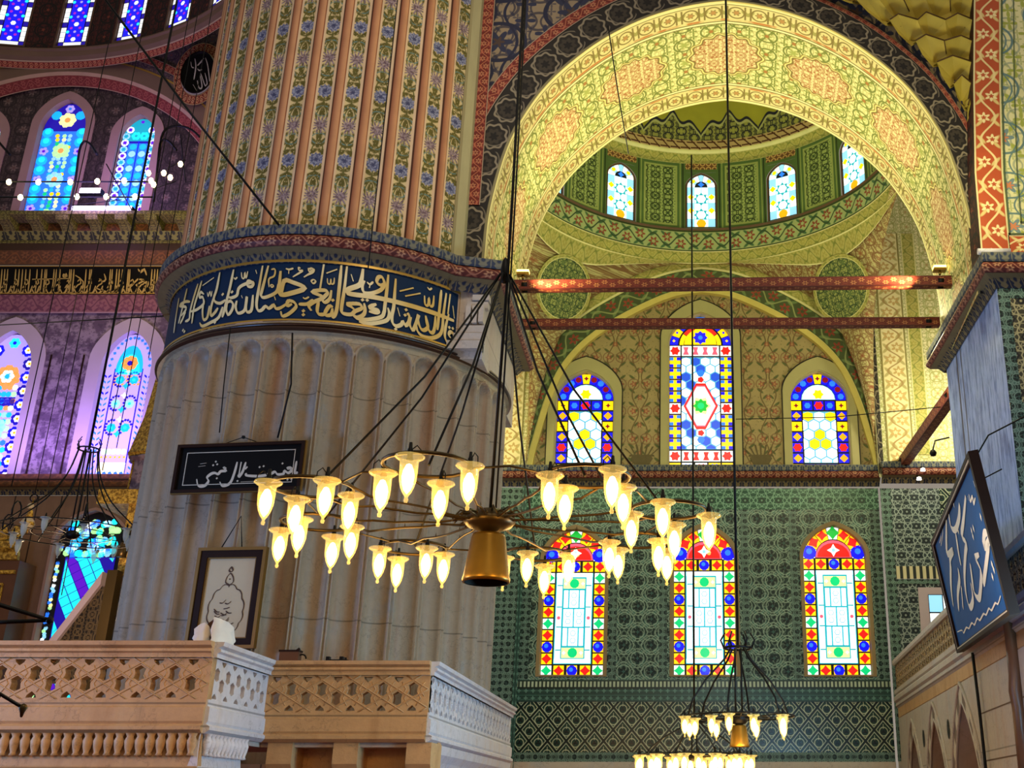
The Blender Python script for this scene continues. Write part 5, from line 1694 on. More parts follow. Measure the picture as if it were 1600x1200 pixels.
# ------------------------------------------------------------------ lamp glass
def clear_material(name, col, trans, glow):
    m = bpy.data.materials.new(name); m.use_nodes = True; nt = m.node_tree; nt.nodes.clear()
    o = nt.nodes.new('ShaderNodeOutputMaterial'); mxs = nt.nodes.new('ShaderNodeMixShader'); t = nt.nodes.new('ShaderNodeBsdfTransparent')
    p = nt.nodes.new('ShaderNodeBsdfPrincipled')
    p.inputs['Base Color'].default_value = (*lin(col), 1); p.inputs['Roughness'].default_value = .08
    p.inputs['Emission Color'].default_value = (*lin(col), 1); p.inputs['Emission Strength'].default_value = glow
    mxs.inputs[0].default_value = 1 - trans
    nt.links.new(t.outputs[0], mxs.inputs[1]); nt.links.new(p.outputs[0], mxs.inputs[2]); nt.links.new(mxs.outputs[0], o.inputs[0])
    m.cycles.emission_sampling = 'NONE'
    MAT[name] = m
clear_material('lamp_glass', '#ffd874', .72, 1.2)
clear_material('off_glass', '#c8d4d4', .55, 0.0)
# tulip lamp: rim at z=0, hangs down
SHADE = [(.108, .012), (.114, 0.0), (.10, -.012), (.070, -.03), (.068, -.12), (.064, -.18), (.05, -.235), (.032, -.275), (.014, -.30), (.010, -.315), (.017, -.33), (.012, -.348), (.001, -.352)]
def lamp_mesh(kind, mat, prof, n=14, c=(0, 0, 0)):
    mb = Mb(); mb.lathe(prof, c, n); o = mb.done(kind, mat); return o
shade0 = lamp_mesh('glass_shade', 'lamp_glass', SHADE)
bulb0 = lamp_mesh('bulb', 'bulb_glow', [(.001, -.05), (.02, -.06), (.042, -.11), (.048, -.15), (.042, -.2), (.028, -.25), (.001, -.285)], 10)
mb = Mb(); mb.lathe([(.001, .12), (.012, .115), (.016, .07), (.022, .06), (.022, .0), (.03, -.02), (.001, -.025)], n=10)
mb.tube([(.01, 0, .06), (.05, 0, .10), (.09, 0, .06), (.095, 0, .0)], .005, 5)
cap0 = mb.done('lamp_holder', 'iron')
bulb0.parent = shade0; cap0.parent = shade0
off0 = lamp_mesh('glass_shade', 'off_glass', SHADE)
mb = Mb(); mb.lathe([(.001, .12), (.012, .115), (.022, .06), (.022, .0), (.001, -.025)], n=8)
offcap = mb.done('lamp_holder', 'iron'); offcap.parent = off0
used = set()
def hang_lamp(parent, loc, src, a=0.0, k=1.0):
    c = src if src.name not in used else copy_tree(src)
    used.add(src.name)
    c.parent = parent; c.location = loc; c.rotation_euler = (0, 0, a); c.scale = (k, k, k)
    return c
def bell(parent, z, k=1.0):
    mb = Mb(); mb.lathe([(.05 * k, z), (.145 * k, z - .02 * k), (.155 * k, z - .05 * k), (.205 * k, z - .40 * k), (.215 * k, z - .43 * k), (.212 * k, z - .46 * k), (.195 * k, z - .462 * k)], n=28)
    b = mb.done('bell_shade', 'brass', parent)
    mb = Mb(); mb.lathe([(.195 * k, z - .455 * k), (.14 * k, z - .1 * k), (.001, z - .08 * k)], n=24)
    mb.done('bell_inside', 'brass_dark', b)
    return b

# the great lit chandelier
H = Vector((-1.73, 10.0, 4.04))
ch = empty('chandelier', H, 'large wrought-iron chandelier with four lit glass lamps on each of eight hoops, before the pillar', 'chandelier')
mb = Mb()
random.seed(4)
for k in range(8):
    a = rad(-8 + 45 * k); c = Vector((cos(a), sin(a), 0)); p = Vector((-sin(a), cos(a), 0))
    ctr = c * 1.66
    mb.tube([ctr + c * (.34 * cos(t)) + p * (.34 * sin(t)) + Vector((0, 0, .05)) for t in [2 * PI * i / 20 for i in range(20)]], .016, 6, closed=True)
    for s in (-1, 1):
        path = [c * .10 + p * s * .03]
        for i in range(1, 7): path.append(c * (.10 + 1.33 * i / 7) + p * s * (.03 + .22 * (i / 7) ** 1.5) + Vector((0, 0, random.uniform(-.012, .02))))
        path.append(ctr - c * .22 + p * s * .26 + Vector((0, 0, .05)))
        mb.tube(path, .011, 5)
        for q in path[2:6:2]: mb.tube([q, q + Vector((0, 0, .04))], [.008, .002], 4)
    n2 = rad(-8 + 45 * (k + 1)); c2 = Vector((cos(n2), sin(n2), 0))
    mid_ = (c + c2).normalized()
    mb.tube([c * 1.52 + p * .30 + Vector((0, 0, .05)), mid_ * 1.60 + Vector((0, 0, .07)), c2 * 1.52 - Vector((-sin(n2), cos(n2), 0)) * .30 + Vector((0, 0, .05))], .010, 5)
mb.done('hoop_frame', 'bronze', ch)
mb = Mb()
mb.lathe([(.02, .12), (.13, .10), (.22, .03), (.24, 0), (.2, -.05), (.12, -.08), (.06, -.1)], n=20)
for i in range(24):
    a = 2 * PI * i / 24; mb.tube([(.1 * cos(a), .1 * sin(a), .06), (.27 * cos(a), .27 * sin(a), .05 + .04 * (i % 2)), (.34 * cos(a + .1), .34 * sin(a + .1), .0)], .009, 4)
mb.done('hub', 'bronze', ch)
bell(ch, -.10)
APEX = Vector((-1.70, 10.0, 6.55)) - H
for k in range(8):
    a = rad(-8 + 45 * k); c = Vector((cos(a), sin(a), 0))
    mb = Mb(); mb.tube([c * 1.62 + Vector((0, 0, .06)), c * .75 + Vector((0, 0, 1.25)), c * .05 + Vector((0, 0, APEX.z))], .011, 5)
    mb.done('suspension_rod', 'iron', ch)
mb = Mb()
top = Vector((-1.72, 10.0, 12.5)) - H
mb.tube([(0, 0, .1), APEX, APEX + Vector((0, 0, .9)), top], .016, 6)
mb.tube([(.05, 0, .1), APEX + Vector((.03, 0, 0)), APEX + Vector((.03, 0, .9)), top + Vector((.02, 0, 0))], .01, 5)
mb.lathe([(.001, APEX.z - .1), (.035, APEX.z - .08), (.045, APEX.z + .05), (.03, APEX.z + .16), (.001, APEX.z + .2)], n=10)
mb.done('cable', 'iron', ch)
for k in range(8):
    a = rad(-8 + 45 * k); c = Vector((cos(a), sin(a), 0)); p = Vector((-sin(a), cos(a), 0)); ctr = c * 1.66
    for q in (ctr + c * .36, ctr - c * .34, ctr + p * .35, ctr - p * .35):
        hang_lamp(ch, q + Vector((0, 0, random.uniform(-.02, .03))), shade0, random.uniform(0, 6))
for i in range(6):
    a = rad(60 * i + 10)
    light('chandelier_light', 'POINT', H + Vector((1.65 * cos(a), 1.65 * sin(a), -.3)), 42, '#ffbe60', None, .25)

def small_chandelier(loc, R, n, label, cable_to, src, arms=6, bell_k=.9, flare=0, lamp_k=1.0, drop=1.9):
    e = empty('chandelier', loc, label, 'chandelier')
    mb = Mb()
    mb.tube([(R * cos(2 * PI * i / 32), R * sin(2 * PI * i / 32), .06) for i in range(32)], .014, 6, closed=True)
    mb.tube([(R * .55 * cos(2 * PI * i / 24), R * .55 * sin(2 * PI * i / 24), .04) for i in range(24)], .010, 5, closed=True)
    for i in range(8):
        a = 2 * PI * i / 8; mb.tube([(0, 0, .03), (R * cos(a), R * sin(a), .06)], .009, 5)
    mb.lathe([(.001, .14), (.12, .10), (.16, .03), (.1, -.05), (.001, -.08)], n=12)
    mb.done('hoop_frame', 'iron', e)
    for i in range(arms):
        a = 2 * PI * (i + .25) / arms
        P5 = [(.96, .07), (.80, drop * .16), (.46, drop * .40), (.24, drop * .68), (.14, drop)]
        mb = Mb(); mb.tube(smooth([(R * r_ * cos(a), R * r_ * sin(a), z_) for r_, z_ in P5], 3) if flare else [(R * .95 * cos(a), R * .95 * sin(a), .07), (R * .86 * cos(a), R * .86 * sin(a), drop * .28), (R * .62 * cos(a), R * .62 * sin(a), drop * .55), (R * .25 * cos(a), R * .25 * sin(a), drop * .85), (.12 * cos(a), .12 * sin(a), drop)], .016, 5)
        mb.done('curved_arm', 'iron', e)
    mb = Mb(); mb.tube([(.22 * cos(2 * PI * i / 16), .22 * sin(2 * PI * i / 16), drop) for i in range(16)], .02, 5, closed=True)
    for i in range(6):
        a = 2 * PI * i / 6; mb.tube([(.22 * cos(a), .22 * sin(a), drop), (.27 * cos(a), .27 * sin(a), drop + .12), (.2 * cos(a), .2 * sin(a), drop + .24)], .014, 4)
    mb.done('crown', 'iron', e)
    mb = Mb()
    for dx in (-.05, .05): mb.tube([(dx, 0, .1), (dx, 0, drop)], .016, 5)
    mb.tube([(0, 0, drop), (0, 0, cable_to - e.location.z)], .022, 5)
    mb.done('cable', 'iron', e)
    if bell_k: bell(e, -.06, bell_k)
    for i in range(n):
        a = 2 * PI * (i + .3) / n; r = R * (1.06 if i % 2 else .8)
        hang_lamp(e, (r * cos(a), r * sin(a), .03), src, a, lamp_k)
    return e
small_chandelier(at(1155, 1132, 18) + Vector((0, 0, .06)), .86, 13, 'small lit chandelier with a brass bell, hanging in front of the tiled wall', 19.5, shade0, 6, .72, drop=1.10, lamp_k=.85)
light('small_chandelier_light', 'POINT', at(1155, 1140, 18) + Vector((0, -.3, -.3)), 45, '#ffc46a', None, .3)
small_chandelier(at(1085, 1188, 24) + Vector((0, 0, .05)), 1.10, 24, 'lit chandelier hanging lowest, cut by the picture edge below the tiled wall', 16.8, shade0, 4, 0, drop=.7, lamp_k=1.15)
light('low_chandelier_light', 'POINT', at(1085, 1188, 24) + Vector((0, 0, -.3)), 70, '#ffc46a', None, .3)

# unlit iron chandelier before the violet wall
dk = small_chandelier(at(112, 838, 23.5), 1.45, 12, 'dark unlit iron chandelier with clear glass lamps before the marble wall', 22.0, off0, 8, 0, flare=1, drop=1.95, lamp_k=.9)
for i in range(6):
    mb = Mb(); a = 2 * PI * (i + .1) / 6; r = 1.35
    q = [(r * cos(a) + .1 * cos(t) * cos(a), r * sin(a) + .1 * cos(t) * sin(a), .25 + .2 * sin(t)) for t in [PI * j / 5 - .6 for j in range(8)]]
    mb.tube(q, .018, 4); mb.done('iron_scroll', 'iron', dk)

# rail of bulbs on the gallery ledge
lr = empty('lamp_rail', at(120, 310, 32.6), 'iron rails with small bare bulbs and curved hooks on the carved ledge', 'lamp')
def lp(px, py, Y=32.6): return at(px, py, Y) - lr.location
for (y, x1) in ((284, 245), (308, 240)):
    mb = Mb(); mb.tube([lp(-40, y), lp(x1, y)], .028, 5); mb.done('rail', 'iron', lr)
for pts in ([(108, 335), (118, 280), (124, 235), (132, 221), (142, 226), (152, 242)], [(240, 315), (246, 260), (250, 225), (256, 218), (266, 222), (276, 235)], [(248, 250), (252, 215), (262, 200), (282, 197), (300, 203), (312, 214)], [(-10, 210), (0, 224), (16, 242)]):
    mb = Mb(); mb.tube(smooth([lp(*p) for p in pts], 3), .04, 5); mb.done('hook', 'iron', lr)
mb = Mb()
for a, b in (((166, 256), (215, 345)), ((105, 322), (190, 312)), ((240, 295), (275, 283)), ((245, 270), (290, 250)), ((282, 210), (290, 285))): mb.tube([lp(*a), lp(*b)], .018, 4)
mb.done('stay_wire', 'iron', lr)
for (x, y) in ((14, 284), (60, 284), (110, 284), (152, 283), (194, 282), (236, 282), (32, 308), (120, 307), (166, 307), (211, 307), (232, 270), (256, 270), (266, 277), (282, 256), (240, 288)):
    mb = Mb(); c = lp(x, y, 32.5); mb.lathe([(.001, .10), (.05, .08), (.085, 0), (.06, -.09), (.001, -.12)], c, 8)
    mb.done('bulb', 'bulb_glow', lr)
def bar_flood(p, w, h, label):
    e = empty('floodlight', p, label, 'floodlight')
    mb = Mb(); mb.box((-w / 2, -.1, -h / 2), (w / 2, .12, h / 2)); mb.box((-.1, .0, -h), (.1, .1, -h / 2)); mb.done('housing', 'iron', e)
    mb = Mb(); mb.box((-w / 2 + .03, -.13, -h / 2 + .03), (w / 2 - .03, -.1, h / 2 - .02)); mb.box((-w / 2 + .03, -.1, h / 2), (w / 2 - .03, .12, h / 2 + .02)); mb.done('lens', 'violet_glow', e)
bar_flood(at(143, 301, 33.2), .75, .2, 'bright violet bar floodlight behind the bulb rails, upper one')
bar_flood(at(160, 329, 33.0), 2.1, .2, 'long bright violet floodlight bar lying along the carved ledge')

# lit floodlights clamped at the ends of the upper tie beam and on the painted pier
def clamp_flood(p, label, ry=0.0):
    e = empty('floodlight', p, label, 'floodlight')
    mb = Mb(); mb.box((-.13, -.08, -.06), (.13, .08, .0)); mb.tube([(0, 0, -.06), (0, 0, -.14)], .03, 6); mb.done('housing', 'brass', e)
    mb = Mb(); mb.box((-.13, -.085, .0), (.13, .085, .05)); mb.done('lens', 'flood_glow', e)
clamp_flood((BX + .3, 21.45, 12.26), 'glowing amber floodlight on the beam end beside the pillar')
clamp_flood((5.55, 21.3, 12.29), 'glowing amber floodlight on the beam end beside the tiled pier')
clamp_flood((6.9, 18.5, 11.36), 'glowing amber floodlight on the cornice of the tiled pier')
e = empty('floodlight', at(1553, 393, 18.5), 'pale tube floodlight lying on the cornice under the painted panel', 'floodlight')
mb = Mb(); mb.tube([(-.3, 0, 0), (.3, 0, 0)], .06, 10); mb.done('tube', 'white_marble', e)
mb = Mb(); mb.box((-.25, -.05, -.14), (.25, .05, -.05)); mb.done('bracket', 'iron', e)

# ------------------------------------------------------------------ the marble balcony
BZ = 3.50
bal = empty('balcony', (-5.7, 14, 1.0), 'carved marble balcony with pierced star railings around the foot of the pillar', 'balcony')
def bl_(p): return Vector(p) - bal.location
def hexhole(cx, cy, w, h):
    return [(cx, cy - h / 2), (cx + w * .42, cy - h * .32), (cx + w * .36, cy), (cx + w * .5, cy + h * .22) if False else (cx + w * .46, cy + h * .28), (cx, cy + h / 2), (cx - w * .46, cy + h * .28), (cx - w * .36, cy), (cx - w * .42, cy - h * .32)]
def pierced(name, mat, p0, p1, z0, z1, pitch, rows, hw, hh, thick=.14, straps=True, phase=0.0):
    "pierced stone panel standing from p0 to p1 (plan), outer face to the right of travel"
    p0, p1 = Vector((*p0, 0)), Vector((*p1, 0)); L = (p1 - p0).length; X = (p1 - p0).normalized(); Z = Vector((0, 0, 1))
    H_ = z1 - z0; holes = []; cent = []
    rp = H_ / rows
    for j in range(rows):
        cy = (j + .5) * rp
        n = int(L / pitch) + 2
        for i in range(-1, n):
            cx = (i + .5 * (j % 2) + .5) * pitch + phase
            if hw * .75 < cx < L - hw * .75:
                b, t = cy - hh / 2, cy + hh / 2
                if b > .015 and t < H_ - .015: holes.append(hexhole(cx, cy, hw, hh))
                elif b <= .015: holes.append([(cx - hw * .42, .02), (cx + hw * .42, .02), (cx + hw * .34, hh * .28), (cx, hh * .5), (cx - hw * .34, hh * .28)])
                else: holes.append([(cx - hw * .34, H_ - hh * .28), (cx, H_ - hh * .5), (cx + hw * .34, H_ - hh * .28), (cx + hw * .42, H_ - .02), (cx - hw * .42, H_ - .02)])
            cent.append((cx, cy))
    mb = Mb()
    plate(mb, rect(0, 0, L, H_), holes, thick, (bl_(p0 + Z * z0), X, Z))
    if straps:
        N = X.cross(Z)
        # carved strapwork: slanting bands both ways between the holes and hooked bands round them
        for sgn in (1, -1):
            k = -int(H_ / rp) - 2
            while k * pitch / 2 < L + H_ * 2:
                x0 = k * pitch / 2 + pitch * (.75 if sgn > 0 else .25) + phase
                pts = []
                for q in range(0, 9):
                    yy = H_ * q / 8; xx = x0 + sgn * (yy / rp) * pitch * .5
                    pts.append((xx, yy))
                if k % 2 == 0:
                    seg = [p for p in pts if 0 <= p[0] <= L]
                    if len(seg) > 1: mb.tube([bl_(p0 + Z * z0) + X * a + Z * b + N * .002 for a, b in seg], .010, 4)
                k += 1
        for cx, cy in cent:
            for s in (-1, 1):
                arc = [(cx + s * (hw * .5 + .05 - .03 * cos(PI * (q - 2) / 2)), cy + (q - 2) * hh * .26) for q in range(5)]
                if all(0 < a < L and 0 < b < H_ for a, b in arc): mb.tube([bl_(p0 + Z * z0) + X * a + Z * b + N * .001 for a, b in arc], .008, 4)
    return mb.done(name, mat, bal)
def course(name, mat, path, prof, flip=1):
    mb = Mb(); mb.sweep(path, prof, flip=flip); mb.v = [tuple(bl_(p)) for p in mb.v]; return mb.done(name, mat, bal)
FRONT = [(-14.5, 14.0), (-5.72, 14.0)]; SIDE1 = [(-5.72, 14.0), (-5.72, 16.0)]; SEC = [(-5.72, 16.0), (-3.46, 16.0)]; SIDE2 = [(-3.46, 16.0), (-3.46, 24.0)]
zt, zl1, zl0 = 3.50, 3.31, 2.815  # one marble: warm light painted into front faces, cool light into side faces
for nm, seg, mt, ph in (('pierced_panel', FRONT, 'tan_marble', 0.05), ('pierced_panel', SEC, 'tan_marble', .12)):
    pierced(nm, mt, *seg, zl0, zl1, .425, 4, .155, .19, phase=ph)
pierced('pierced_panel', 'white_marble', (-5.72, 14.03), SIDE1[1], zl0, zl1, .36, 4, .17, .17, straps=False)
pierced('pierced_panel', 'white_marble', (-3.46, 16.03), SIDE2[1], zl0, zl1, .36, 3, .2, .2, straps=True)
rail = [(.05, zl1), (.05, zl1 + .05), (.09, zl1 + .07), (.09, zl1 + .10), (.05, zl1 + .115), (.11, zl1 + .14), (.12, zt), (-.2, zt), (-.2, zl1)]
base = [(-.15, 2.42), (.02, 2.42), (.08, 2.46), (.08, 2.50), (.03, 2.53), (.05, 2.56), (.05, 2.72), (.02, 2.74), (.02, zl0), (-.14, zl0)]
for nm, prof in (('handrail', rail), ('plinth', base)):
    course(nm, 'tan_marble', FRONT, prof); course(nm, 'white_marble', SIDE1, prof); course(nm, 'tan_marble', SEC, prof); course(nm, 'white_marble', SIDE2, prof)
# row of carved pendants under the front plinth
mb = Mb(); low = [(-.12, 2.05), (.0, 2.05), (-.02, 2.2), (-.02, 2.42)]
course('pendant_backing', 'tan_marble', FRONT, low); course('pendant_backing', 'white_marble', [(-5.72, 14), (-5.72, 15.4)], low)
def pendants(seg, n, mt):
    a, b = Vector((*seg[0], 0)), Vector((*seg[1], 0)); X = (b - a).normalized(); N = Vector((X.y, -X.x, 0)); mb = Mb()
    for i in range(n):
        c = bl_(a + (b - a) * (i + .5) / n)
        mb.lathe([(.001, 2.16), (.045, 2.17), (.03, 2.20), (.05, 2.26), (.062, 2.33), (.04, 2.38), (.06, 2.42)], c + N * .03, 8)
    return mb.done('pendant_moulding', mt, bal)
pendants(((-10.6, 14.0), (-5.75, 14.0)), 39, 'tan_marble'); pendants(((-5.72, 14.05), (-5.72, 15.4)), 11, 'white_marble')
course('lower_band', 'tan_marble', FRONT, [(-.14, 1.6), (-.02, 1.6), (.0, 1.66), (-.03, 1.7), (-.03, 1.9), (.03, 1.94), (.03, 2.0), (-.01, 2.06)])
course('lower_band', 'white_marble', [(-5.72, 14.0), (-5.72, 15.2)], [(-.14, 1.6), (-.02, 1.6), (.0, 1.66), (-.03, 1.7), (-.03, 1.9), (.03, 1.94), (.03, 2.0), (-.01, 2.06)])
course('leaf_band', 'carved_tan', FRONT, [(-.14, 1.35), (-.04, 1.36), (-.03, 1.6)])
# corbels and panels under the second bay, stone foot under the side
def block(name, mt, lo, hi):
    mb = Mb(); mb.box(bl_(lo), bl_(hi)); return mb.done(name, mt, bal)
for x in (-5.62, -4.72, -3.72):
    mb = Mb(); prof = [(0, 2.42), (0, 2.14), (.06, 2.06), (.2, 2.06), (.24, 2.0), (.24, 1.6), (.7, 1.6), (.7, 2.42)]
    for a, b in zip(prof, prof[1:] + prof[:1]): mb.face([bl_((x - .0, 16.02 + a[0], a[1])), bl_((x + .34, 16.02 + a[0], a[1])), bl_((x + .34, 16.02 + b[0], b[1])), bl_((x, 16.02 + b[0], b[1]))], [(0, 0), (.34, 0), (.34, .3), (0, .3)])
    for dx in (0, .34): mb.face([bl_((x + dx, 16.02 + p[0], p[1])) for p in prof], prof)
    mb.done('corbel', 'tan_marble', bal)
block('recess_panel', 'tan_marble', (-5.7, 16.55, 1.0), (-3.4, 16.75, 2.45))
course('side_foot', 'white_marble', [(-3.5, 16.15), (-3.5, 24.0)], [(-.1, 1.0), (-.04, 1.0), (-.03, 1.5), (-.12, 2.0), (-.02, 2.2), (.06, 2.30), (.08, 2.42)])
block('floor_slab', 'pale_marble', (-14.5, 14.1, 2.36), (-5.75, 17.6, 2.46)); block('floor_slab', 'pale_marble', (-5.75, 16.1, 2.36), (-3.55, 17.6, 2.46))
# small things on the balcony
e = empty('folded_cloth', at(336, 1004, 14.4) - Vector((0, 0, .02)), 'white folded cloth standing over the railing corner of the balcony', 'cloth')
e.location = (-5.83, 14.05, 3.50)
def leafm(name, mt, pts, h, lift=0.0):
    mb = Mb(); n = len(pts) - 1
    def fn(s, t):
        x, y, hh = pts[round(s * n)]
        return Vector((x + .012 * sin(t * 9 + s * 7), y + .02 * sin(s * 20), lift + hh * t)), (s, t)
    mb.grid(n, 6, fn)
    mb.grid(n, 6, lambda s, t: (fn(s, t)[0] + Vector((0, .025, 0)), (s, t)))
    return mb.done(name, mt, e)
leafm('left_fold', 'white_cloth', [(-.19, .0, .1), (-.17, -.02, .16), (-.12, -.03, .22), (-.07, -.02, .24), (-.03, .0, .20), (.0, .02, .14)], .2)
leafm('right_fold', 'white_cloth', [(.035, -.03, .30), (.06, -.02, .31), (.10, .06, .30), (.13, .2, .28), (.14, .36, .24), (.14, .45, .10)], .3)
mb = Mb(); mb.grid(6, 5, lambda s, t: ((-.05 + .09 * s, .04 + .03 * sin(PI * s), .02 + t * (.22 + .10 * s)), (s, t))); mb.grid(6, 5, lambda s, t: ((-.05 + .09 * s, .07 + .03 * sin(PI * s), .02 + t * (.22 + .10 * s)), (s, t))); mb.done('brown_lining', 'skin_brown', e)
e = empty('wooden_box', (-5.62, 16.05, 3.50), 'small dark brown wooden box lying on the second railing of the balcony', 'box')
mb = Mb(); mb.box((.0, -.02, 0), (.27, .12, .14)); mb.done('case', 'walnut', e)
mb = Mb(); mb.box((-.01, -.03, .14), (.28, .13, .165)); mb.tube([(.22, .04, .16), (.26, .04, .19)], .02, 6); mb.done('lid', 'dark_wood', e)
mb = Mb(); mb.tube([(.30 + .06 * cos(t), .05, .05 + .06 * sin(t)) for t in [PI * i / 6 for i in range(7)]], .012, 5); mb.done('handle', 'iron', e)
e = empty('small_bracket', (-4.95, 16.0, 3.50), 'low black metal clamp sitting on the railing further along from the box', 'clamp')
mb = Mb(); mb.box((0, 0, 0), (.3, .1, .03)); mb.done('bar', 'iron', e)
mb = Mb(); mb.box((.0, 0, .03), (.05, .08, .07)); mb.box((.19, 0, .03), (.24, .08, .07)); mb.tube([(.27, .04, .0), (.27, .04, .06)], .015, 6); mb.done('jaw', 'iron', e)

# ------------------------------------------------------------------ framed pieces on the pillar
def hung(name, label, cat, th, r, z, w, h, tilt=0.0, roll=0.0):
    e = empty(name, onpil(th, z, r), label, cat); e.rotation_euler = (-tilt, roll, rad(th)); return e
def frame_bars(e, w, h, fw, d, mat, name='frame', y=0.0):
    mb = Mb()
    for lo, hi in (((-w / 2, y - d, -h / 2), (w / 2, y, -h / 2 + fw)), ((-w / 2, y - d, h / 2 - fw), (w / 2, y, h / 2)), ((-w / 2, y - d, -h / 2 + fw), (-w / 2 + fw, y, h / 2 - fw)), ((w / 2 - fw, y - d, -h / 2 + fw), (w / 2, y, h / 2 - fw))): mb.box(lo, hi)
    return mb.done(name, mat, e)
sgn = hung('calligraphy_sign', 'black framed sign with silver calligraphy hung high on the fluted pillar', 'sign', -6.4, 3.47, 6.78, 2.2, .82)
SW_, SH_ = 2.19, .82
frame_bars(sgn, SW_, SH_, .05, .08, 'dark_wood'); frame_bars(sgn, SW_ + .03, SH_ + .03, .025, .06, 'frame_gilt', 'gilt_edge', .01)
mb = Mb(); mb.box((-SW_ / 2 + .04, -.03, -SH_ / 2 + .04), (SW_ / 2 - .04, .02, SH_ / 2 - .04)); mb.done('panel', 'black_panel', sgn)
frame_bars(sgn, SW_ - .32, SH_ - .26, .012, .005, 'silver_letter', 'inner_line', -.031)
mb = Mb(); mb.tube([(-.35, -.02, SH_ / 2), (0, -.03, SH_ / 2 + .11), (.3, -.02, SH_ / 2)], .008, 5); mb.lathe([(.001, .03), (.03, .02), (.03, -.02), (.001, -.03)], (0, -.03, SH_ / 2 + .11), 8); mb.done('hanging_cord', 'iron', sgn)
pic = hung('framed_picture', 'framed picture of a lobed ornament leaning on the pillar behind the balcony rail', 'picture', -4.6, 3.45, 4.66, 1.1, 1.55, 0.0)
PW, PH = 1.12, 1.58
frame_bars(pic, PW, PH, .05, .10, 'frame_gilt', 'gilt_edge'); frame_bars(pic, PW - .09, PH - .09, .11, .08, 'dark_wood'); frame_bars(pic, PW - .30, PH - .30, .025, .06, 'frame_gilt', 'inner_gilt')
mb = Mb(); mb.box((-PW / 2 + .16, -.035, -PH / 2 + .16), (PW / 2 - .16, .02, PH / 2 - .16)); mb.done('paper', 'paper', pic)
mb = Mb()
pl = lambda x, y: Vector((x, -.042, y))
lob = []
for i in range(12):
    a = PI / 2 + 2 * PI * i / 12; 
    for q in range(4):
        b = a + 2 * PI / 12 * q / 4; R_ = .30 + .022 * sin(PI * q / 4)
        lob.append((R_ * .92 * cos(b), -.22 + R_ * 1.25 * sin(b) * (1.08 if sin(b) > 0 else .95)))
lob.append(lob[0])
pen(mb, lob, .022, pl, k=2)
pen(mb, [(0, .16), (0, .2), (-.06, .24), (-.05, .32), (0, .38), (.05, .32), (.06, .24), (0, .2)], .022, pl); pen(mb, [(0, .4), (-.03, .43), (0, .48), (.03, .43), (0, .4)], .03, pl)
random.seed(9)
for i in range(16):
    x, y = random.uniform(-.14, .14), random.uniform(-.42, .02); pen(mb, [(x - .05, y + random.uniform(-.03, .03)), (x, y - .02), (x + .05, y + random.uniform(-.03, .04))], .02, pl)
dot(mb, 0, .29, .015, pl)
mb.done('printed_pattern', 'ink', pic)
mb = Mb(); mb.tube([(-.22, -.03, PH / 2), (.03, -.02, PH / 2 + .52), (.12, -.03, PH / 2)], .010, 5); mb.done('hanging_cord', 'iron', pic)

# round black plaque in the spandrel of the west wall
rp_ = at(311, 116, YU - .55)
rd = empty('oval_plaque', rp_, 'oval black plaque with silver lettering in a red ring beside the painted pillar', 'plaque')
mb = Mb(); mb.lathe([(.001, .0), (.80, .0), (.84, .04), (.84, .12)], n=40); rd.scale = (.70, 1, 1.06); R90 = Matrix.Rotation(PI / 2, 4, 'X')
mb.v = [tuple(R90 @ Vector(p) + Vector((0, -.05, 0))) for p in mb.v]; mb.done('disc', 'black_panel', rd)
def annulus(r0, r1, y, name, mat):
    m_ = Mb(); m_.grid(48, 1, lambda s, t: (((r0 + (r1 - r0) * t) * cos(2 * PI * s), y, (r0 + (r1 - r0) * t) * sin(2 * PI * s)), (s * 2 * PI * r1, t * .36))); m_.done(name, mat, rd)
annulus(.82, .88, -.06, 'rim', 'silver_letter'); annulus(.88, 1.26, -.03, 'red_ring', 'red_vine')
# ------------------------------------------------------------------ gallery along the east side
GA, GB = Vector((6.05, 31.9, 0)), Vector((5.10, 15.2, 0))
GX = (GB - GA).normalized(); GL_ = (GB - GA).length; GN = Vector((-GX.y, GX.x, 0)) * -1
if GN.x > 0: GN = -GN
gal = struct(empty('wall_right_2', GA))
def gw(s, z, out=0.0): return GX * s + GN * out + Vector((0, 0, z))
GZT, GZL1, GZL0, GZM, GZF = 5.40, 5.26, 4.62, 4.12, 3.86
def gcourse(name, mat, prof, s0=0.0, s1=None, parent=None):
    s1 = s1 or GL_
    mb = Mb(); L = [0]
    for i in range(1, len(prof)): L.append(L[-1] + math.dist(prof[i], prof[i - 1]))
    for i in range(len(prof) - 1):
        (a, z0), (b, z1) = prof[i], prof[i + 1]
        mb.face([gw(s0, z0, a), gw(s1, z0, a), gw(s1, z1, b), gw(s0, z1, b)], [(s0, L[i]), (s1, L[i]), (s1, L[i + 1]), (s0, L[i + 1])])
    mb.face([gw(s1, z, a) for a, z in prof], prof)
    return mb.done(name, mat, parent or gal)
gcourse('handrail', 'pale_marble', [(-.14, GZL1), (.05, GZL1), (.08, GZL1 + .05), (.08, GZT), (-.14, GZT)])
gcourse('cornice_mouldings', 'pale_marble', [(.0, GZL0), (.07, GZL0 - .02), (.07, GZL0 - .12), (.03, GZL0 - .15), (.1, GZL0 - .22), (.1, GZL0 - .32), (.04, GZL0 - .36), (.06, GZM + .06), (.0, GZM)])
gcourse('plain_frieze', 'tan_marble', [(.0, GZM), (.0, GZF + .02), (-.03, GZF)])
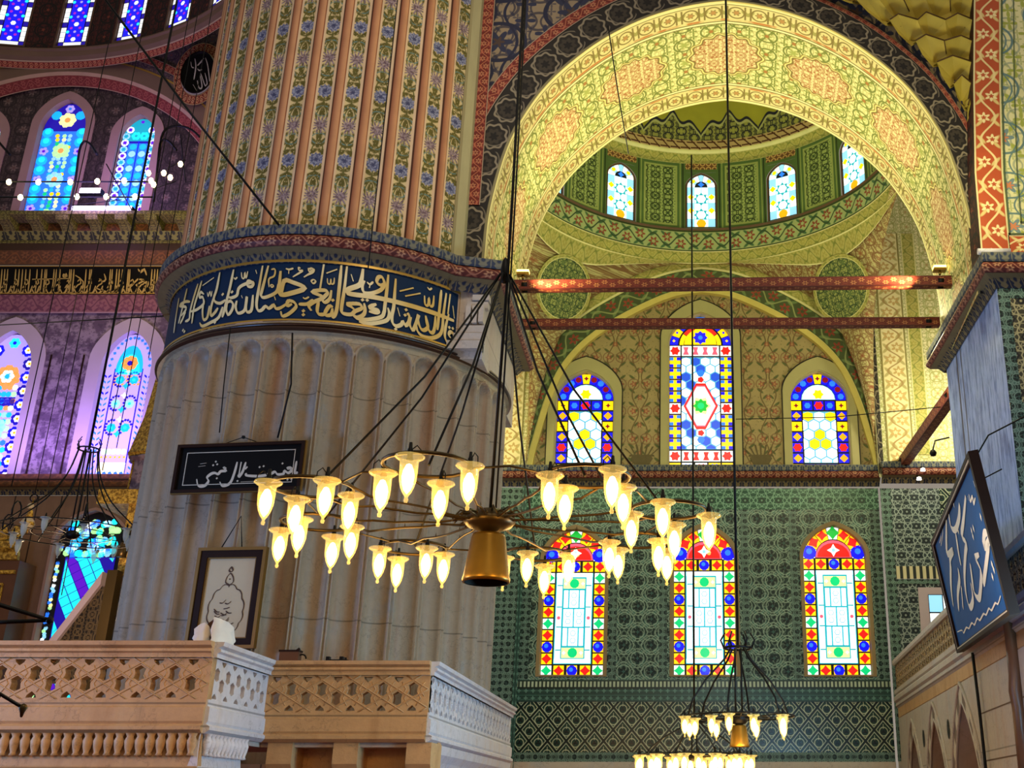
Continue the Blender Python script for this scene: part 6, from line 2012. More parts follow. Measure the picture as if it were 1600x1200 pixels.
# carved openwork of the parapet
mb = Mb(); holes = []
p_ = .30
for j in range(3):
    for i in range(int(GL_ / p_)):
        cx, cy = (i + .5 + .5 * (j % 2)) * p_, (j + .5) * .205
        if cx < GL_ - .2: holes.append(ngon(cx, cy + .01, .085, 6, PI / 2, 1.0))
XV = GX; plate(mb, rect(0, 0, GL_, GZL1 - GZL0), holes, .1, (Vector((0, 0, GZL0)), XV, Vector((0, 0, 1))), 0)
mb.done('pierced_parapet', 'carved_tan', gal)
# arcade with striped voussoirs
def sx(px, py): 
    r = at(px, py, 1.0); d = Vector((r.x, 1.0, 0)); # plan intersection with the gallery plane
    den = d.x * GX.y - d.y * GX.x
    t = (GA.x * GX.y - GA.y * GX.x) / den
    q = d * t - GA
    return q.dot(GX), EYE + (r.z - EYE) * t
ARCS = []
for (pt_, l_, r_) in (((1420, 1118), (1414, 1195), (1434, 1190)), ((1455, 1106), (1444, 1190), (1477, 1165)), ((1499, 1078), (1483, 1180), (1524, 1120))):
    s0, z0 = sx(*pt_); sl, _ = sx(*l_); sr, _ = sx(*r_)
    ARCS.append((s0, z0, min(s0 - sl, 1.6), ))
ARCS = [(2.6, 3.3, 1.2), (6.0, 3.42, 1.36), (9.45, 3.5, 1.5)]
mb = Mb(); hol = [arch_loop(s - w, s + w, -.8, z, w * 1.5, 12, .35) for s, z, w in ARCS]
plate(mb, rect(0, -1.0, GL_, GZF), hol, .45, (Vector((0, 0, 0)), XV, Vector((0, 0, 1))))
mb.done('arcade_wall', 'pale_marble', gal)
for s, z, w in ARCS:
    mb = Mb(); a = arch_loop(s - w, s + w, .2, z, w * 1.5, 12, .35)[2:]; o_ = arch_loop(s - w - .26, s + w + .26, .2, z + .36, w * 1.5 + .30, 12, .35)[2:]
    u = 0
    for (p, q), (p2, q2) in zip(zip(a, a[1:]), zip(o_, o_[1:])):
        du = math.dist(p, q)
        for k in range(2):
            f0, f1 = k / 2, (k + 1) / 2
            A = (p[0] + (q[0] - p[0]) * f0, p[1] + (q[1] - p[1]) * f0); B = (p[0] + (q[0] - p[0]) * f1, p[1] + (q[1] - p[1]) * f1)
            C = (p2[0] + (q2[0] - p2[0]) * f1, p2[1] + (q2[1] - p2[1]) * f1); D = (p2[0] + (q2[0] - p2[0]) * f0, p2[1] + (q2[1] - p2[1]) * f0)
            mb.face([gw(t[0], t[1], .012) for t in (A, B, C, D)], [(u + du * f0, 0), (u + du * f1, 0), (u + du * f1, .3), (u + du * f0, .3)])
        u += du
    mb.done('striped_voussoirs', 'ablaq', gal)
    mb = Mb(); mb.tube([gw(t[0], t[1], .02) for t in o_], .035, 5); mb.tube([gw(t[0], t[1], .0) for t in a], .03, 5); mb.done('arch_moulding', 'pale_marble', gal)
for s in (4.3, 7.75): 
    mb = Mb(); c = gw(s, 3.1, .015); mb.face([c + GX * (.14 * cos(t)) + Vector((0, 0, .2 * sin(t))) for t in [2 * PI * i / 14 for i in range(14)]], [(0, 0)] * 14); mb.done('dark_boss', 'black_stone', gal)
# inside of the arcade
mb = Mb()
for i in range(12):
    z0 = -.5 + i * .34
    mb.face([gw(0, z0, -2.2), gw(GL_, z0, -2.2), gw(GL_, z0 + .34, -2.2), gw(0, z0 + .34, -2.2)], [(0, 0), (1, 0), (1, 1), (0, 1)], i % 2)
mb.done('striped_inner_wall', [material('dark_stripe', lambda u, v, uv, pos: aged('#241a16', pos, .3, 1), .7), material('tan_stripe', lambda u, v, uv, pos: aged('#5a4434', pos, .3, 1), .7)], gal)
mb = Mb(); mb.box((0, 0, 0), (.1, .1, .1)); 
mb = Mb(); mb.face([gw(0, GZF - .3, -2.2), gw(GL_, GZF - .3, -2.2), gw(GL_, GZF - .3, -.4), gw(0, GZF - .3, -.4)], [(0, 0), (16, 0), (16, 2), (0, 2)]); mb.done('arcade_ceiling', 'brown_frame', gal)
# pale joints of the plain marble wall and the dark post at its near end
mb = Mb()
for z in (2.35, 3.15): 
    mb.face([gw(11.2, z - .012, .004), gw(GL_, z - .012, .004), gw(GL_, z + .012, .004), gw(11.2, z + .012, .004)], [(0, 0), (1, 0), (1, 1), (0, 1)])
mb.done('stone_joint', 'brown_frame', gal)
mb = Mb(); q = gw(14.35, 0, .02); mb.tube([gw(14.3, 1.0, .05), gw(14.3, 3.0, .05), gw(14.32, 3.25, .08), gw(14.3, 3.5, .05), gw(14.3, 4.6, .05)], .11, 8); mb.done('dark_post', 'walnut', gal)
light('arcade_lamp_light', 'POINT', Vector(GA) + gw(9, .6, -1.6), 8, '#ffb060', None, .2)
light('gallery_light', 'POINT', (2.5, 14.0, 4.0), 120, '#ffe6d0', None, .4)
e = empty('cable', Vector(GA) + gw(11.35, 4.0, .08), 'thin dark cable running down the marble gallery wall under the blue sign', 'cable')
mb = Mb(); mb.tube([gw(11.3, 4.2, .08) - (e.location - GA), gw(11.45, 3.2, .08) - (e.location - GA), gw(11.5, 2.6, .08) - (e.location - GA), gw(11.6, .6, .08) - (e.location - GA)], .03, 5); mb.done('wire', 'iron', e)
# beam along the aisle
tie_beam((6.75, 25.6, 11.1), (6.75, 32.1, 11.25), .13, 'red-brown painted beam running back to the corner behind the slatted pier')
e = empty('security_camera', at(1458, 708, 26.0), 'small black ball camera hanging beside the slatted pier', 'camera')
mb = Mb(); mb.lathe([(.001, .09), (.06, .07), (.09, 0), (.06, -.07), (.001, -.09)], n=12); mb.done('ball', 'iron', e)
mb = Mb(); mb.tube([(0, 0, .08), (.1, .1, .35), (.5, .3, .5)], .02, 5); mb.done('bracket', 'iron', e)
for i, (px, py) in enumerate(((1442, 734), (1436, 748))):
    e = empty('spot_lamp', at(px, py, 31.6), ('small white spot lamp on the cornice under the aisle beam, upper one', 'small white spot lamp on the cornice under the aisle beam, lower one')[i], 'lamp')
    mb = Mb(); mb.lathe([(.001, .06), (.06, .04), (.075, -.03), (.001, -.05)], n=10); mb.done('lens', 'white_glow', e)
    mb = Mb(); mb.tube([(0, 0, .05), (0, .2, .15), (0, .6, .1)], .02, 5); mb.done('arm', 'iron', e)

# ------------------------------------------------------------------ blue hanging sign
SK = 21.0 / 19.5
def sk(p): return Vector((p[0] * SK, p[1] * SK, EYE + (p[2] - EYE) * SK))
sA, sB, sC, sD = sk((3.4759, 12.5986, 5.5352)), sk((4.5118, 19.4265, 5.9690)), sk((4.8262, 19.5, 4.0615)), sk((3.7903, 12.6721, 3.6277))
X3 = (sD - sC).normalized(); Z3 = (sB - sC); Z3 = (Z3 - X3 * Z3.dot(X3)).normalized(); N3 = X3.cross(Z3)
BW, BH = (sD - sC).length, (sB - sC).length
bs = empty('hanging_sign', (sC + sD) / 2, 'large blue framed sign with white calligraphy hanging in front of the marble gallery', 'sign')
bs.matrix_world = Matrix(((X3.x, -N3.x, Z3.x, bs.location.x), (X3.y, -N3.y, Z3.y, bs.location.y), (X3.z, -N3.z, Z3.z, bs.location.z), (0, 0, 0, 1)))
mb = Mb(); mb.box((-BW / 2 + .05, -.0, .05), (BW / 2 - .05, .06, BH - .05)); mb.done('panel', 'blue_panel', bs)
def bsbars(name, mat, i0, w, d, wx=1.0):
    mb = Mb(); x0, x1, z0, z1 = -BW / 2 + i0 * wx, BW / 2 - i0 * wx, i0, BH - i0; wv = w * wx
    for lo, hi in (((x0, -d, z0), (x1, .07, z0 + w)), ((x0, -d, z1 - w), (x1, .07, z1)), ((x0, -d, z0 + w), (x0 + wv, .07, z1 - w)), ((x1 - wv, -d, z0 + w), (x1, .07, z1 - w))): mb.box(lo, hi)
    return mb.done(name, mat, bs)
bsbars('frame', 'dark_wood', 0, .055, .06, 2.6); bsbars('silver_edge', 'silver_letter', .055, .022, .05, 2.0); bsbars('inner_frame', 'dark_wood', .077, .018, .04, 2.0)
mb = Mb()
for x in (-BW * .2, BW * .3): mb.tube([(x, .05, BH), (x - .05, .5, BH + .5), (x, 1.2, BH + .7)], .012, 5)
mb.done('hanging_wire', 'iron', bs)

# ------------------------------------------------------------------ minbar behind the pillar
MY = 29.5
mn_ = empty('minbar', at(236, 900, MY), 'gilded pulpit with arched canopy and carved stair behind the fluted pillar', 'pulpit')
mn_.location.z = 0
def ml(p): return Vector(p) - mn_.location
def mp(px, py, Y=MY): return at(px, py, Y)
c0 = mp(243, 722); 
mb = Mb(); mb.lathe([(.001, 5.6), (.10, 4.9), (.25, 3.6), (.5, 1.2), (.72, .2), (.76, .1), (.62, 0)], ml(c0), 8, sm=False); mb.done('cone_roof', 'gold', mn_)
mb = Mb(); h_ = (mp(243, 722) - mp(243, 776)).z; mb.lathe([(.58, -h_), (.56, -.1), (.70, -.02), (.70, .02)], ml(c0), 8, sm=False); mb.done('canopy_drum', 'violet_wall', mn_)
mb = Mb()
for i in range(8):
    a = 2 * PI * i / 8; mb.tube([ml(c0) + Vector((.585 * cos(a), .585 * sin(a), -h_)), ml(c0) + Vector((.565 * cos(a), .565 * sin(a), -.05))], .035, 5)
mb.done('gilt_edges', 'gold', mn_)
x0 = mp(172, 786).x; zt_, zb_ = mp(165, 775).z, mp(165, 797).z
mb = Mb(); mb.box(ml((x0, MY - .7, zb_)), ml((x0 + 3.0, MY + .7, zt_))); mb.done('entablature', 'gold', mn_)
xa, xb = mp(186, 850).x + .38, mp(186, 850).x + 2.78; za = mp(172, 797).z; zc = mp(172, 812).z
mb = Mb()
ao = arch_loop(.28, 2.1, -6.0, -.18, 1.3, 10, .3)
plate(mb, rect(0, -1.9, 2.4, 0), [[p for p in arch_loop(.30, 2.1, -1.88, -.18, 1.35, 10, .3)]], .5, (ml((xa, MY - .6, zb_)), (1, 0, 0), (0, 0, 1))); mb.done('arched_front', 'gold', mn_)
mb = Mb(); mb.tube([ml((xa + .30 + q[0] * 0, MY - 1.12, zb_ - 2)) for q in ((0, 0), (1, 1))], .02, 4)
for x in (xa + .14, xa + 2.2): mb.box(ml((x - .13, MY - 1.1, 0)), ml((x + .13, MY - .8, zb_ - 1.85)))
mb.done('posts', 'bronze', mn_)
mb = Mb(); al_ = arch_loop(.30, 2.1, -1.88, -.18, 1.35, 10, .3)[2:]
mb.tube([ml((xa + x, MY - 1.12, zb_ + z)) for x, z in al_], .12, 6); mb.done('arch_moulding', 'bronze', mn_)
# stair flank: pale stringer above a carved panel
t0, t1 = mp(162, 915), mp(88, 1010)
mb = Mb()
d = (t1 - t0); a_, b_ = ml(t0), ml(t0 + d * 1.6)
up_ = Vector((0, 0, .34))
for y0, y1 in ((-.18, .18),):
    P8 = [a_ + Vector((0, y0, 0)), b_ + Vector((0, y0, 0)), b_ + Vector((0, y1, 0)), a_ + Vector((0, y1, 0))]
    Q8 = [p + up_ for p in P8]
    for q in ((0, 1, 2, 3),): mb.face([P8[i] for i in q], [(0, 0)] * 4); mb.face([Q8[i] for i in q], [(0, 0)] * 4)
    for i in range(4): mb.face([P8[i], P8[(i + 1) % 4], Q8[(i + 1) % 4], Q8[i]], [(0, 0), (2, 0), (2, .3), (0, .3)])
mb.done('stringer', 'lilac_marble', mn_)
mb = Mb(); mb.face([a_ + Vector((0, -.05, 0)), b_ + Vector((0, -.05, 0)), Vector((a_.x, b_.y - .05, b_.z))], [(a_.x, a_.z), (b_.x, b_.z), (a_.x, b_.z)])
pq_ = ml(mp(160, 918)); mb.face([(pq_.x, -.06 + pq_.y, pq_.z), (pq_.x + 1.9, -.06 + pq_.y, pq_.z), (pq_.x + 1.9, -.06 + pq_.y, -mn_.location.z), (pq_.x, -.06 + pq_.y, 0)], [(0, 0), (1.9, 0), (1.9, -4), (0, -4)])
mb.done('carved_flank', 'carved_stair', mn_)
# dark gilded panelling at the foot of the wall
gp = empty('gilded_panelling', (-23.6, 33.3, 0), 'tall brown panelled surround with a golden carved crest before the marble wall', 'panelling')
def gl(px, py): q = at(px, py, 32.9); return q - gp.location
q1, q2 = gl(62, 850), gl(62, 880)
mb = Mb(); mb.box((q1.x - 3.5, -.8, 0), (q1.x - .25, .1, q2.z)); mb.done('body', 'walnut', gp)
mb = Mb(); mb.sweep([(q1.x - 3.6, -.75), (q1.x - .3, -.75)], [(0, q2.z), (.12, q2.z + .02), (.15, q2.z + .22), (.28, q2.z + .34), (.30, q1.z - .05), (.1, q1.z)])
for i in range(9):
    x = q1.x - 3.4 + i * .36; mb.lathe([(.001, .5), (.06, .42), (.15, .22), (.17, .05), (.05, -.05)], (x, -.85, q1.z), 8)
mb.done('golden_crest', 'gold', gp)
mb = Mb()
for i in range(2):
    x = q1.x - 3.2 + i * 1.5
    for a, b in (((x, q2.z - .7), (x + 1.1, q2.z - .7)), ((x, q2.z - .7), (x, .5)), ((x + 1.1, q2.z - .7), (x + 1.1, .5))): mb.tube([(a[0], -.82, a[1]), (b[0], -.82, b[1])], .035, 4)
mb.tube([(q1.x - 3.5, -.82, q2.z - .35), (q1.x - .3, -.82, q2.z - .35)], .06, 5)
mb.done('gilt_lines', 'gold', gp)
# hanging ornament of gilt balls
ho = empty('hanging_ornament', at(46, 800, 29), 'gilt hanging ornament with two pale balls below an iron ring', 'ornament')
def hl(px, py): return at(px, py, 29) - ho.location
mb = Mb(); c = hl(53, 778); mb.tube([c + Vector((.1 * cos(t), 0, .1 * sin(t))) for t in [2 * PI * i / 14 for i in range(14)]], .018, 5, closed=True); mb.tube([c + Vector((0, 0, .1)), c + Vector((0, 0, 6))], .012, 4); mb.done('ring', 'iron', ho)
for nm, (px, py), r in (('small_ball', (48, 791), .085), ('large_ball', (43, 818), .17)):
    c = hl(px, py); mb = Mb(); mb.lathe([(r * sin(PI * i / 10) + .001, r * cos(PI * i / 10)) for i in range(11)], c, 14); mb.done(nm, 'paper', ho)
mb = Mb(); mb.tube([hl(49, 795), hl(46, 808)], [.05, .09], 8); mb.tube([hl(53, 778), hl(42, 835)], .02, 5); mb.lathe([(.001, -.16), (.17, -.05), (.18, .0), (.17, .03)], hl(43, 818), 12); mb.done('gilt_stem', 'gold', ho)

# iron arms of a chandelier that hangs beyond the edge of the view
ia = empty('iron_lamp_arms', at(78, 969, 8.0), 'two black iron chandelier arms meeting in a knob above the balcony railing', 'chandelier')
def il(px, py, Y=8.0): return at(px, py, Y) - ia.location
for nm, pts in (('arm', [(78, 969), (-90, 918)]), ('arm', [(78, 969), (-90, 976)])):
    mb = Mb(); mb.tube([il(*pts[0]), il(*pts[1], 8.4 if pts[1][1] > 950 else 7.8)], [.014, .02], 6); mb.done(nm, 'iron', ia)
mb = Mb(); mb.lathe([(.001, .03), (.025, .015), (.025, -.015), (.001, -.03)], n=10); mb.done('knob', 'iron', ia)
ib = empty('iron_lamp_arms', at(36, 1106, 8.0), 'single black iron lamp arm with a ball end crossing the carved balcony front', 'chandelier')
mb = Mb(); mb.tube([Vector((0, 0, 0)), at(-60, 1048, 7.8) - ib.location], .013, 6); mb.done('arm', 'iron', ib)
mb = Mb(); mb.lathe([(.001, .03), (.022, .02), (.028, 0), (.015, -.03), (.008, -.06), (.001, -.065)], n=10); mb.done('ball_end', 'bronze', ib)

# ------------------------------------------------------------------ thin hanging wires
def wire(pts, r, label, Y=None):
    P = [at(px, py, y) for px, py, y in pts]
    e = empty('hanging_wire', P[-1], label, 'wire')
    mb = Mb(); mb.tube([p - e.location for p in P], r, 5); mb.done('strand', 'iron', e); return e
def plumb(px, py, Y, r, label, z1=24.0):
    p = at(px, py, Y); e = empty('hanging_wire', p, label, 'wire')
    mb = Mb(); mb.tube([(0, 0, 0), (0, 0, z1 - p.z)], r, 5); mb.done('strand', 'iron', e); return e
wire([(150, -20, 15.5), (300, 180, 16.4), (436, 352, 17.35)], .022, 'slanting black cable crossing the upper windows and ending on the pillar cornice')
wire([(950, 40, 17.5), (965, 140, 18.0), (982, 240, 19.0)], .012, 'short loose wire hanging across the bright arch soffit')
wire([(457, 520, 17.0), (455, 600, 17.2), (434, 684, 17.2)], .016, 'wavy dark wire down the fluted pillar above the black sign')
wire([(360, 512, 17.2), (350, 600, 17.2), (343, 676, 17.2)], .010, 'thin dark wire down the fluted pillar ending above the sign edge')
wire([(0, 508, 26.0), (255, 494, 20.0)], .014, 'taut wire stretched across the violet windows to the pillar')
wire([(1150, 655, 27), (1300, 652, 25), (1470, 636, 23)], .012, 'taut wire stretched across the painted wall to the slatted pier')
for px, py, Y, lb in ((160, 735, 24, 'thin wire beside the dark chandelier crown, east side'), (18, 760, 22, 'thin wire in front of the blue flowered window near the picture edge'), (75, 760, 26, 'thin wire between the two violet windows, first from the flowered one'), (96, 930, 27, 'long thin wire reaching down to the slanted cyan window'), (182, 700, 25, 'thin wire across the chain-bordered window'), (232, 560, 26, 'thin wire close to the pillar edge beside the violet window'), (575, 420, 17.0, 'thin wire hanging before the painted ribs of the pillar')):
    plumb(px, py, Y, .011, lb)
# ------------------------------------------------------------------ calligraphy, strokes in metres on each panel: (pen width, points)
BAND = [(0.078,[(2.91,0.664),(2.864,0.407),(2.86,0.205),(2.926,0.107),(3.019,0.118),(3.071,0.215),(3.05,0.308),(2.977,0.324),(2.948,0.254),(2.999,0.211)]),(0.078,[(2.702,1.081),(2.695,0.672),(2.688,0.27)]),(0.078,[(2.816,1.059),(2.79,0.603),(2.791,0.343),(2.739,0.187),(2.577,0.078),(2.394,0.064),(2.288,0.133),(2.261,0.223)]),(0.078,[(2.908,1.071),(2.888,0.656)]),(0.078,[(2.621,0.528),(2.628,0.331),(2.598,0.193),(2.524,0.2),(2.462,0.32),(2.417,0.476)]),(0.078,[(2.428,0.469),(2.486,0.288),(2.423,0.19),(2.341,0.206),(2.271,0.364),(2.284,0.447),(2.232,0.216),(2.192,0.127),(2.125,0.226),(2.141,0.368)]),(0.078,[(1.79,1.04),(1.796,0.773),(1.803,0.498),(1.788,0.3),(1.815,0.17),(1.891,0.129),(1.97,0.177),(2.001,0.243),(2.054,0.179),(2.099,0.259),(2.106,0.398)]),(0.078,[(1.649,1.086),(1.651,0.778),(1.644,0.463),(1.641,0.345),(1.594,0.238),(1.36,0.145),(1.189,0.146),(1.105,0.219)]),(0.078,[(1.699,0.445),(1.737,0.327),(1.704,0.203),(1.536,0.115),(1.367,0.07),(1.228,0.091)]),(0.1,[(3.045,0.569),(2.704,0.575),(2.036,0.586),(1.49,0.596),(1.06,0.589),(0.968,0.619),(0.999,0.682),(1.16,0.781),(1.191,0.904),(1.197,1.112)]),(0.078,[(1.594,0.904),(1.537,0.852),(1.462,0.895),(1.479,0.998),(1.549,1.003),(1.596,0.885),(1.537,0.753),(1.38,0.659),(1.258,0.66),(1.218,0.771),(1.245,0.884)]),(0.078,[(1.493,0.47),(1.403,0.414),(1.39,0.373),(1.534,0.361),(1.517,0.31),(1.378,0.309)]),(0.078,[(0.918,1.118),(0.918,0.648),(0.908,0.298),(0.946,0.207),(1.082,0.203),(1.142,0.273),(1.246,0.347),(1.196,0.42),(0.995,0.39),(1.067,0.348),(1.14,0.292)]),(0.078,[(1.098,0.209),(1.187,0.161),(1.284,0.219),(1.309,0.319),(1.279,0.45)]),(0.078,[(0.821,1.126),(0.83,0.676),(0.833,0.328),(0.816,0.173),(0.777,0.092)]),(0.078,[(0.76,0.301),(0.7,0.314),(0.646,0.194),(0.668,0.139),(0.75,0.162),(0.754,0.281)]),(0.078,[(0.509,0.394),(0.505,0.222),(0.55,0.149),(0.658,0.154)]),(0.078,[(0.701,0.623),(0.692,0.467),(0.625,0.384),(0.569,0.437),(0.64,0.559),(0.584,0.612),(0.376,0.569),(0.573,0.476),(0.424,0.37),(0.357,0.289),(0.409,0.206),(0.337,0.317)]),(0.078,[(0.52,1.115),(0.507,0.616)]),(0.035,[(0.609,0.848),(0.628,0.752),(0.671,0.746),(0.67,0.834),(0.687,0.748),(0.728,0.762),(0.726,0.869)]),(0.045,[(0.582,0.943),(0.759,1.039)]),(0.04,[(0.375,0.811),(0.342,0.771),(0.384,0.73),(0.416,0.775),(0.375,0.811)]),(0.04,[(0.351,1.015),(0.299,1.023),(0.322,0.975),(0.361,1.006),(0.351,0.947),(0.263,0.884)]),(0.06,[(2.363,0.859),(2.388,0.696),(2.449,0.695),(2.457,0.838),(2.49,0.697),(2.55,0.726),(2.554,0.919)]),(0.04,[(2.407,1.044),(2.452,1.008),(2.5,1.054)]),(0.05,[(1.884,0.814),(2.137,0.947)]),(0.05,[(1.993,0.743),(2.281,0.88)]),(0.05,[(2.987,0.858),(3.045,0.62)]),(0.05,[(1.004,0.973),(1.055,0.839)]),(0.05,[(1.873,0.486),(1.932,0.33)]),(0.045,[(1.29,0.866),(1.346,0.829),(1.396,0.892)]),(0.045,[(1.349,0.834),(1.342,0.758)]),(0.1,[(-0.225,0.968),(-0.201,0.585),(-0.145,0.505),(0.001,0.526),(0.246,0.632),(0.025,0.74),(-0.131,0.773),(-0.145,0.546)]),(0.072,[(-0.236,0.716),(-0.236,0.586),(-0.304,0.514),(-0.455,0.463),(-0.524,0.508),(-0.516,0.638),(-0.467,1.084)]),(0.072,[(-0.577,1.093),(-0.584,0.736),(-0.591,0.384),(-0.547,0.23),(-0.474,0.22),(-0.413,0.289),(-0.338,0.249),(-0.26,0.31),(-0.217,0.244),(-0.133,0.251),(0.005,0.36)]),(0.072,[(0.059,0.324),(-0.019,0.287),(-0.015,0.382),(0.088,0.361),(0.135,0.27),(0.032,0.14),(-0.079,0.095),(-0.121,0.187)]),(0.072,[(0.175,0.326),(0.322,0.331),(0.417,0.418)]),(0.072,[(-0.683,0.531),(-0.668,0.244),(-0.746,0.211),(-0.79,0.311),(-0.791,0.505)]),(0.072,[(-0.812,0.517),(-0.796,0.293),(-0.841,0.215),(-0.937,0.214),(-1.001,0.337),(-0.997,0.456)]),(0.072,[(-0.731,0.788),(-0.821,0.82),(-0.819,0.723),(-0.73,0.698),(-0.723,0.778),(-0.907,0.752),(-0.996,0.689),(-1.014,0.561),(-1.131,0.532),(-1.223,0.578)]),(0.072,[(-1.173,1.094),(-1.191,0.757),(-1.215,0.536),(-1.239,0.317),(-1.26,0.172)]),(0.072,[(-1.495,1.099),(-1.505,0.778),(-1.539,0.597),(-1.474,0.505),(-1.353,0.463),(-1.249,0.508)]),(0.072,[(-1.198,0.44),(-1.141,0.468),(-1.068,0.401),(-1.069,0.291),(-1.136,0.205),(-1.202,0.32),(-1.198,0.44)]),(0.072,[(-1.4,0.382),(-1.456,0.3),(-1.54,0.257),(-1.573,0.416),(-1.543,0.639)]),(0.072,[(-1.626,0.465),(-1.632,0.242),(-1.726,0.222),(-1.79,0.389),(-1.802,0.552)]),(0.072,[(-1.29,0.381),(-1.345,0.187),(-1.512,0.122),(-1.722,0.091),(-1.82,0.181)]),(0.072,[(-1.968,1.042),(-2.024,0.788),(-2.076,0.536),(-2.057,0.22)]),(0.072,[(-2.077,1.014),(-2.154,0.709),(-2.186,0.49),(-2.174,0.335),(-2.31,0.331)]),(0.072,[(-1.832,0.739),(-1.944,0.809),(-1.954,0.712),(-1.853,0.683),(-1.799,0.542),(-1.972,0.471),(-2.185,0.486)]),(0.072,[(-2.468,1.035),(-2.522,0.665),(-2.582,0.368)]),(0.072,[(-2.246,0.697),(-2.439,0.759),(-2.69,0.758),(-2.349,0.612),(-2.51,0.498)]),(0.072,[(-2.8,0.951),(-2.782,0.556),(-2.744,0.227)]),(0.072,[(-2.361,0.54),(-2.433,0.408),(-2.506,0.344)]),(0.035,[(-1.744,0.756),(-1.699,0.666),(-1.674,0.758),(-1.621,0.648),(-1.62,0.755)]),(0.04,[(-0.992,1.009),(-0.96,0.9),(-0.913,0.884),(-0.917,0.998),(-0.873,0.879),(-0.86,1.01)]),(0.045,[(-1.627,1.023),(-1.918,0.932)]),(0.04,[(-0.394,0.658),(-0.419,0.818),(-0.331,0.873),(-0.331,1.001),(-0.402,1.005)]),(0.04,[(-0.136,1.013),(-0.074,0.993),(-0.0,1.015)]),(0.04,[(-0.077,0.993),(-0.072,0.908)]),(0.04,[(0.126,1.013),(0.091,1.031),(0.106,0.975),(0.165,0.966),(0.009,0.846)]),(0.04,[(0.294,0.999),(0.267,1.017),(0.282,0.961),(0.332,0.954),(0.204,0.845)]),(0.035,[(-0.348,0.711),(-0.371,0.684),(-0.341,0.655),(-0.318,0.682),(-0.348,0.711)]),(0.045,[(-0.703,1.02),(-0.669,0.941)]),(0.04,[(-1.138,0.927),(-1.101,0.893),(-1.065,0.925)]),(0.05,[(-0.273,0.476),(-0.241,0.401)]),(0.04,[(-0.917,0.548),(-0.884,0.488)]),(0.035,[(0.233,0.456),(0.277,0.43),(0.338,0.469)])]
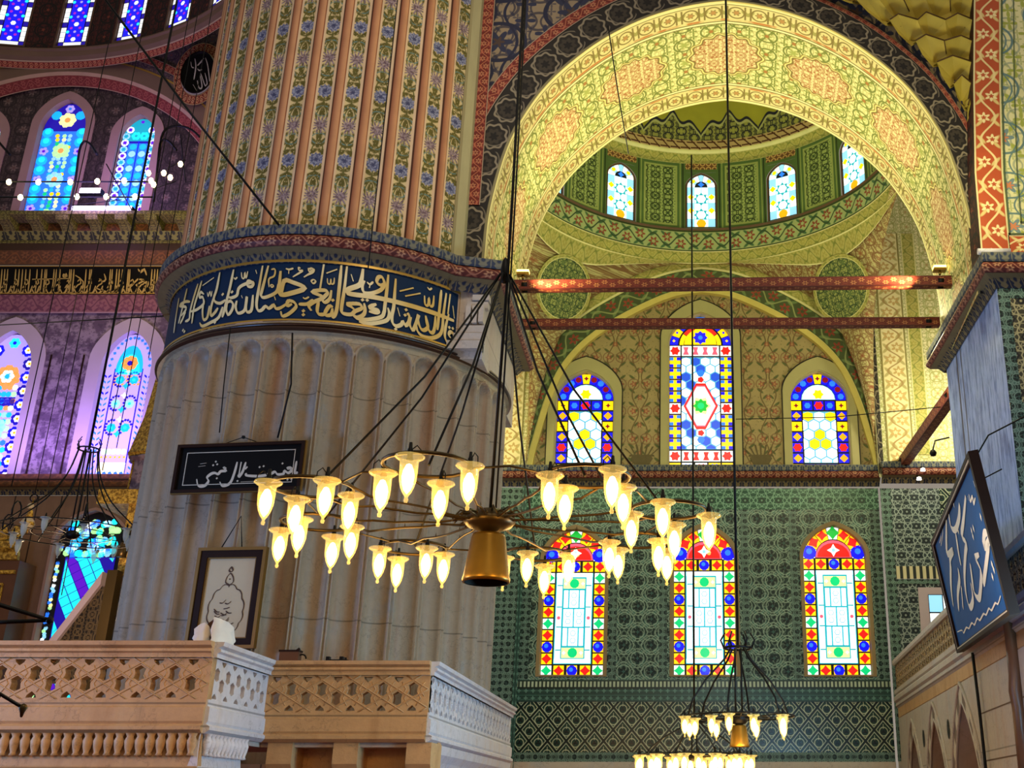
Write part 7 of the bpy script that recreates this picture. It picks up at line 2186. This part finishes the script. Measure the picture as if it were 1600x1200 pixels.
WBAND = [(0.06,[(-4.539,0.92),(-4.472,0.459),(-4.428,0.061)]),(0.06,[(-4.443,0.92),(-4.376,0.459),(-4.333,0.061)]),(0.06,[(-4.347,0.92),(-4.281,0.459),(-4.238,0.061)]),(0.06,[(-4.08,0.92),(-4.015,0.459),(-3.974,0.061)]),(0.06,[(-3.963,0.92),(-3.899,0.459),(-3.857,0.061)]),(0.06,[(-3.851,0.92),(-3.787,0.459),(-3.746,0.061)]),(0.06,[(-3.739,0.92),(-3.676,0.459),(-3.635,0.061)]),(0.06,[(-3.601,0.92),(-3.538,0.459),(-3.498,0.061)]),(0.06,[(-3.366,0.92),(-3.304,0.459),(-3.265,0.061)]),(0.06,[(-3.206,0.92),(-3.145,0.459),(-3.106,0.061)]),(0.06,[(-3.1,0.92),(-3.039,0.459),(-3.001,0.061)]),(0.06,[(-3.046,0.92),(-2.986,0.459),(-2.948,0.061)]),(0.06,[(-2.801,0.92),(-2.742,0.459),(-2.705,0.061)]),(0.06,[(-2.726,0.92),(-2.667,0.459),(-2.631,0.061)]),(0.06,[(-2.598,0.92),(-2.54,0.459),(-2.504,0.061)]),(0.06,[(-2.279,0.92),(-2.221,0.459),(-2.187,0.061)]),(0.06,[(-2.225,0.92),(-2.168,0.459),(-2.134,0.061)]),(0.06,[(-2.14,0.92),(-2.083,0.459),(-2.049,0.061)]),(0.06,[(-1.735,0.92),(-1.68,0.459),(-1.647,0.061)]),(0.06,[(-1.607,0.92),(-1.553,0.459),(-1.52,0.061)]),(0.06,[(-1.554,0.92),(-1.5,0.459),(-1.467,0.061)]),(0.06,[(-0.925,0.92),(-0.873,0.459),(-0.844,0.061)]),(0.06,[(-0.861,0.92),(-0.81,0.459),(-0.78,0.061)]),(0.06,[(-0.711,0.92),(-0.661,0.459),(-0.632,0.061)]),(0.06,[(-0.626,0.92),(-0.576,0.459),(-0.547,0.061)]),(0.06,[(-0.525,0.92),(-0.475,0.459),(-0.447,0.061)]),(0.06,[(-0.328,0.92),(-0.279,0.459),(-0.251,0.061)]),(0.06,[(-0.274,0.92),(-0.226,0.459),(-0.199,0.061)]),(0.06,[(0.461,0.92),(0.507,0.459),(0.531,0.061)]),(0.06,[(0.557,0.92),(0.602,0.459),(0.626,0.061)]),(0.06,[(0.648,0.92),(0.692,0.459),(0.716,0.061)]),(0.07,[(-4.339,0.312),(-4.356,0.096),(-4.46,0.037),(-4.564,0.224)]),(0.07,[(-4.106,0.312),(-4.124,0.096),(-4.228,0.037),(-4.331,0.224)]),(0.07,[(-3.873,0.312),(-3.891,0.096),(-3.995,0.037),(-4.098,0.224)]),(0.07,[(-3.64,0.312),(-3.658,0.096),(-3.762,0.037),(-3.865,0.224)]),(0.07,[(-3.407,0.312),(-3.426,0.096),(-3.53,0.037),(-3.632,0.224)]),(0.07,[(-3.173,0.312),(-3.193,0.096),(-3.297,0.037),(-3.399,0.224)]),(0.07,[(-2.94,0.312),(-2.96,0.096),(-3.065,0.037),(-3.166,0.224)]),(0.07,[(-2.707,0.312),(-2.727,0.096),(-2.832,0.037),(-2.933,0.224)]),(0.07,[(-2.474,0.312),(-2.495,0.096),(-2.6,0.037),(-2.7,0.224)]),(0.07,[(-2.241,0.312),(-2.262,0.096),(-2.367,0.037),(-2.467,0.224)]),(0.07,[(-2.007,0.312),(-2.029,0.096),(-2.134,0.037),(-2.234,0.224)]),(0.07,[(-1.774,0.312),(-1.797,0.096),(-1.902,0.037),(-2.001,0.224)]),(0.07,[(-1.541,0.312),(-1.564,0.096),(-1.669,0.037),(-1.768,0.224)]),(0.07,[(-1.308,0.312),(-1.331,0.096),(-1.437,0.037),(-1.535,0.224)]),(0.07,[(-1.075,0.312),(-1.098,0.096),(-1.204,0.037),(-1.302,0.224)]),(0.07,[(-0.841,0.312),(-0.866,0.096),(-0.971,0.037),(-1.069,0.224)]),(0.07,[(-0.608,0.312),(-0.633,0.096),(-0.739,0.037),(-0.836,0.224)]),(0.07,[(-0.375,0.312),(-0.4,0.096),(-0.506,0.037),(-0.603,0.224)]),(0.07,[(-0.142,0.312),(-0.168,0.096),(-0.274,0.037),(-0.37,0.224)]),(0.07,[(0.091,0.312),(0.065,0.096),(-0.041,0.037),(-0.137,0.224)]),(0.07,[(0.325,0.312),(0.298,0.096),(0.191,0.037),(0.096,0.224)]),(0.07,[(0.558,0.312),(0.531,0.096),(0.424,0.037),(0.329,0.224)]),(0.07,[(0.791,0.312),(0.763,0.096),(0.657,0.037),(0.562,0.224)]),(0.05,[(-4.387,0.459),(-4.331,0.547),(-4.268,0.4),(-4.351,0.341),(-4.411,0.224)]),(0.05,[(-4.037,0.459),(-3.981,0.547),(-3.918,0.4),(-4.001,0.341),(-4.061,0.224)]),(0.05,[(-3.686,0.459),(-3.63,0.547),(-3.568,0.4),(-3.651,0.341),(-3.712,0.224)]),(0.05,[(-3.336,0.459),(-3.28,0.547),(-3.218,0.4),(-3.301,0.341),(-3.362,0.224)]),(0.05,[(-2.986,0.459),(-2.929,0.547),(-2.868,0.4),(-2.951,0.341),(-3.013,0.224)]),(0.05,[(-2.635,0.459),(-2.578,0.547),(-2.518,0.4),(-2.602,0.341),(-2.663,0.224)]),(0.05,[(-2.285,0.459),(-2.228,0.547),(-2.168,0.4),(-2.252,0.341),(-2.314,0.224)]),(0.05,[(-1.935,0.459),(-1.877,0.547),(-1.817,0.4),(-1.902,0.341),(-1.964,0.224)]),(0.05,[(-1.584,0.459),(-1.527,0.547),(-1.467,0.4),(-1.552,0.341),(-1.615,0.224)]),(0.05,[(-1.234,0.459),(-1.176,0.547),(-1.117,0.4),(-1.202,0.341),(-1.265,0.224)]),(0.05,[(-0.884,0.459),(-0.826,0.547),(-0.767,0.4),(-0.852,0.341),(-0.916,0.224)]),(0.05,[(-0.534,0.459),(-0.475,0.547),(-0.417,0.4),(-0.502,0.341),(-0.566,0.224)]),(0.05,[(-0.183,0.459),(-0.124,0.547),(-0.067,0.4),(-0.152,0.341),(-0.217,0.224)]),(0.05,[(0.167,0.459),(0.226,0.547),(0.283,0.4),(0.198,0.341),(0.133,0.224)]),(0.05,[(0.517,0.459),(0.577,0.547),(0.633,0.4),(0.548,0.341),(0.482,0.224)]),(0.06,[(-3.46,0.547),(-2.244,0.577)]),(0.07,[(-1.276,0.224),(-0.767,0.049),(-0.534,0.224)]),(0.07,[(-1.108,0.754),(-1.017,0.547),(-1.107,0.459),(-1.235,0.577)]),(0.1,[(-2.438,0.754),(-2.447,0.665),(-2.389,0.636),(-2.372,0.742),(-2.319,0.636)]),(0.07,[(-0.121,0.283),(0.046,0.547),(0.268,0.488),(0.028,0.341),(0.227,0.107),(-0.08,0.049)]),(0.1,[(0.31,0.4),(0.406,0.459),(0.383,0.283),(0.313,0.224)]),(0.07,[(-2.054,0.695),(-1.744,0.459),(-1.777,0.078),(-2.083,0.02)]),(0.1,[(-0.01,0.931),(0.106,0.813),(0.193,0.931),(0.313,0.695)])]
PLAQ = [(0.08,[(0.216,0.638),(0.439,0.258),(0.734,-0.547)]),(0.08,[(0.337,0.007),(0.54,-0.387),(0.477,-0.511),(0.281,-0.244),(0.127,-0.011)]),(0.08,[(0.104,-0.065),(0.314,-0.547),(0.181,-0.6),(0.013,-0.298)]),(0.06,[(0.14,0.612),(-0.129,0.312)]),(0.06,[(0.07,0.475),(-0.097,0.312)]),(0.08,[(-0.324,0.602),(-0.19,0.258),(-0.169,-0.262)]),(0.05,[(-0.5,0.475),(-0.403,0.258),(-0.281,0.222)]),(0.06,[(-0.09,0.186),(0.017,0.114),(0.146,0.15)]),(0.05,[(-0.167,-0.458),(0.071,-0.707)])]
SIGN = [(0.05,[(0.87,-0.059),(0.835,-0.042),(0.887,-0.035),(0.923,-0.063)]),(0.05,[(0.975,0.075),(0.967,-0.065),(0.972,-0.138),(1.019,-0.112)]),(0.05,[(0.87,-0.054),(0.918,-0.071),(0.86,-0.122),(0.791,-0.086),(0.774,-0.137),(0.679,-0.139),(0.628,-0.096),(0.553,-0.13),(0.376,-0.16),(0.143,-0.141),(0.15,-0.107)]),(0.05,[(0.106,0.086),(0.078,-0.066),(0.026,-0.159),(0.005,-0.125)]),(0.05,[(0.028,0.091),(0.018,-0.125)]),(0.05,[(-0.042,0.094),(-0.064,-0.092),(-0.113,-0.261),(-0.233,-0.307),(-0.293,-0.234)]),(0.05,[(0.145,0.008),(0.112,-0.037)]),(0.05,[(-0.213,-0.011),(-0.268,0.009),(-0.213,-0.049),(-0.302,-0.057),(-0.341,-0.102),(-0.406,-0.081),(-0.466,-0.098),(-0.522,-0.154),(-0.49,-0.219),(-0.543,-0.293),(-0.651,-0.294),(-0.698,-0.176)]),(0.012,[(-0.704,0.036),(-0.582,0.047)]),(0.012,[(-0.68,0.081),(-0.573,0.093)]),(0.012,[(0.066,-0.248),(0.372,-0.243)])]
BLUE = [(0.13,[(2.154,1.796),(1.338,1.61),(0.686,1.475),(0.995,1.314),(0.586,1.211),(-0.172,0.976),(-0.567,0.706),(-0.471,0.507),(0.162,0.568),(0.383,0.793)]),(0.13,[(3.532,1.155),(3.285,0.996),(2.666,0.993),(2.989,1.117),(3.303,1.088)]),(0.13,[(3.178,0.966),(2.321,0.752),(1.714,0.603)]),(0.13,[(2.021,0.991),(1.577,1.01),(1.706,0.908),(1.796,0.772),(1.389,0.617),(0.879,0.503),(0.502,0.641),(0.696,0.864),(0.862,1.019)]),(0.13,[(-0.73,1.99),(-1.556,1.72),(-1.828,1.565),(-0.842,1.491),(-1.554,1.461),(-1.787,1.343),(-2.478,1.081),(-2.871,0.784)]),(0.13,[(-0.223,1.997),(-0.374,1.8),(0.116,1.671),(0.889,1.72),(1.323,1.846)]),(0.13,[(0.056,1.614),(-0.186,1.384),(-0.305,1.162)]),(0.13,[(-0.767,1.173),(-0.956,1.018),(-1.689,0.862),(-2.176,0.634)]),(0.13,[(-0.95,0.898),(-1.437,0.591)]),(0.05,[(2.516,1.753),(2.464,1.661),(2.805,1.669),(2.7,1.577),(3.003,1.604)]),(0.05,[(3.194,1.799),(3.241,1.703)]),(0.03,[(2.354,1.76),(2.315,1.704)]),(0.025,[(-2.182,2.082),(-2.116,1.94),(-2.63,1.891)]),(0.025,[(-1.591,2.076),(-1.703,1.935),(-2.5,1.821)]),(0.035,[(-3.231,0.344),(-2.418,0.31),(-2.238,0.248),(-1.634,0.291),(-1.277,0.246),(-0.727,0.287),(-0.432,0.232),(0.099,0.283),(0.369,0.231),(0.956,0.27),(1.224,0.231),(1.667,0.277),(1.891,0.23),(2.405,0.275),(2.629,0.24),(3.042,0.301)])]
BAND_DOTS = [(2.946,0.404,0.035),(3.028,0.412,0.035),(1.879,0.068,0.035),(2.035,0.484,0.035),(2.026,0.377,0.035),(1.247,0.508,0.035),(1.327,0.516,0.035),(0.746,0.434,0.035),(2.08,0.411,0.035),(0.272,0.197,0.035),(0.28,0.124,0.035),(-1.13,0.644,0.035),(-1.337,0.632,0.035),(-1.417,0.104,0.035),(-2.271,0.117,0.035),(-2.336,0.163,0.035)]
SIGN_DOTS = [(0.739,0.042,0.02),(0.355,-0.007,0.02),(0.422,0.006,0.02),(-0.45,0.051,0.02),(-0.382,0.064,0.02),(-0.413,0.111,0.02),(-0.353,-0.174,0.02),(0.01,-0.231,0.02),(0.86,-0.235,0.02),(0.927,-0.23,0.02)]
BLUE_DOTS = [(3.055,1.336,0.06),(1.886,1.346,0.06),(2.131,1.343,0.06),(1.881,1.271,0.06),(2.993,0.713,0.06),(3.026,0.644,0.06),(2.757,0.584,0.06),(0.652,1.977,0.06),(0.403,1.599,0.06)]
def write(name, strokes, place, mat, parent, nib=.9, dots=(), k=4):
    mb = Mb()
    for w, s in strokes: pen(mb, s, w, place, nib, 0, k)
    for x, y, r in dots: dot(mb, x, y, r, place)
    return mb.done(name, mat, parent)
write('lettering', BAND, lambda s, z: onpil(math.degrees(s / 3.36), 9.46 + z, 3.335) - band.location, 'gold_letter', band, 2.2, BAND_DOTS)
write('lettering', WBAND, lambda x, z: Vector((x, -.012, z)), 'script_gold', wband, 2.2, k=2)
write('lettering', PLAQ, lambda x, z: Vector((x, -.062, z)), 'silver_letter', rd, 2.2)
write('lettering', SIGN, lambda x, z: Vector((x, -.036, z)), 'silver_letter', sgn, 2.2, SIGN_DOTS)
write('lettering', BLUE, lambda x, z: Vector((x, -.01, z)), 'white_letter', bs, 2.2, BLUE_DOTS)
